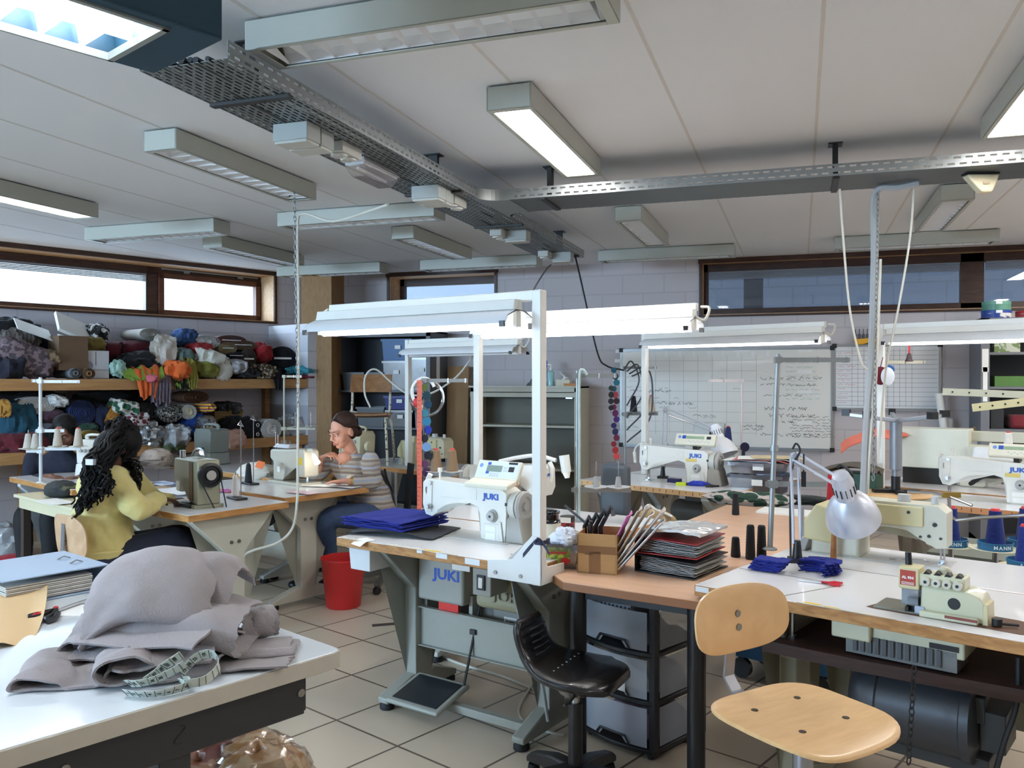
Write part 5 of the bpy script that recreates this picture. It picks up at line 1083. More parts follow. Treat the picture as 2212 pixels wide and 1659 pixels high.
def whiteboard(name,label,x0,x1,z0,z1,bm_):
 r=thing(name,label,'whiteboard',(x0,YB,0));W=x1-x0
 MB().box((W/2,-.012,(z0+z1)/2),(W,.014,z1-z0)).out('board',bm_,r)
 b=MB()
 for(cx,cz,sx,sz)in((W/2,z0,W+.02,.022),(W/2,z1,W+.02,.022),(0,(z0+z1)/2,.022,z1-z0),(W,(z0+z1)/2,.022,z1-z0)):b.box((cx,-.014,cz),(sx,.022,sz))
 b.out('frame',wb_f,r)
 for x in(0,W):
  for z in(z0,z1):b=MB();b.box((x,-.016,z),(.045,.026,.045));b.out('corner_cap',dark_gap,r,bevel=.008)
 b=MB();b.box((W/2,-.045,z0-.012),(W*.96,.06,.008));b.out('pen_tray',wb_f,r);return r
def pen(r,strokes,m,name,w=.003,y=-.0196):
 b=MB()
 for pts in strokes:
  for p,q in zip(pts,pts[1:]):b.bar((p[0],y,p[1]),(q[0],y,q[1]),w,.0008,x=(0,1,0))
 return b.out(name,m,r)
def scribble(x,z,L,hh,rnd):
 out=[];cx=x
 while cx<x+L:
  wl_=rnd.uniform(.03,.11);n=max(3,int(wl_/.008));out.append([(cx+wl_*i/n,z+hh*rnd.uniform(-.5,.6))for i in range(n+1)]);cx+=wl_+rnd.uniform(.012,.03)
 return out
W1=whiteboard('whiteboard','large whiteboard covered with handwriting and a faint timetable grid',-1.80,.295,.80,1.80,wb_m);rn=random.Random(5)
faint=mat('faint board lines',(176,178,174),.6);black_ink=mat('board marker black',(40,40,42),.6);grey_ink=mat('half wiped marker',(150,150,146),.6);green_ink=mat('pale green marker',(140,182,168),.6)
g=[[(.22+.145*i,.92),(.22+.145*i,1.74)]for i in range(9)]+[[(.08,.95+.105*i),(1.38,.95+.105*i)]for i in range(8)]
pen(W1,g,faint,'grid_line',.003)
st=[]
for(x,z,L,h)in((.10,1.37,.4,.03),(.5,1.24,.16,.03),(1.42,1.50,.5,.03),(1.42,1.44,.45,.03),(1.45,1.33,.3,.02),(1.46,1.20,.4,.035),(1.50,1.13,.38,.035),(1.54,1.07,.2,.025),(1.42,.94,.5,.03),(.12,1.25,.3,.03),(.1,1.15,.25,.03),(.75,1.12,.2,.02),(1.25,1.02,.14,.025),(1.25,.99,.12,.025)):st+=scribble(x,z,L,h,rn)
pen(W1,st,black_ink,'handwriting_text',.0035)
st=[]
for k in range(8):st+=scribble(1.70+.02*(k%2),1.14-.028*k-.02,.36,.016,rn)
pen(W1,st,black_ink,'handwriting_text',.003)
st=[]
for k in range(9):st+=scribble(.25+.15*(k%7),1.5-.1*(k%5),.07,.02,rn)
for k in range(7):st+=scribble(.06,1.62-.105*k,.14,.022,rn)
pen(W1,st,grey_ink,'handwriting_text',.003)
st=[]
for k in range(9):st+=scribble(1.66,1.66-.045*k,.28,.016,rn)
pen(W1,st,green_ink,'handwriting_text',.003)
for k in range(9):b=MB();b.box((.33+.145*k,-.021,1.755),(.028,.003,.06));b.box((.33+.145*k,-.023,1.745),(.008,.001,.02));b.out('magnet_tag',paper,W1)
for(x,z,w_)in((1.24,1.79,.16),(1.84,1.78,.14),(1.84,1.57,.13),(1.84,1.37,.13),(1.84,1.06,.14),(1.84,.80,.14),(.02,1.79,.16),(.0,1.69,.14),(-.02,1.50,.14),(.03,1.05,.12),(.02,.93,.10)):
 b=MB();b.box((x,-.022,z),(w_,.003,.035));b.box((x,-.0238,z),(w_*.5,.0006,.012));b.out('magnet_strip',paper,W1)
W2b=whiteboard('whiteboard','smaller whiteboard ruled into a grid, right of the large one',.315,1.245,1.205,1.82,mat('grid whiteboard enamel',(228,230,231),.3,var=.015,coat=.2))
pen(W2b,[[(.02,1.24+.044*i),(.91,1.24+.044*i)]for i in range(13)]+[[(.16+.053*i,1.23),(.16+.053*i,1.80)]for i in range(11)],mat('board grid line',(128,132,136),.6),'grid_line',.0028)
st=[]
for k in range(12):st+=scribble(.03,1.75-.044*k,.09,.014,rn)
pen(W2b,st,mat('red marker',(206,120,126),.6),'handwriting_text',.003)
b=MB();b.box((.07,-.022,1.815),(.11,.003,.03));b.out('magnet_strip',paper,W2b)
yel=mat('yellow rack plastic',(232,172,44),.45)
for(u0,u1,n,lb)in((1842,1879,4,'yellow spool rack with pins on the wall above the whiteboards'),(1886,1899,1,'small yellow spool rack partly hidden by the lamp frame')):
 a_,c_=YP(u0,738,YB),YP(u1,738,YB);w_=c_.x-a_.x;r=thing('spool_rack',lb,'spool rack',(a_.x,YB,a_.z-.03),0,'yellow spool racks')
 b=MB();b.prism([(0,.05),(w_,.06),(w_-.02,.015),(w_*.6,0),(.02,.0)],-.09,0,M=xz((0,-.09,0))if 0 else Matrix(((1,0,0,0),(0,0,1,0),(0,1,0,0),(0,0,0,1))));b.out('tray',yel,r,bevel=.006)
 for k in range(n):x=w_*(k+.6)/(n+.3);b=MB();b.cyl((x,-.05,.04),(x,-.05,.15),.004,n=6);b.cyl((x,-.05,.045),(x,-.05,.10),.011,n=8);b.out('spool_pin',mat('dark spool',(70,66,78),.5),r)
rx0=YP(2118,800,8.3).x
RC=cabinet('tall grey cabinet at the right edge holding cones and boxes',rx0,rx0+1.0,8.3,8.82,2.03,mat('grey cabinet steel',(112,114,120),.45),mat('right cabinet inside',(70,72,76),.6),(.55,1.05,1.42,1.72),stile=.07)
b=MB();b.box((.035,-.0115,1.66),(.05,.001,.2));b.box((.035,-.0115,1.45),(.035,.001,.3));b.out('stuck_paper',paper,RC)
one('cardboard_box','printed green box on the top shelf of the right cabinet','box',MB().box((0,0,.05),(.2,.25,.1)),blotchmat('green print',(120,140,90),(196,200,180),20),loc=(rx0+.22,8.5,1.731))
one('cardboard_box','plain green box with a white label in the right cabinet','box',MB().box((0,0,.045),(.26,.3,.09)),mat('green carton',(84,124,62),.7),loc=(rx0+.25,8.5,1.432))
one('cardboard_box','stack of black boxes in the right cabinet','box',MB().box((0,0,.09),(.1,.3,.18)),mat('black carton',(36,38,40),.6),loc=(rx0+.14,8.5,1.062))
one('cloth','folded dark red cloth in the right cabinet','cloth',MB().box((0,0,.06),(.2,.3,.12),top=(.9,.9)),fab((110,30,38)),loc=(rx0+.34,8.5,1.062),bevel=.03)
for k,c in enumerate(((196,194,190),(150,148,146),(206,198,170))):cone(('white','grey','cream')[k]+' cone on the lowest visible shelf of the right cabinet',(rx0+.13+.12*k,8.42,.562+.0),c,.2-.02*(k%2),.055,.035,'cones in the right cabinet',None)
for k,c in enumerate(((196,194,190),(150,148,146),(206,198,170))):cone(('white','grey','cream')[k]+' cone on the shelf behind the guide arms',(rx0+.13+.12*k,8.42,.562+.5),c,.17,.05,.035,'cones in the right cabinet',None)if 0 else None
def tin(label,p,rad,h,side,lid,name='tin'):
 r=thing(name,label,'tin',p);MB().lathe([(rad,0),(rad,h*.7)],(0,0,0),26).out('body',side,r);MB().lathe([(rad*1.01,h*.68),(rad*1.01,h),(rad*.98,h+.004),(.01,h+.004)],(0,0,0),26).out('lid',lid,r)
 b=MB();b.box((0,-rad-.001,h*.84),(.05,.003,.025));b.out('label',paper,r);return r
pt=V((YP(2152,690,8.5).x,8.5,2.031));tin('green lidded tin on top of the blue one on the right cabinet',pt+V((0,0,.075)),.115,.075,mat('green tin',(88,142,120),.4),mat('green tin lid',(104,158,136),.4));tin('blue printed tin below the green one on the right cabinet',pt,.12,.07,blotchmat('blue tin print',(30,60,140),(220,214,206),12,.55,.4),mat('blue tin lid',(36,70,150),.4));tin('red printed tin on the right cabinet next to the blue one',pt+V((.25,0,0)),.1,.06,blotchmat('red tin print',(150,36,40),(190,150,120),16,.55,.4),mat('red tin lid',(160,30,36),.4))
for k,(u,v0,v1,du,q)in enumerate(((2040,850,990,12,.035),(2050,905,1000,2,.045),(2020,925,1000,-2,.03),(2034,925,1000,-3,.035),(2068,905,1000,2,.035),(2008,935,1000,-2,.03))):
 a_,c_=D(u-du,v0,7.8+.05*k),D(u+du,1010,7.75+.05*k);b=MB();b.cyl(V(c_)-V(c_),a_-c_,q,n=14)
 one('paper_roll',('long white paper roll leaning above the others','thick white paper roll behind the white box','short white roll, second from the left','white paper roll in the middle of the bundle','white paper roll touching the white box','leftmost short white paper roll')[k],'paper roll',b,paper,loc=c_,group='white paper rolls')
p=D(2102,1000,7.6);r=thing('cardboard_box','white open box beside the paper rolls','box',p,.1);b=MB()
for(cx,cy,sx,sy)in((0,-.1,.24,.004),(0,.1,.24,.004),(-.12,0,.004,.2),(.12,0,.004,.2)):b.box((cx,cy,.14),(sx,sy,.28))
b.box((0,0,.002),(.24,.2,.004));b.out('box',paper,r);b=MB();b.ell((.02,0,.27),(.08,.06,.06),12,8);b.out('contents',fab((170,140,104)),r)
p=D(1964,745,5.45);r=thing('bell','small dark bell on a red ribbon under the right lamp frame','bell',p,AR);b=MB();b.box((0,0,-.03),(.012,.003,.06));b.out('ribbon',mat('red ribbon',(150,30,40),.7),r);b=MB();b.lathe([(.006,-.055),(.012,-.06),(.016,-.085),(.026,-.108),(.024,-.108),(.012,-.085),(.004,-.065)],(0,0,0),18);b.out('bell_body',mat('dark bronze',(62,48,50),.4,.6),r)
p=D(1903,772,5.5);r=thing('pincushion','maroon and white round pads hanging on the cream stand','pads',p,AR);o=p
b=MB();b.tube([(0,-.03,.0),(-.02,-.04,-.06),(-.03,-.04,-.1)],.003,5);b.out('cord',mat('maroon cord',(110,26,40),.7),r)
b=MB();b.ell((-.02,-.04,-.12),(.05,.012,.06),16,10);b.out('maroon_pad',fab((104,22,38)),r);b=MB();b.ell((.02,-.055,-.125),(.045,.012,.06),16,10);b.out('white_pad',fab((222,226,232)),r);b=MB();b.ell((.035,-.045,-.08),(.035,.01,.03),12,8);b.out('blue_pad',fab((40,84,140)),r)
p=D(1607,965,6.2);r=thing('felt_ribbon','dark blue round badge with a tail on the pinkish stand','badge',p,AR);b=MB();b.cyl((0,-.02,0),(0,-.025,0),.034,n=20);b.out('disc',fab((34,32,62)),r);b=MB();b.box((-.01,-.022,-.055),(.025,.003,.05));b.out('tail',fab((34,32,62)),r)
# ========== fabric shelves along the left wall
shelf_w=wood('spruce shelf beam',(176,128,78),(202,156,102),.55,3,(1,9,9))
SZ,SL,SD=1.498,.885,.75
s0=sP-5.2
for(z,nm,lb)in((SZ,'upper','upper spruce shelf heaped with fabric under the left windows'),(SL,'lower','lower spruce shelf heaped with fabric')):
 r=thing('wall_shelf',lb,'shelf',PWL(s0),TA);Ls=sP-s0-.002
 MB().box((Ls/2,-SD+.025,z-.05),(Ls,.05,.10)).out('front_beam',shelf_w,r,bevel=.003)
 MB().box((Ls/2,-SD/2+.02,z-.03),(Ls,SD-.06,.03)).out('shelf_board',shelf_w,r)
 for x in(.05,2.6,Ls-.06):b=MB();b.box((x,-SD+.09,(z-.045)/2)if nm=='lower' else(x,-.04,(z-.045)/2),(.06,.06,z-.045));b.out('support_post',shelf_w,r)
def SH(u,v,o):return PL(u,v,WL+NL*o,NL)
def wh(u,v,w,h,o):return(SH(u+w/2,v,o)-SH(u-w/2,v,o)).length,(SH(u,v-h/2,o)-SH(u,v+h/2,o)).length
_seed=[3]
def lump(label,u,v,w,h,o,m,cat='fabric',depth=.3,name='fabric_bundle',folds=5,rough=.16,tilt=0.0,group=None):
 c=SH(u,v,o);ww,hh=wh(u,v,w,h,o);_seed[0]+=1;sd=_seed[0]*7.3;b=MB();n,k=40,22
 def f(i,j):
  t=PI*(.03+.94*j/k);a=2*PI*i/n;d=V((math.sin(t)*math.cos(a),math.sin(t)*math.sin(a),-math.cos(t)))
  q=1+rough*(noise3(d*1.6+V((sd,0,0)))+.7*math.sin(folds*a+4*noise3(d*1.1+V((0,sd,0))))*math.sin(t)**2*.6+1.0*(.45-abs(noise3(V((d.x*2.6,d.y*2.6,d.z*1.5))+V((0,0,sd))))*1.9)+.35*(.4-abs(noise3(d*5.5+V((sd,sd,0))))*2))
  s_=V((abs(d.x)**.8*(1 if d.x>0 else-1)*ww/2,d.y*depth/2,abs(d.z)**.75*(1 if d.z>0 else-1)*hh/2))*q
  return s_
 b.loft([[f(i,j)for i in range(n)]for j in range(k+1)])
 return one(name,label,cat,b,m,loc=c,rot=(0,tilt,TA),group=group)
def roll(label,u,v,w,h,o,m,L=.5,core=None,yaw=0.0,name='fabric_roll',tip=0.0,hole=False,spiral=.012,group=None):
 """a rolled bolt, its spiral end facing out of the shelf"""
 c=SH(u,v,o);ww,hh=wh(u,v,w,h,o);r=thing(name,label,'fabric roll',c,TA+yaw,group,rot=(tip,0,TA+yaw));a,q=ww/2,hh/2;b=MB();n=30
 ring=lambda f,y,wob=0:[V(((a*f+wob)*math.cos(i*2*PI/n),y,(q*f+wob)*math.sin(i*2*PI/n)))for i in range(n)]
 rings=[ring(.9,L),ring(1,L-.02),ring(1.0,.01)]
 f=1.0;y=0
 while f>.34:rings+=[ring(f,-.0),ring(f-.05,-.004),ring(f-.07,spiral),ring(f-.10,spiral)];f-=.13
 b.loft(rings);b.out('cloth',m,r)
 b=MB()
 if hole:b.lathe([(min(a,q)*.46,.2),(min(a,q)*.46,-.012),(min(a,q)*.34,-.012),(min(a,q)*.34,.2)],(0,0,0),18,M=Matrix.Rotation(-PI/2,4,'X'),cap=False);b.out('core_tube',core or cardboard,r)
 elif core:b.box((0,-.004,0),(a*1.2,.02,max(.008,q*.16)),rz=0);b.out('core_board',core,r)
 return r
def drape(label,u0,u1,v_top,v_bot,m,back=.35,name='fabric_piece',z=None,waves=3,amp=.03,group=None,slant=0.0,th=.004):
 """cloth lying on the shelf and hanging over its beam"""
 o1=SD+.012;a,c=SH(u0,v_top,o1),SH(u1,v_top,o1);zt=SZ if z is None else z;cz=SH((u0+u1)/2,v_bot,o1).z;tz=SH((u0+u1)/2,v_top,o1).z;org=(a+c)/2;ww=(c-a).length;_seed[0]+=1;sd=_seed[0]
 H=max(tz,zt+.02)
 def f(s,t):
  x=(t-.5)*ww*(1+.15*math.sin(s*3+sd));wv=amp*math.sin(t*waves*2*PI+sd+s*1.5)
  if s<.45:k=s/.45;y=back*(1-k);zz=(H-zt)*math.sin(k*PI*.5+.35)**1+zt+.012;return V((x+.02*noise3((s*5,t*5,sd)),-(o1-y)+.0+wv*.4,max(zt+.008,zz+.6*wv+.03*noise3((t*6,s*6,sd)))))
  k=(s-.45)/.55;zz=zt+.012+(cz-zt)*k*(1-.22*abs(math.sin(t*waves*2.2+sd)))
  return V((x*(1-.25*k)+slant*k,-(o1+.015+abs(wv)*(.5+.5*k)),zz))
 b=MB();b.sheet(lambda s,t:f(s,t),24,18,th);o=WL+TL*((org-WL).dot(TL));return one(name,label,'fabric',b,m,loc=(o.x,o.y,0),rz=TA,group=group)
leafp=blotchmat('lilac leaf print',(74,62,66),(128,108,114),26,.5);bwp=blotchmat('black white print',(26,24,26),(206,200,196),20,.56);grnp=blotchmat('green wax print',(40,92,62),(214,208,200),16,.5,kind='v');leafk=blotchmat('black lime leaf print',(22,26,20),(132,164,72),24,.56);silv=blotchmat('silver scales',(40,42,42),(190,190,188),60,.5,.3,.5);sequ=blotchmat('sequin cloth',(30,60,120),(150,130,90),60,.5,.25,.6,'v');camo=blotchmat('patterned trims',(60,50,40),(180,160,130),40,.55)
WF=fab((218,216,212));U=SD
# ---- upper shelf
lump('navy bundle at the left end of the upper shelf',16,790,70,60,.55,fab((24,26,42)),depth=.4)
lump('black bundle highest at the left under the window',25,706,110,40,.25,fab((20,20,24)))
lump('grey brown pleated bundle below the white card',42,732,80,50,.4,stripemat('pleated taupe',[(92,84,78),(70,64,60),(104,96,90)],.03,axis=0),folds=9)
lump('bundle in lilac leaf print spilling to the left',58,775,130,68,.62,leafp,depth=.24,rough=.2,tilt=.42)
lump('tan bundle next to the leaf print',104,774,46,36,.6,fab((128,104,78)))
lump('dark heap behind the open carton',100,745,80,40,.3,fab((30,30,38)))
def slab_card(label,u,v,w,h,o,rot,m=paper,name='card_sheet',th=.008,dep=None,cat='card'):
 c=SH(u,v,o);ww,hh=wh(u,v,w,h,o);b=MB();b.box((0,0,0),(ww,dep or hh*1.6,th));return one(name,label,cat,b,m,loc=c,rot=rot,bevel=.001)
slab_card('white card lying tilted over the taupe bundle',72,712,80,22,.5,(.5,.33,TA),dep=.22)
slab_card('white flat carton propped up under the window',158,708,78,36,.45,(.75,.36,TA+.1),th=.03,dep=.26)
slab_card('white flap of the open carton',152,730,46,14,.62,(.2,.2,TA),dep=.12)
c=SH(147,800,.6);r=thing('cardboard_box','open brown carton among the bundles, white flaps on top','box',c,TA);b=MB()
for(cx,cy,sx,sy)in((0,-.12,.24,.004),(0,.12,.24,.004),(-.12,0,.004,.24),(.12,0,.004,.24)):b.box((cx,cy,.15),(sx,sy,.3))
b.box((0,0,.004),(.24,.24,.004));b.out('box',mat('dull carton',(112,88,66),.8),r)
lump('black and white printed bundle right of the carton',205,722,44,46,.4,bwp);lump('mustard bundle under the printed one',198,745,56,34,.48,fab((128,108,50)))
c=SH(207,817.5,.70);r=thing('cardboard_box','white carton standing on the upper shelf edge','box',c,TA);w_=wh(207,790,58,60,.7);MB().box((0,.09,w_[1]/2),(w_[0],.18,w_[1])).out('box',mat('white carton',(206,204,208),.7),r,bevel=.002);b=MB();b.box((-.0,-.0012,w_[1]*.72),(.004,.001,w_[1]*.5));b.box((0,-.0012,w_[1]*.3),(w_[0],.001,.002));b.out('cut_slot',dark_gap,r)
roll('navy roll with a dark open end on the upper shelf',184,789,34,20,.70,fab((30,40,92)),.5,hole=True,core=fab((20,24,60)));roll('grey hollow roll at the shelf edge',163,806,26,22,.76,fab((116,120,124)),.4,hole=True,core=mat('roll core grey',(150,140,130),.7));roll('brown hollow roll beside the grey one',192,807,28,24,.76,fab((128,98,72)),.45,hole=True)
roll('long dark red bolt under the cream cloth',262,760,60,44,.45,fab((92,20,34)),.4,yaw=.9)
lump('dark red stretch of the long bolt',300,755,90,40,.36,fab((92,20,34)),rough=.08)
lump('black lace heap in the middle of the upper shelf',300,786,100,52,.55,fab((26,28,32)),rough=.22,folds=8);lump('black heap behind the cream cloth',345,770,90,56,.4,fab((32,34,38)))
roll('grey beige flattened bolt on top of the heap',326,722,50,26,.55,fab((176,170,160)),.42,core=None)
lump('cream cloth hanging in folds below the grey beige bolt',355,760,52,66,.62,fab((206,198,186)),depth=.16,folds=7,rough=.25)
lump('denim blue cloth at the top of the heap',398,728,46,36,.5,fab((52,80,124)),rough=.2);roll('white oval bolt end in the middle of the upper shelf',449,738,54,30,.6,WF,.42,tip=.0)
lump('bright red cloth below the white bolt',427,754,52,28,.55,fab((168,44,44)));lump('sage grey cloth beside the cream one',392,771,44,36,.58,fab((92,112,106)),folds=8)
lump('mint cloth hanging at the shelf edge next to the white carton',254,795,32,36,.72,fab((166,202,190)),depth=.1,folds=7,rough=.25)
drape('lime green cloth spread on the shelf edge',268,350,800,826,fab((142,176,66)),.3,waves=4);drape('orange cloth with a long point hanging from the shelf',290,345,796,868,fab((222,104,46)),.25,waves=2,slant=.0);lump('orange crumpled cloth above the shelf edge',380,800,48,44,.72,fab((226,106,44)),folds=6,rough=.24)
drape('grey mauve cloth hanging far below the shelf edge',318,368,808,886,fab((118,104,114)),.12,waves=3,amp=.035);lump('small pink cloth on the shelf edge',322,818,18,16,.78,fab((206,96,110)))
drape('black and lime leaf print cloth over the shelf edge',372,408,812,848,leafk,.12);drape('olive mustard cloth hanging from the shelf edge',398,424,780,846,fab((150,142,60)),.2,waves=2);lump('olive green folded bundle',445,795,50,42,.68,fab((128,126,52)),folds=6)
lump('ivory cloth flowing down to the shelf edge',456,778,76,40,.66,fab((216,212,200)),folds=7,rough=.25,tilt=.35);lump('ivory tail of cloth at the shelf edge',484,802,34,38,.74,fab((216,212,200)),depth=.1,folds=5)
for(u,v,w,h,col,lb)in((500,735,66,22,(112,64,52),'reddish brown folded bolt high on the heap'),(525,745,60,20,(126,98,70),'beige brown folded bolt under the reddish one'),(492,752,40,26,(176,160,120),'yellowish folded bolt beside the white one'),(510,768,46,16,(34,36,66),'navy bolt with a white board core'),(537,775,34,44,(92,82,72),'grey brown bolt standing on edge')):roll(lb,u,v,w,h,.6,fab(col),.38,core=paper)
lump('clear wrapped bundle near the shelf edge',508,792,36,30,.7,mat('milky wrap',(176,172,172),.3,var=.2),folds=9,rough=.2);lump('red cloth beside the big black bolt',562,762,40,40,.5,fab((158,28,36)),tilt=.5)
roll('big black bolt with white core board at the right end of the upper shelf',610,774,56,52,.58,fab((24,24,30)),.45,core=paper,yaw=-.2);drape('black strip hanging from the right end of the upper shelf',588,607,800,850,fab((22,24,32)),.1,waves=1)
lump('pile of patterned trims at the shelf edge',568,803,44,32,.7,camo,folds=11,rough=.25);lump('black scraps left of the patterned trims',530,806,40,20,.7,fab((30,28,28)),rough=.25)
lump('turquoise cloth at the right end of the upper shelf',652,801,54,22,.62,fab((76,178,198)),folds=7,rough=.25);lump('dark red folded cloth under the turquoise one',645,814,60,10,.62,fab((140,36,56)))
# ---- lower shelf
lump('yellow ochre bundle cut by the left edge',4,882,30,40,.6,fab((170,122,50)),folds=4);lump('teal bundle at the left of the lower shelf',34,908,78,84,.55,fab((24,72,92)),rough=.2,folds=7);roll('white oval bolt above the teal bundle',80,876,84,38,.62,WF,.45);lump('white cloth tail right of the oval bolt',122,866,40,24,.6,WF,tilt=.4)
lump('dark red heap at the lower left',40,956,110,52,.6,fab((96,24,36)),folds=6,rough=.2);lump('mauve bundle under the white bolt',100,898,60,34,.5,fab((96,70,88)))
roll('blue quilted bolt standing folded',178,892,60,56,.6,fab((46,64,112)),.4,yaw=.1);lump('navy bundle right of the quilted bolt',212,905,34,70,.5,fab((26,30,56)));roll('mustard folded cloth over the machine at the left',196,938,40,18,.7,fab((156,128,44)),.3);lump('dark green bundle under the quilted bolt',178,922,60,24,.5,fab((46,76,62)))
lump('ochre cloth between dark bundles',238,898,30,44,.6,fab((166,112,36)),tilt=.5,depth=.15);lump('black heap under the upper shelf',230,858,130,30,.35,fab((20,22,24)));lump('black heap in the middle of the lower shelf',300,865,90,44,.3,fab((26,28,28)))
lump('green and white wax print cloth in the middle of the lower shelf',268,880,60,34,.62,grnp,rough=.2,tilt=.3);lump('wax print cloth with white waves',290,912,60,46,.66,blotchmat('maroon wave print',(96,34,46),(206,202,198),20,.45,kind='v'),rough=.2);lump('silver crinkled foil cloth',318,938,56,50,.70,mat('silver crinkle',(176,178,180),.25,.8,.3,10,.6,30),rough=.3,folds=9)
roll('grey hollow roll behind the silver bolt',322,886,30,30,.62,fab((92,94,94)),.45,hole=True,core=fab((60,60,60)));roll('silver scale patterned bolt end',368,893,54,40,.72,silv,.4,spiral=.006);roll('white paper roll with a label at its end',408,890,34,32,.70,paper,.4,hole=True,core=mat('roll label',(222,206,150),.6));roll('brown leather roll under the upper shelf',424,858,56,26,.62,mat('brown leather',(112,80,60),.5),.3,hole=True,core=mat('leather inside',(70,48,38),.6))
lump('striped yellow and purple cloth',442,880,26,22,.66,stripemat('yellow purple stripes',[(222,196,60),(90,50,110),(230,130,50)],.03));lump('royal blue cloth behind the sequins',415,918,60,50,.58,fab((28,70,150)),rough=.2);lump('blue and copper sequin cloth',440,932,40,60,.70,sequ,rough=.15);lump('silver sequin top of the sequin cloth',442,910,30,24,.72,mat('silver crinkle',(176,178,180),.25,.8,.3,10,.6,30))
lump('clear plastic bag with scraps',375,942,62,50,.72,mat('cloudy plastic',(170,172,174),.2,var=.25,coat=.5),rough=.28,folds=9);lump('olive green folded cloth below the plastic bag',368,966,54,24,.72,fab((70,82,50)));lump('black bundle between the bolts',350,905,60,60,.4,fab((24,24,26)))
c=SH(481,945,.42);r=thing('wicker_basket','wicker basket on the lower shelf','basket',c,TA);wk=brickmat('wicker weave',(156,124,78),(92,66,36),.03,.012,.002,.8,.5,0,'xz',.6,.1);ww,hh=wh(481,912,60,56,.42)
b=MB();b.loft([[V((x*ww*q,y*.24*q,z))for x,y in((-.5,-.5),(.5,-.5),(.5,.5),(-.5,.5))]for q,z in((.88,0),(1,hh),(.95,hh),(.84,.01))]);b.out('body',wk,r);b=MB();b.tube([(-ww/2,-.12,hh),(ww/2,-.12,hh),(ww/2,.12,hh),(-ww/2,.12,hh)],.011,8,closed=True);b.out('rim',wk,r);b=MB()
for k in(-1,0,1):b.box((k*.028,-.118,hh*.78),(.018,.012,.03))
b.out('handle_slot',dark_gap,r)
lump('dark crumpled bag sticking out of the basket',492,882,44,30,.42,mat('dark foil',(60,62,64),.3,var=.2),folds=8,rough=.28);lump('black heap right of the basket',512,930,74,60,.58,fab((20,20,24)),rough=.2);lump('blush pink cloth on the lower shelf edge',500,948,56,36,.74,fab((206,164,148)),folds=6,rough=.25,depth=.16);roll('large white roll at the right end of the lower shelf',587,928,44,46,.74,WF,.42,hole=True,core=WF);roll('small dark roll with pale end above the other one',556,918,16,16,.74,fab((30,30,34)),.4,hole=True,core=paper);roll('small dark roll with pale end below the other one',556,938,16,16,.74,fab((30,30,34)),.4,hole=True,core=paper)
lump('clear bag with tan scraps at the end of the lower shelf',632,925,50,56,.55,mat('cloudy plastic',(170,172,174),.2,var=.25,coat=.5),rough=.25,folds=8);lump('crimson cloth at the very end of the lower shelf',664,920,18,40,.6,fab((150,30,60)))
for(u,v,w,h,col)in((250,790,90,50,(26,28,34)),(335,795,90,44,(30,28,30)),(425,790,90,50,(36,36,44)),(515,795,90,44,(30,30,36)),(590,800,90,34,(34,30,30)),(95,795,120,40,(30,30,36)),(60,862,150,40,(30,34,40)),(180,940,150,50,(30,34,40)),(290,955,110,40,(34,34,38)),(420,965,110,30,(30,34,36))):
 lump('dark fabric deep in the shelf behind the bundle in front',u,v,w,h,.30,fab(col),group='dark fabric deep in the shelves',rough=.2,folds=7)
 # ========== people
def remesh(o,vox,it=4,f=.5,wr=0.0,wsize=.12):
 m=o.modifiers.new('merge','REMESH');m.mode='VOXEL';m.voxel_size=vox;m.use_smooth_shade=True
 if it:m=o.modifiers.new('relax','SMOOTH');m.factor=f;m.iterations=it
 if wr:
  t=bpy.data.textures.new('folds','CLOUDS');t.noise_scale=wsize;t.noise_depth=2
  m=o.modifiers.new('folds','DISPLACE');m.texture=t;m.strength=wr;m.mid_level=.5;m.texture_coords='LOCAL'
 return o
def rings_loft(b,secs,side,n=20):
 """secs: (centre, half width, half depth, forward); super-elliptic torso sections"""
 R=[]
 for c,a,d,f in secs:
  c=V(c);s_=V(side).normalized();f=V(f).normalized()
  R.append([c+s_*(a*math.copysign(abs(math.cos(t))**.8,math.cos(t)))+f*(d*math.copysign(abs(math.sin(t))**.85,math.sin(t)))for t in[2*PI*i/n for i in range(n)]])
 b.loft(R)
def head_parts(b,c,f,up,s=1.0):
 f=V(f).normalized();x=f.cross(V(up)).normalized();z=x.cross(f);M=Matrix((x,f,z)).transposed().to_4x4();M.translation=V(c)
 k=s
 b.ell((0,-.012*k,.028*k),(.073*k,.093*k,.088*k),22,16,M)
 b.ell((0,.022*k,-.038*k),(.058*k,.066*k,.072*k),20,14,M)
 b.ell((0,.058*k,-.088*k),(.026*k,.026*k,.021*k),14,10,M)
 for q in(-1,1):
  b.ell((q*.042*k,.05*k,-.03*k),(.026*k,.03*k,.028*k),12,8,M);b.ell((q*.032*k,.074*k,.022*k),(.024*k,.014*k,.010*k),12,8,M)
  b.ell((q*.075*k,-.012*k,-.012*k),(.009*k,.02*k,.031*k),12,10,M)
 b.tube([M@V((0,.088*k,.012*k)),M@V((0,.100*k,-.012*k)),M@V((0,.110*k,-.032*k))],[.008*k,.010*k,.013*k],10)
 for q in(-1,1):b.ell((q*.011*k,.094*k,-.036*k),(.009*k,.010*k,.008*k),10,8,M)
 b.ell((0,.086*k,-.060*k),(.024*k,.012*k,.012*k),12,8,M)
 return M
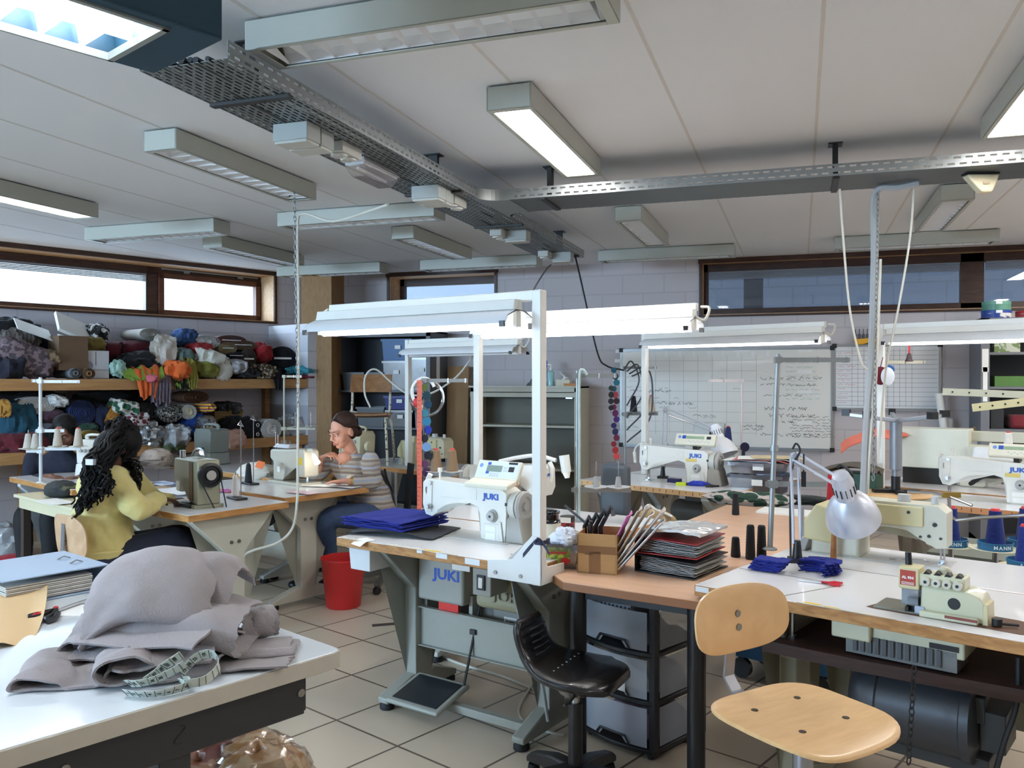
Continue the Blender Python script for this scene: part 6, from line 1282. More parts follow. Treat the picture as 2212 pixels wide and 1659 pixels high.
def face_parts(root,M,lip,brow,s=1.0,lidded=.5,skin=None):
 for q in(-1,1):
  b=MB();b.ell((q*.031*s,.079*s,.002*s),(.0135*s,.010*s,.0085*s),14,10,M);e=b.out('eye',mat('eye white',(214,206,198),.2),root);b=MB();b.ell((q*.031*s,.0865*s,-.001*s),(.006*s,.004*s,.006*s),10,8,M);b.out('iris',mat('dark iris',(52,40,32),.2),e)
  b=MB();b.ell((q*.031*s,.0792*s,.0045*s),(.0145*s,.0108*s,.0075*s),14,10,M);b.out('eyelid',skin,root)
  b=MB();b.tube([M@V((q*.014*s,.096*s,.024*s)),M@V((q*.032*s,.0935*s,.030*s)),M@V((q*.050*s,.078*s,.025*s))],[.002*s,.003*s,.0015*s],6);b.out('eyebrow',brow,root)
 b=MB();b.tube([M@V((-.023*s,.088*s,-.060*s)),M@V((-.008*s,.099*s,-.055*s)),M@V((.008*s,.099*s,-.055*s)),M@V((.023*s,.088*s,-.060*s))],[.0015*s,.004*s,.004*s,.0015*s],8)
 b.tube([M@V((-.020*s,.089*s,-.063*s)),M@V((0,.099*s,-.067*s)),M@V((.020*s,.089*s,-.063*s))],[.0015*s,.0055*s,.0015*s],8);b.out('lips',lip,root)
def hand_parts(b,w,d,n,curl=.5,right=True,s=1.0,spread=.12,th_open=.6):
 """wrist w, pointing d, back of the hand along n; five separate unequal fingers and a side thumb"""
 d=V(d).normalized();n=(V(n)-d*V(n).dot(d)).normalized();t=d.cross(n)*(1 if right else-1)
 w=V(w);k=s
 pal=[w+d*(q*k)for q in(-.01,.02,.05,.085)]
 R=[]
 for p,a,h in zip(pal,(.024,.030,.037,.038),(.017,.015,.014,.011)):R.append([p+t*(a*k*math.cos(x))+n*(h*k*math.sin(x))for x in[2*PI*i/14 for i in range(14)]])
 b.loft(R)
 for i,(off,L,r)in enumerate(((-.028,.070,.0085),(-.0095,.080,.0088),(.0095,.074,.0084),(.0275,.058,.0075))):
  base=w+d*(.080*k)+t*(off*k);a=curl*.35;dd=d+t*(off*spread*12)
  P=[base-d*.012*k,base];seg=(L*.45,L*.32,L*.25);ang=0
  for j,sg in enumerate(seg):ang+=curl*(.55+.2*j)+.03*i;v=(dd*math.cos(ang)-n*math.sin(ang)).normalized();P.append(P[-1]+v*(sg*k))
  b.tube(spline(P,3),[r*k*(1-.28*q/(3*(len(P)-1)))for q in range(3*(len(P)-1)+1)],8)
  b.ell(P[-1],r*.72*k,8,6)
 q0=w+d*.022*k-t*.026*k;q1=q0-t*(.024*k*th_open*1.4)+d*.030*k-n*.010*k;q2=q1+d*.028*k-t*.006*k-n*(.010+.012*curl)*k;q3=q2+d*.022*k+t*.004*k-n*.012*curl*k
 b.tube([q0,q1,q2,q3],[.014*k,.0115*k,.0098*k,.0075*k],9);b.ell(q3,.0078*k,8,6)
def limb(b,pts,rs,k=5):
 P=spline(pts,k);m=len(P);n=len(rs)-1;R=[]
 for i in range(m):q=i/(m-1)*n;j=min(int(q),n-1);R.append(rs[j]+(rs[j+1]-rs[j])*(q-j))
 b.tube(P,R,14)
 b.ell(P[0],R[0]*.98,14,10);b.ell(P[-1],R[-1]*.95,14,10)
def L_(root,p):return V(p)-V(root.location)
# ---------------- person in the yellow hoodie, back three quarters
skinA=mat('dark brown skin',(92,58,42),.45,var=.05,spec=.4);hoodY=mat('pale yellow sweat cloth',(220,205,136),.85,var=.03,scale=40,bump=.15,bscale=300,sheen=.2)
jeanD=mat('dark blue denim',(28,34,52),.8,var=.15,scale=60,bump=.2);hairB=mat('black curly hair',(14,12,12),.6,var=.3,scale=40,spec=.25)
pel=D(228,1192,4.62);P1=thing('person','person in a pale yellow hoodie with long black curly hair sewing at the left','person',(pel.x,pel.y,0));q=lambda u,v,d:L_(P1,D(u,v,d))
hd=q(262,968,4.80);nb=q(243,1012,4.72);fw=(q(372,1085,5.05)-hd).normalized();up=V((.28,.30,.9))
sR,sL=q(246,1038,4.56),q(272,1026,4.92);eR,eL=q(296,1100,4.52),q(340,1092,5.02);wR,wL=q(346,1077,4.78),q(366,1080,5.02)
side=(sR-sL).normalized();fwd=V((0,0,1)).cross(side);fwd=-fwd if fwd.dot(fw)<0 else fwd
b=MB();Mh=head_parts(b,hd,fw,up,1.0);b.tube([hd-V((0,0,.05)),nb,nb-V((0,0,.06))],[.05,.052,.06],12)
for e_,w_ in((eR,wR),(eL,wL)):limb(b,[e_,e_.lerp(w_,.5),w_],[.045,.04,.026])
hR=(q(388,1083,4.90)-wR);hL=(q(396,1078,5.08)-wL)
hand_parts(b,wR,hR,V((0,0,1))+hR*.2,.35,True,.95);hand_parts(b,wL,hL,V((0,0,1)),.3,False,.95)
remesh(b.out('body',skinA,P1),.0055,3)
face_parts(P1,Mh,mat('dark lips',(86,46,42),.4),hairB,1.0,skin=skinA)
b=MB();wa=q(218,1120,4.62);hp=q(226,1180,4.64);cp=q(232,1062,4.66)
rings_loft(b,[(hp-V((0,0,.03)),.19,.14,fwd),(hp,.205,.155,fwd),(wa-V((0,0,.02)),.185,.15,fwd),(wa.lerp(cp,.4),.178,.145,fwd),(cp,.185,.14,fwd),(cp.lerp((sR+sL)/2,.75)+V((0,0,.01)),.175,.115,fwd),((sR+sL)/2+V((0,0,.035)),.12,.085,fwd),(nb+V((0,0,.01)),.066,.062,fwd)],side)
for s_,e_,w_ in((sR,eR,wR),(sL,eL,wL)):limb(b,[s_,s_.lerp(e_,.5),e_,e_.lerp(w_,.55),w_.lerp(e_,.06)],[.082,.072,.063,.055,.044])
hdp=nb-fwd*.05
b.tube([hdp+side*.085+fwd*.09-V((0,0,.0)),hdp+side*.085+V((0,0,.0)),hdp-fwd*.05-V((0,0,.03)),hdp-side*.085,hdp-side*.085+fwd*.09],[.024,.04,.05,.04,.024],12)
b.ell(hdp-fwd*.06-V((0,0,.09)),(.09,.06,.085),14,10)
ho=remesh(b.out('hoodie',hoodY,P1),.011,3,.5,.030,.085)
for w_,e_ in((wR,eR),(wL,eL)):b=MB();d_=(e_-w_).normalized();b.cyl(w_+d_*.002,w_+d_*.05,.036,.041,n=16);b.out('cuff',hoodY,ho,bevel=.004)
b=MB();rings_loft(b,[(hp-V((0,0,.045)),.196,.148,fwd),(hp-V((0,0,.0)),.212,.160,fwd)],side);b.out('hem_band',hoodY,ho,bevel=.008)
b=MB();kR,kL=q(392,1172,4.78),q(400,1165,5.05);aR,aL=q(398,1345,4.85),q(420,1335,5.1)
b.ell(hp-V((0,0,.07)),(.2,.18,.11),18,12)
for k_,a_,sg in((kR,aR,1),(kL,aL,-1)):h_=hp-V((0,0,.06))+side*.09*sg;limb(b,[h_,h_.lerp(k_,.5),k_,k_.lerp(a_,.5),a_],[.115,.098,.076,.062,.05])
remesh(b.out('jeans',jeanD,P1),.012,3,.5,.012,.06)
for a_ in(aR,aL):b=MB();b.ell(V((a_.x,a_.y,.04))+fwd*.06,(.05,.05,.04),12,8);b.ell(V((a_.x,a_.y,.035))+fwd*.13,(.045,.045,.03),12,8);b.tube([V((a_.x,a_.y,.04)),V((a_.x,a_.y,.1))],.045,10);remesh(b.out('shoe',black_pl,P1),.01,3)
b=MB();rr=random.Random(8);Mi=Mh
b.ell((0,-.024,.036),(.092,.104,.098),22,16,Mh);b.ell((0,-.07,-.02),(.085,.07,.10),16,12,Mh)
for i in range(190):
 a=rr.uniform(-1,1);st=Mh@V((.07*a,rr.uniform(-.10,.03),.06+.05*rr.random()-.05*abs(a)))
 kk=rr.random()
 if i<150:m_=q(214+50*(rr.random()-.5),1000+44*(rr.random()-.5),4.50+.14*rr.random());en=q(146+84*kk+20*rr.random(),1108-56*kk+30*(rr.random()-.5),4.36+.06*rr.random());wp=[st,st-Mh.to_3x3()@V((0,.04,-.012)),m_,m_.lerp(en,.55),en]
 else:en=q(292+18*(rr.random()-.5),1052+40*(rr.random()-.5),4.62+.2*rr.random());wp=[Mh@V((.074*(1 if i%2 else-1)*(1 if rr.random()<.8 else .5),rr.uniform(-.03,.06),.03)),Mh@V((.082*(1 if i%2 else-1),.03+.04*rr.random(),-.05)),en+V((0,0,.10)),en]
 S_=spline(wp,9);ph=rr.uniform(0,6);am=rr.uniform(.006,.013)
 S_=[p+V((math.sin(j*1.25+ph),math.cos(j*1.25+ph),.4*math.sin(j*1.1+ph)))*(am*min(1,j/8))for j,p in enumerate(S_)]
 b.tube(S_,[(.0105 if i<150 else .0055)*(1-.7*j/len(S_))+.001 for j in range(len(S_))],5)
b.out('hair',hairB,P1)
b=MB();p_=q(196,998,4.34);b.box(p_,(.05,.02,.03));tag(b.out('hair_clip',mat('shiny hair clip',(200,206,214),.15,.8),P1),None,None)
# ---------------- person in the striped jumper, leaning on the far desk
skinB=mat('light skin',(206,150,126),.45,var=.04,spec=.4);jump=stripemat('striped knit',[(150,138,128),(172,162,152),(136,124,116),(182,174,162),(160,168,186),(186,180,172),(128,116,108),(168,158,146),(144,132,122),(164,172,188)],.15,.9)
jeanB=mat('mid blue denim',(62,82,116),.8,var=.15,scale=40,bump=.2);hairR=mat('dark brown hair',(58,40,33),.55,var=.35,scale=60,stretch=(1,1,8),spec=.25)
pel=D(800,1092,5.95);P2=thing('person','person in a striped grey jumper and jeans resting a hand near the chin','person',(pel.x,pel.y,0));q=lambda u,v,d:L_(P2,D(u,v,d))
hd=q(741,931,5.97);nb=q(758,975,6.02);fw=q(664,966,5.76)-hd;up=V((.05,.04,1))
sL,sR=q(800,996,5.92),q(716,998,6.20);eL,eR=q(806,1041,5.80),q(678,1032,6.02);wL,wR=q(752,1039,5.70),q(692,990,5.98)
side=(sR-sL).normalized();fwd=V((0,0,1)).cross(side).normalized();fwd=-fwd if fwd.dot(fw)<0 else fwd
b=MB();Mh=head_parts(b,hd,fw,up,1.02);b.tube([hd-V((0,0,.04))-fwd*.01,nb,nb-V((0,0,.07))],[.046,.047,.06],12)
b.ell(nb+fwd*.05-V((0,0,.045)),(.06,.06,.05),12,8)
limb(b,[eL,eL.lerp(wL,.5),wL],[.042,.038,.026]);limb(b,[eR,eR.lerp(wR,.5),wR],[.042,.038,.025])
hand_parts(b,wL,q(700,1040,5.72)-wL,V((0,0,1)),.12,False,.98,.16);hand_parts(b,wR,q(722,975,5.92)-wR,V((-.1,-.3,1)),.85,True,.98)
remesh(b.out('body',skinB,P2),.0055,3)
face_parts(P2,Mh,mat('pink lips',(176,98,92),.4),hairR,1.02,skin=skinB)
b=MB();hp=q(806,1096,6.0);wa=q(794,1060,6.02);cp=q(770,1022,6.06)
rings_loft(b,[(hp-V((0,0,.05)),.19,.14,fwd),(wa,.165,.125,fwd),(cp,.178,.14,fwd),(cp.lerp((sR+sL)/2,.8),.178,.12,fwd),((sR+sL)/2+V((0,0,.03)),.12,.075,fwd),(nb-V((0,0,.02)),.072,.06,fwd)],side)
limb(b,[sL,sL.lerp(eL,.5),eL,eL.lerp(wL,.5),eL.lerp(wL,.72)],[.068,.062,.054,.047,.042]);limb(b,[sR,sR.lerp(eR,.5),eR,eR.lerp(wR,.3)],[.066,.058,.049,.045])
ju=remesh(b.out('jumper',jump,P2),.010,3,.5,.016,.06)
b=MB();vp=nb+fwd*.058-V((0,0,.04));b.prism([(-.034,.04),(.034,.04),(.004,-.04),(-.004,-.04)],-.004,.012,M=face(vp+fwd*.028+V((0,0,-.012)),fwd+V((0,0,.35))));b.out('neckline',skinB,ju,bevel=.003)
b=MB();b.tube([nb+side*.055+fwd*.0,nb+side*.045+fwd*.07-V((0,0,.05)),nb+fwd*.10-V((0,0,.11)),nb-side*.045+fwd*.07-V((0,0,.05)),nb-side*.055],.003,6);b.out('necklace',mat('pale cord',(206,196,170),.5),P2)
b=MB();kL,kR=q(708,1122,5.70),q(672,1110,5.86);aL,aR=q(712,1248,5.97),q(668,1240,6.1)
b.ell(hp-V((0,0,.07)),(.19,.17,.11),18,12)
for k_,a_,sg in((kL,aL,-1),(kR,aR,1)):h_=hp-V((0,0,.06))+side*.085*sg;limb(b,[h_,h_.lerp(k_,.5)+V((0,0,.01)),k_,k_.lerp(a_,.5),a_],[.105,.092,.07,.06,.048])
remesh(b.out('jeans',jeanB,P2),.011,3,.5,.01,.05)
for a_ in(aL,aR):b=MB();b.ell(V((a_.x,a_.y,.045))+fwd*.05,(.05,.05,.042),12,8);b.ell(V((a_.x,a_.y,.035))+fwd*.13,(.045,.045,.03),12,8);b.tube([V((a_.x,a_.y,.04)),V((a_.x,a_.y,.12))],.045,10);remesh(b.out('shoe',black_pl,P2),.01,3)
b=MB();b.ell((0,-.030,.052),(.081,.092,.085),22,16,Mh);b.ell((0,-.045,.0),(.0785,.070,.082),18,12,Mh);b.ell((.0,-.115,-.045),(.038,.034,.042),14,10,Mh)
for i in range(80):
 a=-1+2*i/79;st=Mh@V((.074*a,.056-.03*a*a,.098-.05*a*a));md=Mh@V((.088*a,-.03,.135-.10*abs(a)));en=Mh@V((.03*a,-.11,-.03));b.tube(spline([st,md,Mh@V((.075*a,-.09,.03-.03*abs(a))),en],5),[.003,.0065]+[.0065]*13+[.004],5)
b.out('hair',hairR,P2)
b=MB();dW=(eL-wL).normalized();pw_=wL+dW*.018;b.cyl(pw_-dW*.009,pw_+dW*.009,.031,n=20);wt=b.out('watch',mat('watch strap gold',(190,160,96),.35,.6),P2);b=MB();nn=(V((0,0,1))+V((-.5,-.8,0))*.5).normalized();b.cyl(pw_+nn*.027,pw_+nn*.036,.017,n=18);b.out('watch_face',mat('watch face',(232,224,200),.3),wt)
b=MB();dr=(eR-wR).normalized();b.tube([wR+dr*.05+V((.034*math.cos(t),.034*math.sin(t),.006*math.sin(t)))for t in[2*PI*i/16 for i in range(16)]],.003,6,closed=True);b.out('bracelet',glassmat('clear bracelet',(214,206,206),.4),P2)
# ---------------- person in dark blue behind the far left machine
P3=thing('person','person with black hair in a dark blue top behind the far left stand','person',V((D(130,1000,6.5).x,D(130,1000,6.5).y,0)));q=lambda u,v,d:L_(P3,D(u,v,d))
skinC=mat('brown skin',(120,80,62),.45,var=.05,spec=.4);topN=mat('dark navy cloth',(26,30,48),.85,var=.1,bump=.2)
hd=q(140,932,6.42);nb=q(130,968,6.5);fw=V((.35,-.75,-.5));up=V((.1,-.3,1))
sR,sL=q(72,992,6.5),q(190,992,6.55);eR,eL=q(62,1040,6.36),q(215,1042,6.4);wR,wL=q(112,1030,6.12),q(172,1032,6.12)
side=(sL-sR).normalized();fwd=V((0,0,1)).cross(side).normalized();fwd=-fwd if fwd.dot(fw)<0 else fwd
b=MB();Mh=head_parts(b,hd,fw,up,1.0);b.tube([hd-V((0,0,.04)),nb,nb-V((0,0,.06))],[.048,.048,.06],12)
for e_,w_,rt in((eR,wR,True),(eL,wL,False)):limb(b,[e_,e_.lerp(w_,.5),w_],[.042,.038,.026]);hand_parts(b,w_,q(142,1032,6.0)-w_,V((0,0,1)),.4,rt,.95)
remesh(b.out('body',skinC,P3),.0065,3);face_parts(P3,Mh,mat('dark lips',(86,46,42),.4),hairB,1.0,skin=skinC)
b=MB();hp=q(130,1085,6.62);cp=q(130,1010,6.55)
rings_loft(b,[(hp-V((0,0,.04)),.19,.15,fwd),(hp.lerp(cp,.5),.17,.14,fwd),(cp,.18,.13,fwd),((sR+sL)/2-V((0,0,.01)),.17,.1,fwd),((sR+sL)/2+V((0,0,.04)),.11,.075,fwd),(nb-V((0,0,.01)),.07,.06,fwd)],side)
for s_,e_,w_ in((sR,eR,wR),(sL,eL,wL)):limb(b,[s_,s_.lerp(e_,.5),e_,e_.lerp(w_,.7)],[.07,.062,.053,.042])
remesh(b.out('top',topN,P3),.012,3,.5,.012,.06)
b=MB();b.ell(hp-V((0,0,.08)),(.19,.17,.11),16,10)
for sg in(-1,1):h_=hp-V((0,0,.07))+side*.09*sg;k_=h_+fwd*.42+V((0,0,.03));a_=V((k_.x,k_.y,.09));limb(b,[h_,h_.lerp(k_,.5),k_,k_.lerp(a_,.5),a_],[.1,.09,.07,.06,.048])
remesh(b.out('trousers',mat('black trousers',(26,26,28),.8),P3),.014,3)
b=MB();b.ell((0,-.025,.036),(.088,.098,.094),20,14,Mh);b.ell((0,-.06,-.05),(.085,.06,.10),16,12,Mh);rr=random.Random(3)
for i in range(60):
 a=rr.uniform(-1,1);st=Mh@V((.07*a,rr.uniform(-.06,.055),.10-.04*abs(a)));sx_=1 if a>0 else-1;b.tube(spline([st,Mh@V((sx_*(.085+.02*rr.random()),.0,.02)),Mh@V((sx_*(.08+.03*rr.random()),-.02+.04*rr.random(),-.10)),Mh@V((sx_*.08,-.05,-.17-.05*rr.random()))],5),.007,5)
b.out('hair',hairB,P3)
# ========== seats and drawer tower
chrome=mat('grey chair steel',(150,150,154),.35,.8);bs=beech
def squircle(t,a,c,p=.55):return(a*math.copysign(abs(math.cos(t))**p,math.cos(t)),c*math.copysign(abs(math.sin(t))**p,math.sin(t)))
def ply_chair(label,p,rz,zs,zb,bdist=.2,sw=.40,bw=.38,bh=.19,tiltb=.12,m=None,column=True):
 """work chair: local +y is the front; p on the floor below the seat centre"""
 r=thing('work_chair',label,'chair',(p[0],p[1],0),rz,'beech work chairs');m=m or bs;n=40
 def zz(x,y):return-.022*max(0,(y-.09)/.11)**2+.006*(abs(x)/.2)**2+.004*max(0,-y/.2)
 b=MB();P=[squircle(2*PI*i/n,sw/2,sw/2*.98)for i in range(n)]
 rg=[]
 for f,dz in((0.02,-.0055),(.5,-.0055),(.93,-.0055),(1,-.003),(1,.003),(.985,.0055),(.93,.0055),(.5,.0055),(.02,.0055)):rg.append([V((x*f,y*f,zs+zz(x*f,y*f)+dz))for x,y in P])
 b.loft(rg);st=b.out('seat',m,r)
 for x,y in((-.075,-.08),(.075,-.08),(-.075,.06),(.075,.06)):b=MB();b.cyl((x,y,zs+zz(x,y)+.004),(x,y,zs+zz(x,y)+.0068),.0085,n=12);b.out('screw',dark_gap if False else mat('recessed screw',(70,58,46),.4,.5),st)
 P=[squircle(2*PI*i/n,bw/2,bh/2,.7)for i in range(n)];rg=[]
 def bp(x,z,o):yy=-bdist-.035+.9*x*x-tiltb*z;return V((x,yy+o,zb+z))
 for f,o in((.02,-.0055),(.5,-.0055),(.93,-.0055),(1,-.003),(1,.003),(.93,.0055),(.5,.0055),(.02,.0055)):rg.append([bp(x*f,z*f,o)for x,z in P])
 b=MB();b.loft(rg);bk=b.out('backrest',m,r)
 for z in(.012,-.022):b=MB();b.cyl(bp(0,z,.005),bp(0,z,.0085),.009,n=14);b.cyl(bp(0,z,-.005),bp(0,z,-.014),.011,n=12);b.out('screw',screw_m,bk)
 b=MB();Q=[V((0,.06,zs-.012)),V((0,-bdist*.8,zs-.012)),V((0,-bdist-.035,zs-.002)),V((0,-bdist-.062,zs+.03)),V((0,-bdist-.055,(zs+zb)/2)),V((0,-bdist-.048,zb+bh*.3))]
 for a_,c_ in zip(Q,Q[1:]):b.bar(a_,c_,.032,.006,x=(1,0,0))if 0 else b.box((0,0,0),(.034,.006,(c_-a_).length+.004),M=frame((a_+c_)/2,c_-a_,(1,0,0)))
 b.out('back_bar',chrome,r)
 if column:
  b=MB();b.box((0,0,zs-.022),(.16,.16,.022));b.cyl((0,0,.1),(0,0,zs-.03),.024,n=16);b.cyl((0,0,.1),(0,0,zs*.5),.03,n=16);b.out('column',chrome,r)
  b=MB();b.tube([(.19*math.cos(t),.19*math.sin(t),.2)for t in[2*PI*i/28 for i in range(28)]],.009,8,closed=True)
  for k in range(3):t=2*PI*k/3;b.cyl((.03*math.cos(t),.03*math.sin(t),.2),(.19*math.cos(t),.19*math.sin(t),.2),.007,n=8)
  b.out('foot_ring',chrome,r)
  for k in range(5):t=2*PI*k/5+.3;b=MB();b.bar((.02*math.cos(t),.02*math.sin(t),.09),(.25*math.cos(t),.25*math.sin(t),.055),.04,.035);lg=b.out('base_leg',chrome,r,bevel=.005);b=MB();b.cyl((.25*math.cos(t)-.012,.25*math.sin(t),.025),(.25*math.cos(t)+.012,.25*math.sin(t),.025),.025,n=12);b.out('glide',black_pl,lg)
 return r
cs=D(1735,1552,1.98);fd=_R*.52-_F0*.85
ply_chair('beech work chair with four screw heads in the seat at the front right',cs,math.atan2(-fd.x,fd.y),cs.z,.888,.175,.365,.33,.165)
c1=D(214,1195,4.52);fd=V((fw_:=(D(372,1085,5.05)-D(262,968,4.80))).to_tuple());fd.z=0
ply_chair('beech chair behind the back of the person in the yellow hoodie',D(246,1200,4.62),math.atan2(-fd.x,fd.y),.445,.665,.22,.40,.34,.25,.1,wood('pale chair plywood',(196,156,118),(214,176,138),.4,5,(3,14,3)))
ps_=D(1243,1452,3.02);fd=_R*.88-_F0*.48;r=thing('work_stool','black moulded foam stool with a low ribbed back','stool',(ps_.x,ps_.y,0),math.atan2(-fd.x,fd.y))
foam=mat('black foam skin',(15,16,19),.27,var=.08,bump=.1,bscale=200,coat=.3)
prof=[(-.20,.185,.08),(-.197,.15,.105),(-.185,.11,.112),(-.165,.07,.115),(-.14,.042,.125),(-.10,.022,.15),(-.05,.012,.172),(.02,.006,.182),(.09,.008,.176),(.14,.004,.15),(.17,-.01,.10)]
zs_=ps_.z-.01;b=MB();R=[]
S1=spline([(y,z,w_)for y,z,w_ in prof],3)
for i,c in enumerate(S1):
 a_,c2=S1[max(i-1,0)],S1[min(i+1,len(S1)-1)];t=V((0,c2.x-a_.x,c2.y-a_.y)).normalized();nn=V((0,-t.z,t.y));th=.028 if i>8 else .024;w_=c.z;e=.35 if i in(0,len(S1)-1)else 1
 R.append([V((w_*math.copysign(abs(math.cos(x))**.75,math.cos(x)),c.x,zs_+c.y))+nn*(th*e*math.copysign(abs(math.sin(x))**.8,math.sin(x))+(.012*(abs(math.cos(x)))**3 if i<24 else 0))for x in[2*PI*k/26 for k in range(26)]])
b.loft(R);se=b.out('seat',foam,r,sharp=1.2)
for k in range(5):
 y,z=-.176+.006*k,.155-.022*k;b=MB();b.tube([(-.06,y+.022,zs_+z),(0,y+.027,zs_+z),(.06,y+.022,zs_+z)],.004,6);b.out('back_rib',mat('rib grey',(44,46,50),.4),se)  # ribs in a lighter grey than the foam
for k in range(7):b=MB();b.ell((-.105+.035*k,-.035,zs_+.041),(.004,.004,.0022),8,6);b.out('vent_dot',mat('pale vent dots',(150,154,158),.5),se)
b=MB();b.cyl((0,0,zs_-.06),(0,0,zs_-.015),.06,.09,n=18);b.cyl((0,0,.2),(0,0,zs_-.04),.016,n=14);b.out('gas_spring',mat('spring steel',(170,170,172),.25,.9),r)
b=MB();b.cyl((0,0,.08),(0,0,zs_-.1),.027,.025,n=18);b.out('column',black_pl,r)
b=MB();b.tube([(.02,.02,zs_-.05),(.12,.03,zs_-.055),(.16,.03,zs_-.05)],.005,6);b.out('height_lever',black_pl,r)
for k in range(5):
 t=2*PI*k/5+.5;d=V((math.cos(t),math.sin(t),0));s_=V((-d.y,d.x,0));b=MB();b.loft([[d*x+s_*(w_*sx)+V((0,0,z+h*sz))for sx,sz in((-1,-1),(1,-1),(1,1),(-1,1))]for x,w_,z,h in((.015,.028,.085,.035),(.12,.026,.085,.028),(.24,.023,.06,.02),(.27,.02,.045,.012))]);lg=b.out('base_leg',black_pl,r,bevel=.008);b=MB();b.lathe([(.02,0),(.024,.01),(.02,.03)],d*.245,12);b.out('glide',rubber,lg)
pc=G(1414,1648,0);pl_,pr_=G(1258,1585,0),G(1500,1560,0);fx=(pc-pl_);fx.z=0;Wd=fx.length;fx.normalize();fy=V((-fx.y,fx.x,0));Dd=.36
r=thing('drawer_tower','black framed tower of three clear plastic drawers under the brown table','drawer unit',(pl_.x,pl_.y,0),math.atan2(fx.y,fx.x))
Ht=.635;hs=[.045,.235,.425,.612];bl=mat('drawer tower black',(22,22,24),.45);milky=mat('milky drawer plastic',(196,204,216),.3,alpha=.42,var=.03)
bow=lambda x:-.035*(1-(2*x/Wd-1)**2)
def slab(z0,z1,m,name,grow=0.0):
 P=[(Wd*i/12,bow(Wd*i/12)-grow)for i in range(13)];P=[(x*(1+grow)-grow*Wd/2,y)for x,y in P]+[(Wd,Dd),(0,Dd)];b=MB();b.prism(P,z0,z1);return b.out(name,m,r,bevel=.006)
slab(Ht-.028,Ht,bl,'top_panel',.004)
for z in hs[:-1]:slab(z-.022,z,bl,'frame_shelf')
b=MB()
for x,y in((.012,.03),(Wd-.012,.012),(.012,Dd-.02),(Wd-.012,Dd-.02)):b.box((x,y,Ht/2),(.026,.03,Ht-.04))
b.out('frame_post',bl,r)
conts=[fab((146,116,128)),fab((206,200,192)),fab((150,156,170))];ging=brickmat('navy gingham',(46,56,82),(176,182,192),.02,.02,.006,.9,0,0,'xz',0,.1)
for k in range(3):
 z0,z1=hs[k]+.006,hs[k+1]-.03;b=MB();m=14
 b.sheet(lambda u,v:V((.03+(Wd-.06)*u,bow(.03+(Wd-.06)*u)*.9,z0+(z1-z0)*v+(.028*(1-v)if .34<u<.68 else 0))),14,4,.003);dr=b.out('drawer',milky,r)
 b=MB();b.sheet(lambda u,v:V((Wd-.006+.001*u,.04+(Dd-.08)*u,z0+(z1-z0)*v)),3,2,.003);b.out('drawer_side',milky,dr)
 b=MB();x0_,x1_=Wd*.34,Wd*.68;b.tube([(x0_-.02,bow(x0_)-.004,z0+.002),(x0_,bow(x0_)-.006,z0+.03),(x1_,bow(x1_)-.006,z0+.03),(x1_+.02,bow(x1_)-.004,z0+.002)],.0045,6);b.out('handle',bl,dr)
 b=MB();_seed[0]+=1;sd=_seed[0];b.grid(lambda u,v:V((.04+(Wd-.08)*u,.05+(Dd-.1)*v,z0+(.004 if u in(0,1)or v in(0,1)else .05+.06*abs(noise3((u*3+sd,v*3,1)))+.05*math.sin(u*3+k)))),14,10);cb=b.out('contents',conts[k],dr)
b=MB();b.box((Wd*.42,.03,hs[2]+.125),(.16,.02,.07),rz=.05);b.out('gingham_cloth',ging,r)
b=MB();b.box((Wd*.62,bow(Wd*.62)-.008,hs[1]+.05),(.055,.002,.055));b.out('drawer_label',paper,r)
for x,y in((.03,.03),(Wd-.03,.02),(.03,Dd-.03),(Wd-.03,Dd-.03)):b=MB();b.cyl((x,y-.012,.013),(x,y+.012,.013),.013,n=12);b.out('caster',black_pl,r)
po=G(760,1010,.78)+V((-.05,.35,0));r=thing('school_chair','old wooden school chair with flaking white tube legs standing on the grey table','chair',(po.x,po.y,.78),.35);flake=blotchmat('flaking white paint',(90,72,56),(206,200,178),60,.42);old_ply=wood('worn brown plywood',(132,92,58),(160,116,76),.35,4,(3,12,3))
b=MB();b.sheet(lambda u,v:V(((u-.5)*.38,(v-.5)*.38,.40+.012*math.cos(v*6)+.02*(u-.5)**2)),10,10,.012);b.out('seat',old_ply,r)
b=MB();b.sheet(lambda u,v:V(((u-.5)*.36,.20+.10*(1-(2*u-1)**2)*.4+.05*v,.60+.155*v)),12,5,.01);b.out('backrest',old_ply,r)
for sx in(-1,1):
 b=MB();b.tube(spline([(sx*.20,-.22,0),(sx*.18,-.18,.33),(sx*.17,-.14,.39)],5),.011,8);b.out('leg',flake,r)
 b=MB();b.tube(spline([(sx*.20,.26,0),(sx*.19,.18,.28),(sx*.18,.10,.39)],5),.011,8);b.out('leg',flake,r)
 b=MB();b.tube(spline([(sx*.165,.0,.39),(sx*.165,.15,.40),(sx*.165,.22,.48),(sx*.165,.26,.74)],5),.011,8);b.out('back_tube',flake,r)
pt_=G(1935,1062,ZJ+.0);fy_=D(1935,1060,5.0);r=thing('work_stool','upturned stool with round beech seat and black castor cross resting on the right tables','stool',(fy_.x,fy_.y,ZJ+.012),.2);zt_=D(1930,908,5.0).z-ZJ-.012
b=MB();b.lathe([(.02,.012),(.19,.012),(.2,.018),(.2,.026),(.19,.032),(.02,.032)],(0,0,0),36);b.out('seat',bs,r)
b=MB();b.box((0,0,.042),(.26,.05,.02));b.box((0,0,.042),(.05,.22,.02));b.cyl((0,0,.05),(0,0,.13),.026,n=14);b.out('seat_plate',black_pl,r)
b=MB();b.cyl((0,0,.10),(0,0,.18),.022,n=14);b.cyl((0,0,.17),(0,0,zt_),.034,n=18);b.out('column',mat('grey stool column',(136,140,146),.4,.4),r)
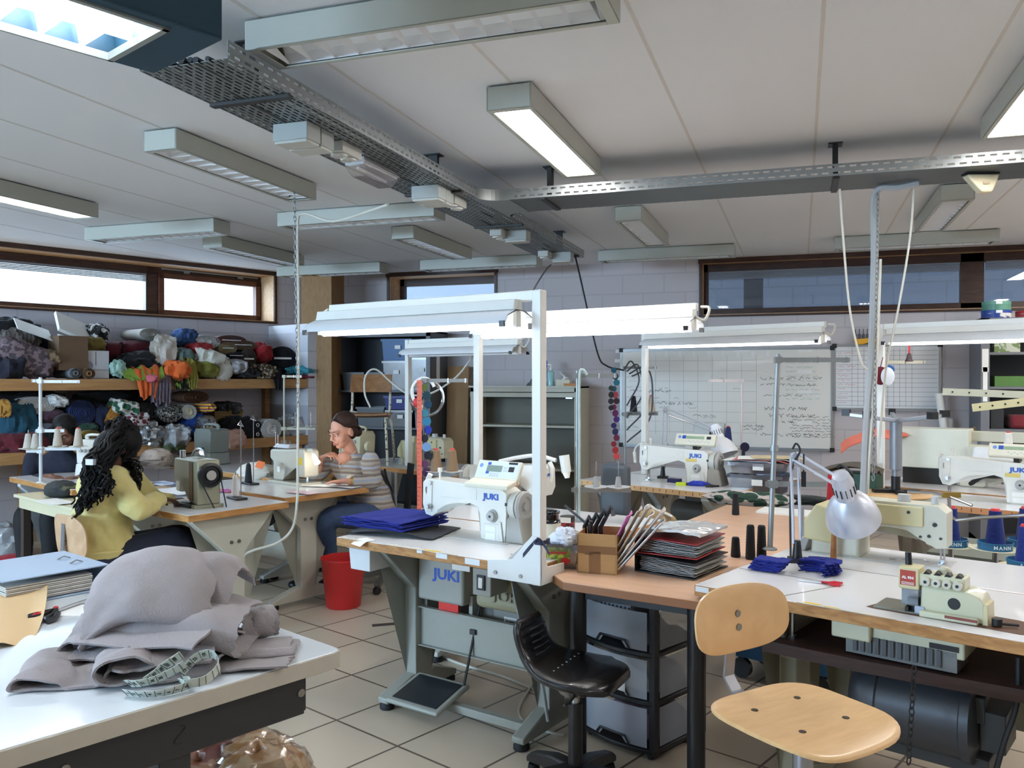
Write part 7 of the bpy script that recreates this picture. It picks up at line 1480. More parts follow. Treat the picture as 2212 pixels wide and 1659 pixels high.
for k in range(5):
 t=2*PI*k/5+.1;d=V((math.cos(t),math.sin(t),0));b=MB();b.bar(d*.02+V((0,0,zt_+.0)),d*.29+V((0,0,zt_+.03)),.028,.024);lg=b.out('base_leg',mat('light grey stool base',(176,180,186),.35,.5),r,bevel=.004);b=MB();b.box(d*.285+V((0,0,zt_+.04)),(.045,.04,.04),rz=t);b.out('leg_cap',black_pl,lg)
po=D(835,1170,6.15);r=thing('office_chair','office chair with a grey jacket behind the person in the striped jumper','chair',(po.x,po.y,0),1.2)
b=MB();b.ell((0,0,.42),(.22,.22,.05),20,8);b.out('seat',black_pl,r);b=MB();b.cyl((0,0,.08),(0,0,.4),.025,n=12);b.out('column',black_pl,r)
for k in range(5):t=2*PI*k/5;b=MB();b.bar((.03*math.cos(t),.03*math.sin(t),.09),(.3*math.cos(t),.3*math.sin(t),.06),.04,.03);lg=b.out('base_leg',mat('grey chair base',(120,120,118),.4,.5),r);b=MB();b.cyl((.3*math.cos(t),.3*math.sin(t)-.012,.028),(.3*math.cos(t),.3*math.sin(t)+.012,.028),.028,n=12);b.out('caster',black_pl,lg)
q0_,q1_=D(818,1015,6.08),D(848,1100,5.98);b=MB();b.bar((0,-.2,.42),L_(r,q0_)*0+V((0,-.26,.9)),.05,.02);b.out('back_bar',black_pl,r)
jk=mat('grey jacket cloth',(136,138,142),.85,var=.08,bump=.2)
b=MB();b.sheet(lambda u,v:V((0,0,0))+D(812+40*u*(1-v)+46*v*(.3+.7*u)-6*v,1013+92*v+8*u*(1-v),6.12-.10*u+.02*math.sin(u*9)),12,12,.02);o=one('jacket','light grey jacket with dark piping hung over the office chair','jacket',b,jk)
b=MB();b.tube(spline([D(831,1013,6.06),D(838,1040,6.02),D(848,1062,5.99),D(852,1085,5.98),D(856,1105,5.97)],5),.009,6);b.out('piping',black_pl,o)
# ========== things on the foreground table
grey_f=mat('grey mauve felted cloth',(150,142,142),.95,var=.06,scale=30,bump=.3,bscale=260,sheen=.15)
def folded(name,label,o,e1,prof,wid,m,wav=.01,th=.005,dome=None,cat='fabric',group=None,seed=1,nv=26):
 """cloth folded along a profile (x, z) and running the width wid along e2; the edges wave"""
 e1=V((e1[0],e1[1],0)).normalized();e2=V((-e1.y,e1.x,0));S_=spline([V((x,0,z))for x,z in prof],5);n=len(S_)-1
 def f(u,v):
  p=S_[min(int(round(u*n)),n)];y=(v-.5)*wid;k=abs(2*v-1)
  x=p.x+wav*2.2*noise3((u*3+seed,v*3,seed))+(dome[2]*y if dome and len(dome)>2 else 0);z=p.z+wav*(noise3((p.x*9+seed*3,y*9,seed))+.6*noise3((p.x*22,y*22,seed+5)))
  y2=y*(1+.07*noise3((u*5,seed,3)))+.012*noise3((u*14,k*3,seed))
  if dome:z+=dome[0]*(1-(y/(wid*.5))**2)-dome[1]*k**3
  return e1*x+e2*y2+V((0,0,max(z,.004)))
 b=MB();b.sheet(f,n,nv,th);return one(name,label,cat,b,m,loc=o,group=group,sharp=1.3)
TZ=ZF;oP=G(370,1440,TZ);R2=(_R.x,_R.y)
gp_='grey cloth pile on the foreground table'
CT=-_F0;CL=-_R
folded('cloth_piece','lowest grey cloth of the pile, spread flat to the right table edge',G(440,1432,TZ),CT+_R*.12,[(-.11,.01),(-.02,.012),(.05,.010),(.085,.006)],.40,grey_f,.004,seed=2,group=gp_)
folded('cloth_piece','grey cloth folded in loops at the left foot of the pile',G(285,1452,TZ),CL*.96-_F0*.2,[(-.20,.03),(-.05,.02),(.10,.010),(.195,.012),(.215,.03),(.19,.052),(.12,.04),(.1,.022),(.05,.03),(.04,.055),(.0,.058),(-.18,.058)],.19,grey_f,.010,seed=4,group=gp_,dome=(.0,.02))
folded('cloth_piece','narrow grey cloth loop standing open at the front of the pile',G(330,1468,TZ),CL*.9-_F0*.35,[(-.12,.012),(.0,.008),(.09,.012),(.115,.035),(.09,.062),(.03,.066),(.0,.045),(.035,.03),(.07,.04)],.10,grey_f,.008,seed=31,group=gp_)
folded('cloth_piece','second grey cloth from below with a double fold at its left end',G(320,1430,TZ),CL*.98+_F0*.2,[(-.18,.06),(-.04,.055),(.06,.05),(.13,.052),(.15,.07),(.12,.09),(.04,.088),(-.18,.10)],.22,grey_f,.007,seed=7,dome=(.0,.02),group=gp_)
folded('cloth_piece','grey cloth wrapped broadly around the middle of the pile',G(362,1424,TZ),CT,[(-.12,.128),(-.02,.132),(.045,.125),(.075,.10),(.074,.072),(.04,.055),(-.10,.055)],.37,grey_f,.007,seed=9,dome=(.0,.025,.05),group=gp_)
folded('cloth_piece','small rolled grey cloth at the right end of the pile',G(552,1385,TZ),CT*.8+_R*.5,[(-.08,.06),(.0,.075),(.045,.06),(.05,.03),(.01,.012),(-.04,.02)],.09,grey_f,.006,seed=12,group=gp_)
folded('cloth_piece','second light grey cloth lying behind the topmost one',G(440,1392,TZ),CT,[(-.10,.15),(-.05,.195),(.02,.215),(.07,.195),(.10,.15),(.105,.10)],.19,grey_f,.007,seed=18,dome=(.01,.03),group=gp_)
folded('cloth_piece','topmost light grey cloth of the pile draped like a hood',G(345,1412,TZ),CT+_R*.15,[(-.13,.13),(-.09,.20),(-.03,.235),(.04,.222),(.09,.178),(.115,.135),(.118,.108),(.10,.10)],.27,grey_f,.008,seed=15,dome=(.008,.05),group=gp_)
folded('cloth_piece','flat grey cloth corner with a turned edge at the right table corner',G(575,1415,TZ),CT+_R*.3,[(-.07,.012),(.02,.014),(.06,.012),(.075,.02),(.06,.03),(.04,.028)],.12,grey_f,.004,seed=21,group=gp_)
tape_m=mat('pale green tape measure',(196,204,194),.45,var=.02);t=thing('tape_measure','pale numbered tape measure in loose loops before the grey cloth pile','tape measure',G(365,1490,TZ),AR)
def ribbon(pts,w,label,nums,flip=False,lean=.5):
 S_=spline(pts,8);n=len(S_)-1;up=V((0,-lean,1)).normalized()
 tn=[(S_[min(i+1,n)]-S_[max(i-1,0)]).normalized()for i in range(n+1)];ac=[(up-tn[i]*up.dot(tn[i])).normalized()for i in range(n+1)]
 b=MB();b.sheet(lambda u,v:S_[int(round(u*n))]+ac[int(round(u*n))]*(w*v),n,1,.0008);tp=b.out('tape',tape_m,t)
 b=MB();L=0;nxt=.0;k=0;marks=[]
 for i in range(n):
  L+=(S_[i+1]-S_[i]).length
  if L>=nxt:
   nn=tn[i].cross(ac[i]);nn=nn if nn.dot(V((0,-1,.4)))>0 else-nn
   b.bar(S_[i]+nn*.0012+ac[i]*.0,S_[i]+nn*.0012+ac[i]*w,.0009,.0006,x=nn);b.bar(S_[i]+nn*.0012+tn[i]*.006,S_[i]+nn*.0012+tn[i]*.006+ac[i]*w*.2,.0006,.0006,x=nn)if 0 else None
   if k<len(nums):M=Matrix((ac[i],-tn[i]if nn.dot(ac[i].cross(-tn[i]))>0 else tn[i],nn)).transposed().to_4x4();M.translation=S_[i]+nn*.0015+ac[i]*w*.5+tn[i]*.008;lettering(nums[k],.0105,tp,M,ink,'lettering',ext=.0002,bold=.0002)
   k+=1;nxt+=.0165
 b.out('tape_marks',ink,tp)
ribbon([(-.07,-.035,.002),(-.03,-.045,.002),(.01,-.035,.002),(.04,-.005,.003),(.03,.02,.004)],.026,'',['1','2','3','4','5','6','7','8'],lean=1.0)
ribbon([(-.078,.0,.006),(-.05,-.012,.012),(-.02,-.005,.018),(.01,.01,.03),(.03,.02,.042)],.026,'',['39','38','37','36','35'],lean=.9)
ribbon([(-.045,.0,.012),(-.02,.015,.03),(.0,.02,.045),(.02,.03,.058)],.026,'',['104','105','106','107','108'],lean=.8)
ribbon([(.02,.03,.02),(.045,.045,.045),(.075,.05,.05),(.095,.035,.03),(.08,.005,.012),(.05,-.01,.008),(.03,.0,.004)],.025,'',['126','125','57','58','59','60'],lean=.6)
bind=mat('light blue grey binder',(150,168,190),.45,var=.02);pb0,pb1,pb2=G(90,1300,TZ),G(236,1272,TZ),G(232,1262,TZ)
fx=(pb1-pb0);fx.z=0;fx.normalize();rzb=math.atan2(fx.y,fx.x);r=thing('ring_binder','light blue grey ring binder lying at the left on the foreground table','binder',pb1,rzb)
bt=.075;tilt_=.0
b=MB();b.box((-.15,.16,bt),(.30,.32,.004));b.box((-.15,.16,.003),(.30,.32,.004));b.box((-.002,.16,bt/2+.001),(.004,.32,bt));b.out('cover',bind,r,bevel=.0015)
b=MB()
for k in range(9):b.box((-.165-.002*(k%3),.155-.003*(k%2),.010+.0055*k),(.24,.29,.0035),rz=.006*(k%3-1))
b.out('sheets',mat('filed sheets',(196,194,186),.7,var=.2,scale=60),r)
b=MB();b.box((-.165,.155,.042),(.23,.285,.004));b.out('tan_divider',mat('tan divider',(176,146,96),.7),r)
for y in(.10,.19):b=MB();b.tube([(-.075,y,bt+.002),(-.055,y,bt+.010),(-.035,y,bt+.002)],.0022,6);b.out('ring_clip',steel,r)
pp=mat('tan pattern paper',(212,180,136),.8,var=.03);o_=G(30,1370,TZ);b=MB();b.sheet(lambda u,v:V(D(-60+160*u-26*(1-v)*u*1.2,1395-150*v+6*u,1.66+.20*v))*1.0-o_+V((0,0,.0)),12,12,.0012)
b=MB();q0=[G(-40,1412,TZ),G(62,1388,TZ),G(98,1330,TZ),G(100,1262,TZ),G(-40,1262,TZ)]
def ppf(u,v):a_=q0[0].lerp(q0[4],v);c_=q0[1].lerp(q0[3],v)+(q0[2]-q0[1].lerp(q0[3],.5))*(4*v*(1-v));p=a_.lerp(c_,u);return p-o_+V((0,0,.004+.075*max(0,u-.45)*v+.035*v*v+.012*math.sin(u*5)))
b.sheet(ppf,14,14,.001);pt=one('pattern_paper','tan pattern paper curling up at the left edge of the foreground table','paper',b,pp,loc=o_)
sc_=G(120,1325,TZ);dS=(G(208,1292,TZ)-G(100,1330,TZ));r=thing('scissors','large scissors with black and red handles beside the binder','scissors',sc_,math.atan2(dS.y,dS.x))
b=MB();b.prism([(.0,-.006),(.10,-.004),(.125,.0),(.10,.006),(.0,.010)],.004,.008);b.prism([(.0,-.010),(.12,-.008),(.12,-.004),(.0,-.002)],.009,.012);b.out('blade',steel,r)
b=MB();b.tube([(-.01,.0,.01),(-.035,.01,.01),(-.07,.02,.01),(-.085,.005,.01),(-.07,-.01,.01),(-.035,-.004,.01)],.007,8,closed=True);b.tube([(.0,-.004,.01),(-.04,-.03,.01),(-.085,-.045,.01),(-.095,-.06,.01),(-.07,-.062,.01),(-.03,-.035,.01)],.008,8,closed=True);h_=b.out('handle',black_pl,r)
b=MB();b.tube([(-.035,.0,.012),(-.065,.008,.012),(-.075,.002,.012),(-.06,-.003,.012)],.0065,8,closed=True);b.ell((.005,.004,.014),(.009,.007,.005),10,6);b.out('red_grip',mat('red grip',(190,36,44),.4),h_)
o_=G(205,1318,TZ);b=MB();b.box((0,0,.001),(.17,.12,.002));sk_=one('paper_sheet','white sheet with faint sketch lines between scissors and cloth pile','paper',b,paper,loc=o_+V((0,0,.0)),rz=.4)
wrapm=glassmat('crinkled wrap',(236,230,226),.14,.2)
def heap(name,label,c,s_,m,cat,seed,rough=.22,n=36,k=20,wrap=None,rz=0.0):
 def f(i,j,g=1.0):t=PI*(.03+.94*j/k);a=2*PI*i/n;d=V((math.sin(t)*math.cos(a),math.sin(t)*math.sin(a),-math.cos(t)));q=g*(1+rough*(noise3(d*1.5+V((seed,0,0)))+.9*(.4-1.8*abs(noise3(d*3+V((0,seed,0)))))+.4*(.4-1.8*abs(noise3(d*7+V((0,0,seed)))))));return V((d.x*s_[0]*q,d.y*s_[1]*q,max(d.z*s_[2]*q,-s_[2]*.82)))
 b=MB();b.loft([[f(i,j)for i in range(n)]for j in range(k+1)])
 if not wrap:return one(name,label,cat,b,m,loc=c,rz=rz)
 r=thing(name,label,cat,c,rz);b.out('contents',m,r);b=MB();b.loft([[f(i,j,1.1)for i in range(n)]for j in range(k+1)]);b.out('wrapping',wrap,r);return r
heap('plastic_bag','clear bag of rust red cloth under the foreground table',D(430,1660,2.55),(.22,.16,.10),blotchmat('rust red goods',(150,70,52),(206,160,130),14,.55),'bag',3,wrap=wrapm)
heap('plastic_bag','clear bag with tan rolls sticking out past the table corner',D(560,1668,2.5),(.14,.13,.10),blotchmat('tan goods',(184,140,86),(216,196,160),10,.5),'bag',9,wrap=wrapm)
r=thing('bucket','red plastic bucket on the tiles below the white tray','bucket',G(742,1309,0));b=MB();red_pl=mat('red bucket plastic',(206,40,40),.4,var=.03)
b.lathe([(.001,0),(.105,0),(.112,.008),(.145,.31),(.15,.315),(.15,.325),(.143,.325),(.107,.012),(.001,.01)],(0,0,0),40,cap=False);b.out('body',red_pl,r)
one('floor_strip','dark strip lying on the tiles right of the bucket','strip',MB().box((0,0,.003),(.36,.035,.006)),mat('brown strip',(74,60,54),.7),loc=G(868,1347,0),rz=.62)
# ========== on the middle table
blue_f=mat('royal blue cloth',(26,38,128),.9,var=.06,scale=30,bump=.2,bscale=200)
oB=wl(TJ,.10,.28,ZJ)
for k in range(7):
 b=MB();b.sheet(lambda u,v:V(((u-.5)*(.37+.01*math.sin(k*3))+.02*(v-.5),(v-.5)*.30+.004*math.sin(u*20+k),.028+.0065*k+.012*u*v*(1 if k>4 else .5)+.006*noise3((u*4,v*4,k))+.02*max(0,v-.8)*(k/6))),16,12,.0045)
 one('fabric_piece',('lowest','second lowest','third','middle','third from the top','second','topmost')[k]+' royal blue cloth of the stack at the middle machine','fabric',b,blue_f,loc=oB+V((.012*math.sin(k*2.3),.008*math.cos(k*1.7),0)),rz=RJ+.03*math.sin(k*2),group='royal blue cloth stack')
blk_f=fab((28,28,32));b=MB();b.sheet(lambda u,v:V(((u-.5)*.44,(v-.5)*.30,.004+.018*math.sin(min(1,u*1.1)*PI)*(1-.3*v)+.006*noise3((u*5,v*5,2)))),16,10,.006);one('fabric_piece','black cloth under the royal blue stack, reaching under the needle','fabric',b,blk_f,loc=wl(TJ,.17,.27,ZJ),rz=RJ+.25)
b=MB();b.sheet(lambda u,v:V(((u-.5)*.085,(v-.5)*.08,.002 if v>.45 else .002-.05*(.45-v)**1.2)),3,8,.001);one('paper_note','white paper label hanging over the worn table edge','paper',b,paper,loc=wl(TJ,.16,.012,ZJ),rz=RJ-.3)
def small_scissors(label,p,rz,col,s=1.0):
 r=thing('scissors',label,'scissors',p,rz);hm=mat('scissor handle %d'%sum(col),col,.4);b=MB();b.prism([(0,-.004*s),(.07*s,0),(0,.004*s)],.003,.006);b.out('blade',steel,r)
 b=MB();b.tube([(0,.0,.006),(-.03*s,.018*s,.006),(-.055*s,.016*s,.006),(-.05*s,.004*s,.006)],.004*s,7,closed=True);b.tube([(0,0,.006),(-.03*s,-.018*s,.006),(-.055*s,-.016*s,.006),(-.05*s,-.004*s,.006)],.004*s,7,closed=True);b.out('handle',hm,r);return r
small_scissors('small scissors with orange handles beside the post clamp',wl(TJ,.93,.10,ZJ),RJ+2.6,(232,142,34));small_scissors('small scissors with red handles in front of the blue felt',G(1775,1261,ZW),math.radians(168),(206,40,56),1.15)
r=thing('ribbon_bow','dark navy ribbon tied around the lamp post above the clamp','ribbon',wl(TJ,1.085,.022,.875),RJ);rb=mat('navy ribbon',(28,36,66),.6)
b=MB();b.box((0,0,0),(.05,.05,.014));b.sheet(lambda u,v:V((-.005-.05*u,-.03-.004*math.sin(u*3),.0-.055*u+.016*(v-.5))),6,2,.002);b.sheet(lambda u,v:V((.01+.055*u,-.03,.015-.05*u*u+.016*(v-.5))),6,2,.002);b.tube([(0,-.03,.005),(.02,-.04,.02),(.035,-.035,.0),(.0,-.03,.0)],.006,6);b.out('ribbon',rb,r)
r=thing('jar','cream jar with a glossy black rim behind the lamp post','jar',G(1187,1172,ZJ));b=MB();b.lathe([(.048,0),(.05,.004),(.05,.09),(.046,.094)],(0,0,0),28);b.out('body',mat('cream jar',(206,200,178),.3),r);b=MB();b.lathe([(.05,.09),(.046,.10),(.041,.105),(.041,.126),(.046,.13),(.047,.138),(.042,.138),(.036,.128),(.036,.10)],(0,0,0),28,cap=False);b.out('rim',mat('glossy black',(14,14,16),.1,coat=.5),r)
tin('red printed tin behind the cream jar',G(1226,1148,ZJ),.035,.07,blotchmat('red leaf print',(150,26,34),(60,30,30),30,.5,.35),mat('dark tin rim',(40,36,34),.3))
pc_=D(1093,1012,4.55);r=thing('pincushion','tomato style pincushion with stuck pins and a hot pink pad on top','pincushion',(pc_.x,pc_.y,ZJ),0);b=MB();b.cyl((0,0,0),(0,0,.135),.03,n=12);b.out('stand',mat('grey tin',(120,118,112),.4),r);b=MB();b.ell((0,0,.16),(.075,.06,.042),20,12);b.out('cushion',stripemat('floral cushion',[(206,190,172),(196,140,100),(214,200,180),(150,120,110)],.05,axis=0),r);b=MB();b.ell((-.035,0,.212),(.04,.03,.026),14,8);b.out('pink_pad',fab((232,44,140)),r)
for k in range(9):b=MB();x=.0+.012*k-.02;b.cyl((x,-.02,.19),(x+.004,-.03,.225),.0012,n=5);b.ell((x+.004,-.03,.226),.003,6,5);b.out('pin',steel,r)
def ontab(u,v):return G(u,v,ZB)
a_,c_=ontab(1166,1229),ontab(1244,1231);fx=c_-a_;w_=fx.length;mid=(a_+c_)/2;rzx=math.atan2(fx.y,fx.x);n_=V((-fx.y,fx.x,0)).normalized()
r=crate('clear fruit labelled tub with a plastic bag in it, brown table corner',mid+n_*.06,(w_*1.08,.11,.10),glassmat('clear tub',(206,206,216),.2,.1),fab((60,58,74)),name='storage_box',rz=rzx)
for ch in[c for c in r.children if c.name.startswith('label')]:bpy.data.objects.remove(ch)
b=MB();b.box((.0,-.0585,.055),(w_*.66,.001,.066));lb_=b.out('fruit_label',blotchmat('green leaf label',(116,140,52),(190,198,84),60,.55),r);b=MB();b.box((.0,-.0592,.066),(w_*.5,.001,.010));b.out('label_band',mat('label red',(170,60,50),.5),lb_);b=MB();b.ell((.03,-.0585,.034),(.02,.002,.014),10,6);b.out('red_fruit',mat('label berry red',(196,40,44),.5),lb_);b=MB();b.box((-.04,-.0592,.034),(.022,.001,.022));bc=b.out('barcode',paper,lb_);b=MB()
for k in range(6):b.box((-.048+.0033*k,-.06,.034),(.0014,.0008,.018))
b.out('barcode_lines',ink,bc)
heap('plastic_bag','thin white plastic bag bulging out of the clear box',mid+n_*.05+V((.03,0,.12)),(.055,.045,.04),mat('thin white bag',(226,230,238),.45,alpha=.8,var=.05),'bag',5,.3)
a_,c_=ontab(1247,1237),ontab(1331,1243);fx=c_-a_;w_=fx.length;rzc=math.atan2(fx.y,fx.x);r=thing('cardboard_box','brown carton with tape holding folders on the brown table','box',a_,rzc);dpt=.19;hh_=.155;b=MB()
for(cx,cy,sx,sy)in((w_/2,.002,w_,.004),(w_/2,dpt,w_,.004),(.002,dpt/2,.004,dpt),(w_,dpt/2,.004,dpt)):b.box((cx,cy,hh_/2),(sx,sy,hh_))
b.box((w_/2,dpt/2,.003),(w_,dpt,.004));b.out('box',cardboard,r);tp_=mat('brown packing tape',(132,92,58),.25);b=MB();b.box((w_/2,-.0006,hh_*.6),(w_,.001,.03));b.box((w_*.45,-.0006,hh_*.28),(.045,.001,hh_*.56));b.box((w_+.0026,dpt/2,hh_*.6),(.001,dpt,.03));b.box((w_+.0026,dpt*.7,hh_*.28),(.001,.05,hh_*.56));b.out('tape',tp_,r)
b=MB();b.tube([(.03,-.001,hh_*.48),(.04,-.001,hh_*.50),(.045,-.001,hh_*.47),(.06,-.001,hh_*.49)],.001,5);b.out('ink_mark',ink,r)
cols=[(206,120,176),(188,172,160),(176,158,140),(226,222,216),(200,190,180),(222,222,226)]
for k,(x0_,le,ht)in enumerate(((.085,.45,.24),(.10,.5,.27),(.112,.55,.29),(.125,.6,.27),(.138,.66,.30),(.148,.72,.26))):
 b=MB();b.sheet(lambda u,v:V((x0_+(ht*math.sin(le)*v)+.008*math.sin(u*4),.02+.15*u,.012+ht*math.cos(le)*v)),5,5,.004);one('folder',('pink','grey brown','brown','white','crumpled grey','white plastic')[k]+' folder leaning out of the brown carton','folder',b,mat('folder %d'%k,cols[k],.6),loc=a_+V((0,0,.0)),rz=rzc,group='folders in the brown carton')
r=thing('scissors','black handled tools standing up behind the brown carton','tools',a_,rzc)
for k in range(4):b=MB();b.tube([(.01+.022*k,.12,.02),(.0+.022*k,.13,.16),(.02+.03*k,.13,.2+.015*k),(.03+.03*k,.12,.18+.01*k)],.009,7);b.out('handle',black_pl,r)
b=MB();b.bar((-.10,.2,.23),(.03,.14,.15),.008,.008);b.cyl((.03,.1,.1),(.035,.09,.19),.008,n=8);b.out('tool_shaft',dark_metal,r)
a_,c_=ontab(1370,1234),ontab(1500,1255);fx=c_-a_;rzf=math.atan2(fx.y,fx.x);sleeve=glassmat('clear sleeves',(208,206,200),.4,.12)
def lever_file(label,z,dy,col,tilt,rz):
 r=thing('lever_arch_file',label,'file',a_+V((0,0,z)),rzf+rz,'files stacked on the brown table');m=mat('file %d %d %d'%col,col,.4);W_,L_=.26,.30;t_=.07
 b=MB();b.box((.003,L_/2,t_/2),(.004,L_,t_));b.box((W_/2,L_/2,.002),(W_,L_,.004));b.box((0,0,0),(W_,L_,.004),M=Matrix.Translation(V((W_/2,L_/2,t_*(1-tilt))))@Matrix.Rotation(tilt*.25,4,'Y'));b.out('cover',m,r,bevel=.001)
 b=MB()
 for k in range(10):b.sheet(lambda u,v:V((.02+(.235+.012*math.sin(k*5))*u,.012+.27*v+.006*math.sin(k),.008+(.0055*k)*(1-.25*u)+.004*noise3((u*6,v*5,k+z*50)))),8,6,.0012)
 b.out('sleeves',mat('filed plastic sleeves',(176,174,170),.18,var=.2,scale=14,coat=.6),r);return r
lever_file('black file full of clear sleeves, bottom of the stack on the brown table',.002,0,(34,32,34),.12,0);lever_file('red file full of clear sleeves on the black one',.075,0,(150,34,40),.14,.06)
b=MB();b.sheet(lambda u,v:V((.02+.25*u,.01+.28*v,.003+.018*math.sin(u*2.6)*(1-.3*v)+.004*noise3((u*7,v*7,4)))),18,14,.010);one('document_sleeve','glossy clear sleeves of white papers on top of the files','papers',b,mat('glossy sleeve',(206,204,200),.1,var=.12,scale=8,coat=.8),loc=a_+V((0,0,.148)),rz=rzf+.05)
heap('fabric_bundle','red folder corner showing behind the stacked files',a_+V((.04,.30,.13)),(.08,.03,.01),mat('red folder',(176,44,52),.5),'folder',2,.02)if 0 else None
p=G(1332,1103,.6);r=thing('machine_case','upright dark grey plastic case behind the brown table','case',(D(1330,1100,5.1).x,D(1330,1100,5.1).y,.0),-.25);gm_=mat('slate grey plastic',(84,92,100),.45);z0_,z1_=D(1330,1125,5.1).z-.25,D(1330,1003,5.1).z
b=MB();b.box((0,0,(z0_+z1_)/2),(.185,.09,z1_-z0_),top=(.94,.9));b.out('shell',gm_,r,bevel=.02);b=MB();b.box((0,0,z1_+.002),(.1,.03,.016));b.out('handle',gm_,r,bevel=.004);b=MB();b.box((0,0,z0_/2),(.3,.25,z0_));b.out('trolley',grey_metal,r)
p=D(1412,1130,4.7);r=thing('work_chair','tan chair back with white tube arm behind the folders','chair',(p.x,p.y,0),.2);b=MB();b.ell((0,0,p.z-.02),(.14,.02,.10),16,10);b.out('backrest',mat('tan plastic',(186,160,118),.5),r);b=MB();b.tube(spline([(-.06,.05,.3),(-.05,.02,p.z+.06),(.02,0,p.z+.07),(.10,-.02,p.z+.04)],6),.008,8);b.cyl((0,.05,.0),(0,.05,p.z-.05),.012,n=10);b.out('tube_frame',white_paint,r);b=MB();b.box((0,-.1,.45),(.36,.36,.02));b.out('seat',mat('tan plastic',(186,160,118),.5),r)
for k,(u,v,lb)in enumerate(((1655,1232,'left'),(1792,1236,'right'))):
 r=thing('felt_stack','stack of small blue felt cuttings, the %s one of two on the front worktop'%lb,'fabric',G(u,v,ZW),-.3-.5*k)
 for i in range(8):b=MB();s_=.06+.004*math.sin(i*3);b.sheet(lambda a,c:V(((a-.5)*s_*1.9+(.012*math.sin(c*19+i)if k else .004*i),(c-.5)*s_*1.2-(.03*(a-.5)**2*8 if k else 0),.003+.0055*i+.012*(a-.5)**2+.004*noise3((a*5,c*5,i)))),12,8,.004);b.out('cutting',blue_f,r)
b=MB();b.cyl((0,0,0),(.003,0,.13),.012,.009,n=12);one('wooden_peg','brown wooden peg standing under the silver lamp shade','peg',b,wood('peg wood',(150,92,40),(176,116,60)),loc=G(1800,1206,ZW))
# ========== on the left desks
def sheet_on(label,u,v,w,h,z,rz,m,cat='paper',name='paper_sheet',k=0,wave=.004):
 _seed[0]+=1;sd=_seed[0];b=MB();b.sheet(lambda a,c:V(((a-.5)*w,(c-.5)*h,.002+wave*(1+noise3((a*4,c*4,sd))))),8,6,.0015);return one(name,label,cat,b,m,loc=G(u,v,z)+V((0,0,.0005+.004*k)),rz=rz)
sheet_on('white cloth under the needle of the old olive machine',385,1066,.36,.24,.76,-.3,fab((226,226,230)),'fabric','fabric_piece',0,.015);sheet_on('brown paper pattern on the desk of the yellow hoodie',345,1058,.28,.16,.76,-.5,mat('brown craft paper',(166,140,106),.7));sheet_on('blue printed magazine on the far desk',352,1046,.26,.14,.76,-.4,blotchmat('blue print',(110,140,190),(206,212,224),18));sheet_on('magenta leaflet at the back of the yellow hoodie desk',488,1062,.14,.1,.76,-.3,mat('magenta print',(186,60,150),.5));sheet_on('white paper pattern under the watch hand',700,1050,.34,.16,.76,.1,paper,k=0);sheet_on('folded white cloth at the desk end of the striped jumper',745,1054,.22,.10,.76,-.25,fab((226,222,222)),'fabric','fabric_piece',1);sheet_on('pink edged sheet at the desk corner of the striped jumper',655,1066,.22,.10,.76,-.2,mat('pink sheet',(222,190,196),.6));sheet_on('small blue and red scraps by the cream domestic machine',640,1046,.12,.06,.76,.2,blotchmat('blue red scraps',(90,110,190),(200,120,130),30))
o_=G(545,1035,.76);heap('fabric_bundle','white cloth with an orange tag beside the cream domestic machine',o_+V((0,.05,.05)),(.14,.10,.07),fab((220,212,198)),'fabric',11,.16);b=MB();b.box((0,0,0),(.07,.004,.05));one('tag','orange tag on the white cloth','tag',b,mat('orange tag',(226,112,50),.6),loc=D(562,1004,5.82),rot=(-.5,.15,-.2))
heap('cap','dark cap with printed patches on the cream side table',G(112,1075,.72)+V((.04,.04,.05)),(.12,.09,.06),blotchmat('dark cap print',(44,48,48),(110,108,80),16,.66),'cap',6,.12);sheet_on('papers under the dark cap',118,1086,.3,.14,.72,-.4,paper)
b=MB();b.box((0,0,.012),(.12,.035,.024));b.cyl((-.05,0,.024),(.04,0,.024),.013,n=8);one('bobbin_case','black gadget at the foot of the old olive machine','gadget',b,black_pl,loc=G(405,1096,.76),rz=-.4,bevel=.004)
heap('fabric_bundle','beige cloth on the far desk behind the curly hair',G(320,1008,.78)+V((0,.1,.06)),(.14,.12,.08),fab((186,170,158)),'fabric',14,.2);sheet_on('taupe cloth lying flat on the far desk',335,1014,.3,.16,.78,-.3,fab((120,106,100)),'fabric','fabric_piece',0,.012)
# ========== on the far tables
b=MB();b.box((0,0,.015),(.09,.05,.03));one('small_box','navy box on the table near the whiteboard','box',b,fab((40,40,84)),loc=G(1457,1043,ZJ),rz=-.4,bevel=.003);b=MB();b.cyl((0,0,0),(0,0,.018),.035,n=18);one('tape_roll','neon yellow roll at the ruler edge','tape',b,mat('neon yellow',(206,226,50),.5),loc=G(1471,1048,ZJ));heap('fabric_scrap','small blue scraps in front of the machine near the whiteboard',G(1507,1049,ZJ)+V((0,0,.012)),(.07,.03,.018),fab((50,70,190)),'fabric',8,.3);small_scissors('black scissors at the ruler edge corner',G(1553,1052,ZJ),.2,(30,30,34),1.6)
pB=ontab(1640,1066);r=crate('clear lidded boxes under papers at the far end of the brown table',pB+V((.0,.05,0)),(.34,.26,.13),glassmat('clear storage',(206,208,218),.3,.15),fab((150,150,160)),name='storage_box',rz=-.2);r2=crate('upper clear box under loose papers, far end of the brown table',pB+V((.0,.05,.135)),(.34,.26,.075),glassmat('clear storage',(206,208,218),.3,.15),None,name='storage_box',rz=-.15)
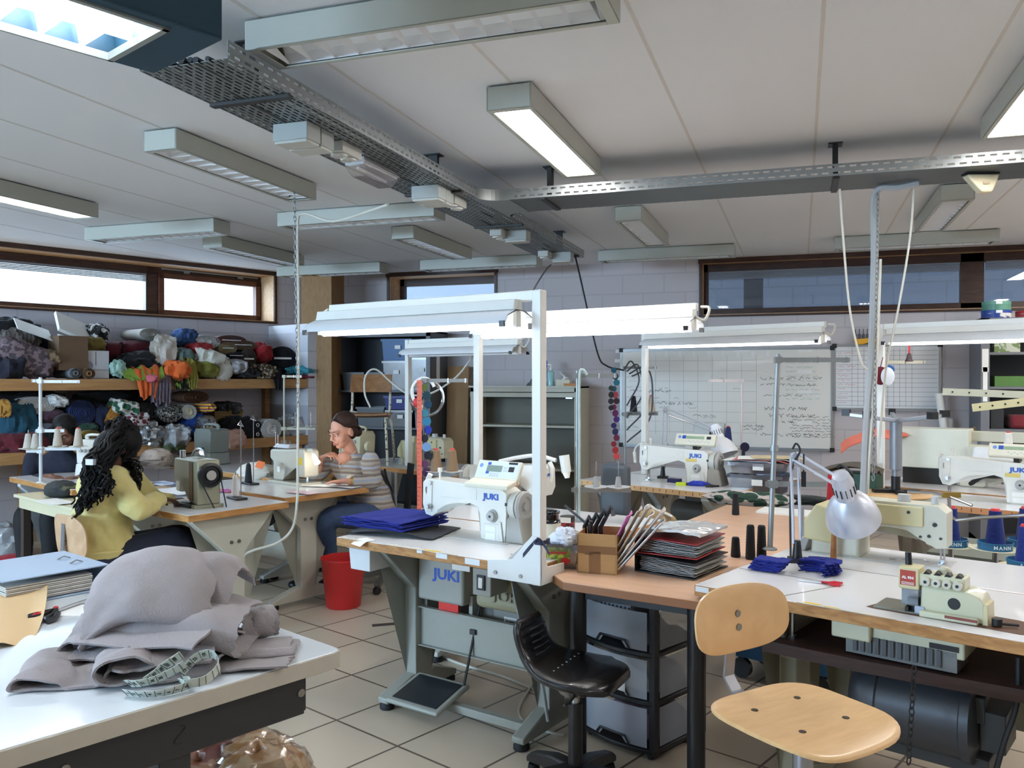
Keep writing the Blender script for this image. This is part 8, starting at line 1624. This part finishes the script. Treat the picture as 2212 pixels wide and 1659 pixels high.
for k,(m_,lb)in enumerate(((paper,'white sheet drooping over the clear boxes'),(mat('pink card',(214,120,112),.6),'pink card among the papers on the clear boxes'),(paper,'uppermost white sheet on the clear boxes'),(mat('buff card',(214,196,156),.6),'buff card at the right on the clear boxes'))):b=MB();b.sheet(lambda u,v:V(((u-.5)*.36+.07*(k==3)-.04*(k==0),(v-.5)*.24,.001+.007*k-.10*max(0,abs(u-.42)-.40)**1.0)),10,4,.002);one('paper_sheet',lb,'paper',b,m_,loc=pB+V((.02*k,.05,.216)),rz=-.2+.12*k)
heap('fabric_bundle','green and maroon wax print cloth on the brown table',ontab(1600,1090)+V((.04,.06,.03)),(.26,.10,.045),blotchmat('wave wax print',(40,70,56),(196,186,180),12,.5,kind='v'),'fabric',21,.18);heap('fabric_bundle','black cloth at the far right of the brown table',ontab(1715,1090)+V((.05,.06,.02)),(.18,.07,.03),fab((24,30,28)),'fabric',23,.15)
b=MB();b.box((0,0,.006),(.30,.2,.012));one('picture_frame','white board lying behind the grey stand on the brown table','board',b,paper,loc=ontab(1700,1108),rz=-.22,bevel=.001)
p=D(1855,1045,5.35);r=thing('storage_box','dark green box stuffed with brown paper left of the upturned stool','box',(p.x,p.y,ZJ-.02),-.3);b=MB();b.box((0,0,.07),(.25,.2,.15));b.out('box',mat('dark green box',(34,72,54),.5),r,bevel=.004);b=MB();b.sheet(lambda u,v:V(((u-.5)*.32-.03,(v-.5)*.2,.15+.05*u*(1-u)*3+.02*math.sin(v*7))),8,6,.003);b.out('contents',mat('brown papers',(92,84,72),.8),r);b=MB();b.box((.03,-.1,.02),(.2,.02,.03));b.out('red_base',mat('red base',(186,36,44),.5),r)
oc_=D(1880,950,5.75);b=MB();b.sheet(lambda u,v:D(1816+145*u,946-20*math.sin(min(1,u*1.5)*PI*.6)+20*v*(1-.2*u)+34*max(0,.35-u),5.78+.12*(1-v))-oc_+V((0,0,.008*math.sin(u*15))),18,8,.008);one('fabric_piece','coral cloth draped over the boxy cream machine','fabric',b,fab((222,116,92)),loc=oc_)
pt_=D(1710,1400,4.2);r=thing('trolley','blue plastic trolley on castors far under the worktop','trolley',(pt_.x,pt_.y,0),-.4);bt_=mat('trolley blue',(34,96,146),.45);b=MB();b.box((0,0,.19),(.5,.34,.16));b.out('body',bt_,r,bevel=.01)
for x in(-.2,.2):
 for y in(-.13,.13):b=MB();b.cyl((x,y-.015,.05),(x,y+.015,.05),.05,n=14);b.box((x,y,.1),(.03,.03,.04));b.out('caster',black_pl,r)
heap('plastic_bag','whitish plastic bag on the floor at the left edge',G(14,1205,0)+V((0,0,.10)),(.2,.2,.2),mat('cloudy plastic',(170,172,174),.2),'bag',17,.2);heap('fabric_bundle','red bundle on the floor under the plastic bag',G(30,1235,0)+V((0,0,.05)),(.22,.14,.08),fab((170,30,40)),'fabric',19,.15)
# ========== cables, chains and cords
def cable(label,P,r_,m,name='cable',cat='cable',k=6,group=None):P=[V(p)for p in P];b=MB();b.tube([p-P[0]for p in spline(P,k)],r_,7);return one(name,label,cat,b,m,loc=P[0],group=group)
def chain(label,p,q,r_=.0025,pitch=.028):
 p,q=V(p),V(q);n=int((q-p).length/pitch);b=MB();d=(q-p).normalized();s1_=d.orthogonal().normalized();s2_=d.cross(s1_)
 for i in range(n):c=d*(pitch*(i+.5));s_=s1_ if i%2 else s2_;b.tube([c+d*(pitch*.68*math.sin(t))*1.0+s_*(.008*math.cos(t))for t in[2*PI*j/8 for j in range(8)]],r_,5,closed=True)
 return one('chain',label,'chain',b,galv,loc=p)
dc=5.15;c0_=G(635,378,CEIL);chain('steel chain hanging from the ceiling over the left desks',V((c0_.x,c0_.y,CEIL)),D(644,880,dist(c0_)))
dd=dist(c0_);cable('cream cable along the chain, sagging to the floor by the striped jumper desk',[D(838,442,4.6),D(800,455,4.8),D(720,478,5.0),D(655,462,dd),D(643,500,dd),D(645,700,dd),D(643,1000,dd),D(642,1080,5.0),D(632,1140,5.0),D(600,1172,4.95),D(550,1188,4.9),D(528,1200,4.9),D(522,1225,4.9),D(524,1300,4.9)],.008,cable_white)
cable('black wire hanging from the far tray end to the tangled stand',[D(1243,555,7.0),D(1258,620,6.9),D(1290,760,6.85),D(1310,790,6.85),D(1348,800,6.85)],.007,cable_black);cable('grey cord from the far tray end to the middle lamp frame',[D(1190,572,6.8),D(1178,585,6.0),D(1150,632,4.6),D(1152,660,4.5)],.005,mat('dark grey wires',(66,68,72),.5))
cable('grey cable bundle hanging from the right tray down to the tables',[D(1985,396,4.35),D(1940,405,4.4),D(1900,408,4.45),D(1888,440,4.5),D(1888,560,4.5),D(1882,760,4.5),D(1872,900,4.5),D(1864,1066,4.5)],.018,mat('pvc grey cable',(166,170,172),.4),k=8);chain('steel chain beside the grey cable bundle',D(1897,408,4.45),D(1886,1040,4.46));cable('cream cable strapped to the grey bundle',[D(1902,560,4.5),D(1893,800,4.48),D(1880,960,4.48),D(1874,1066,4.5)],.008,cable_white)
cable('left cord of the pair hanging below the right tray',[D(1814,408,4.4),D(1822,520,4.45),D(1836,670,4.5),D(1860,780,4.5),D(1878,800,4.5)],.006,cable_white,'cord','cord',group='cords below the right tray');cable('right cord of the pair hanging below the right tray',[D(1975,400,4.4),D(1965,520,4.45),D(1940,670,4.5),D(1915,790,4.55),D(1902,930,4.6),D(1896,1000,4.6)],.006,cable_white,'cord','cord',group='cords below the right tray')
cable('cream cable looping over the old wooden chair',[D(800,880,7.0),D(788,850,7.0),D(790,812,7.0),D(812,798,7.0),D(850,830,7.0),D(885,852,6.95),D(930,850,6.9),D(985,815,6.9),D(1025,765,6.8)],.008,cable_white)
r=thing('cable_coil','coil of white and clear tubing with a red patch hanging on a stand pole','cable',D(922,860,5.05),AR);r.scale=(.86,.86,.86);b=MB();b.tube([(.115*math.cos(t),.02*math.sin(t*2),.12*math.sin(t))for t in[2*PI*i/36 for i in range(36)]],.011,8,closed=True);b.out('clear_hose',glassmat('clear hose',(190,196,196),.35,.15),r);b=MB();b.tube([(-.02+.08*math.cos(t),-.02,.04+.10*math.sin(t))for t in[.4+4.6*i/24 for i in range(25)]],.012,8);b.out('white_hose',white_paint,r);b=MB();b.ell((-.06,-.03,-.03),(.035,.015,.035),12,8);b.out('red_patch',mat('red patch',(196,40,44),.5),r)
fl=lambda u,v:G(u,v,.0)+V((0,0,.007))
cable('white cable on the tiles passing under the middle table',[fl(935,1405),fl(965,1425),fl(1010,1442),fl(1080,1462),fl(1150,1490)],.007,cable_white);cable('white cable loop on the tiles beside the black stool',[fl(1150,1480),fl(1122,1530),fl(1130,1560),fl(1170,1580),fl(1220,1592)],.006,cable_white);cable('grey cable falling from the switch of the middle table',[wl(TJ,.82,.22,.70),wl(TJ,.86,.2,.55),wl(TJ,.97,.2,.30),wl(TJ,1.0,.22,.10)],.008,cable_grey)
for k,P in enumerate((([1840,1400],[1828,1440],[1790,1455],[1750,1448],[1745,1470],[1790,1478],[1830,1470]),([1735,1460],[1770,1440],[1795,1450],[1775,1475],[1740,1478],[1725,1465]),([1830,1395],[1800,1440],[1760,1468],[1740,1455]))):cable('pale cable in the tangle on the tiles behind the beech chair, %s'%('outermost loop','small loop','straightest run')[k],[fl(u,v)+V((0,0,.006*k))for u,v in P],.009,cable_white,group='cable tangle on the tiles')
cable('dark cord hanging along the switch box at the lower right',[D(2200,1420,2.4),D(2196,1520,2.4),D(2170,1600,2.4),D(2150,1670,2.4)],.008,cable_black);chain('black treadle chain hanging below the dark motor',D(1975,1440,2.42),D(1962,1662,2.42),.002,.02).data.materials[0]=dark_metal
cable('thin white guide thread from the lamp frame to the clear cable loop',[D(1040,855,5.0),D(1125,985,4.6)],.0008,paper)if 0 else None
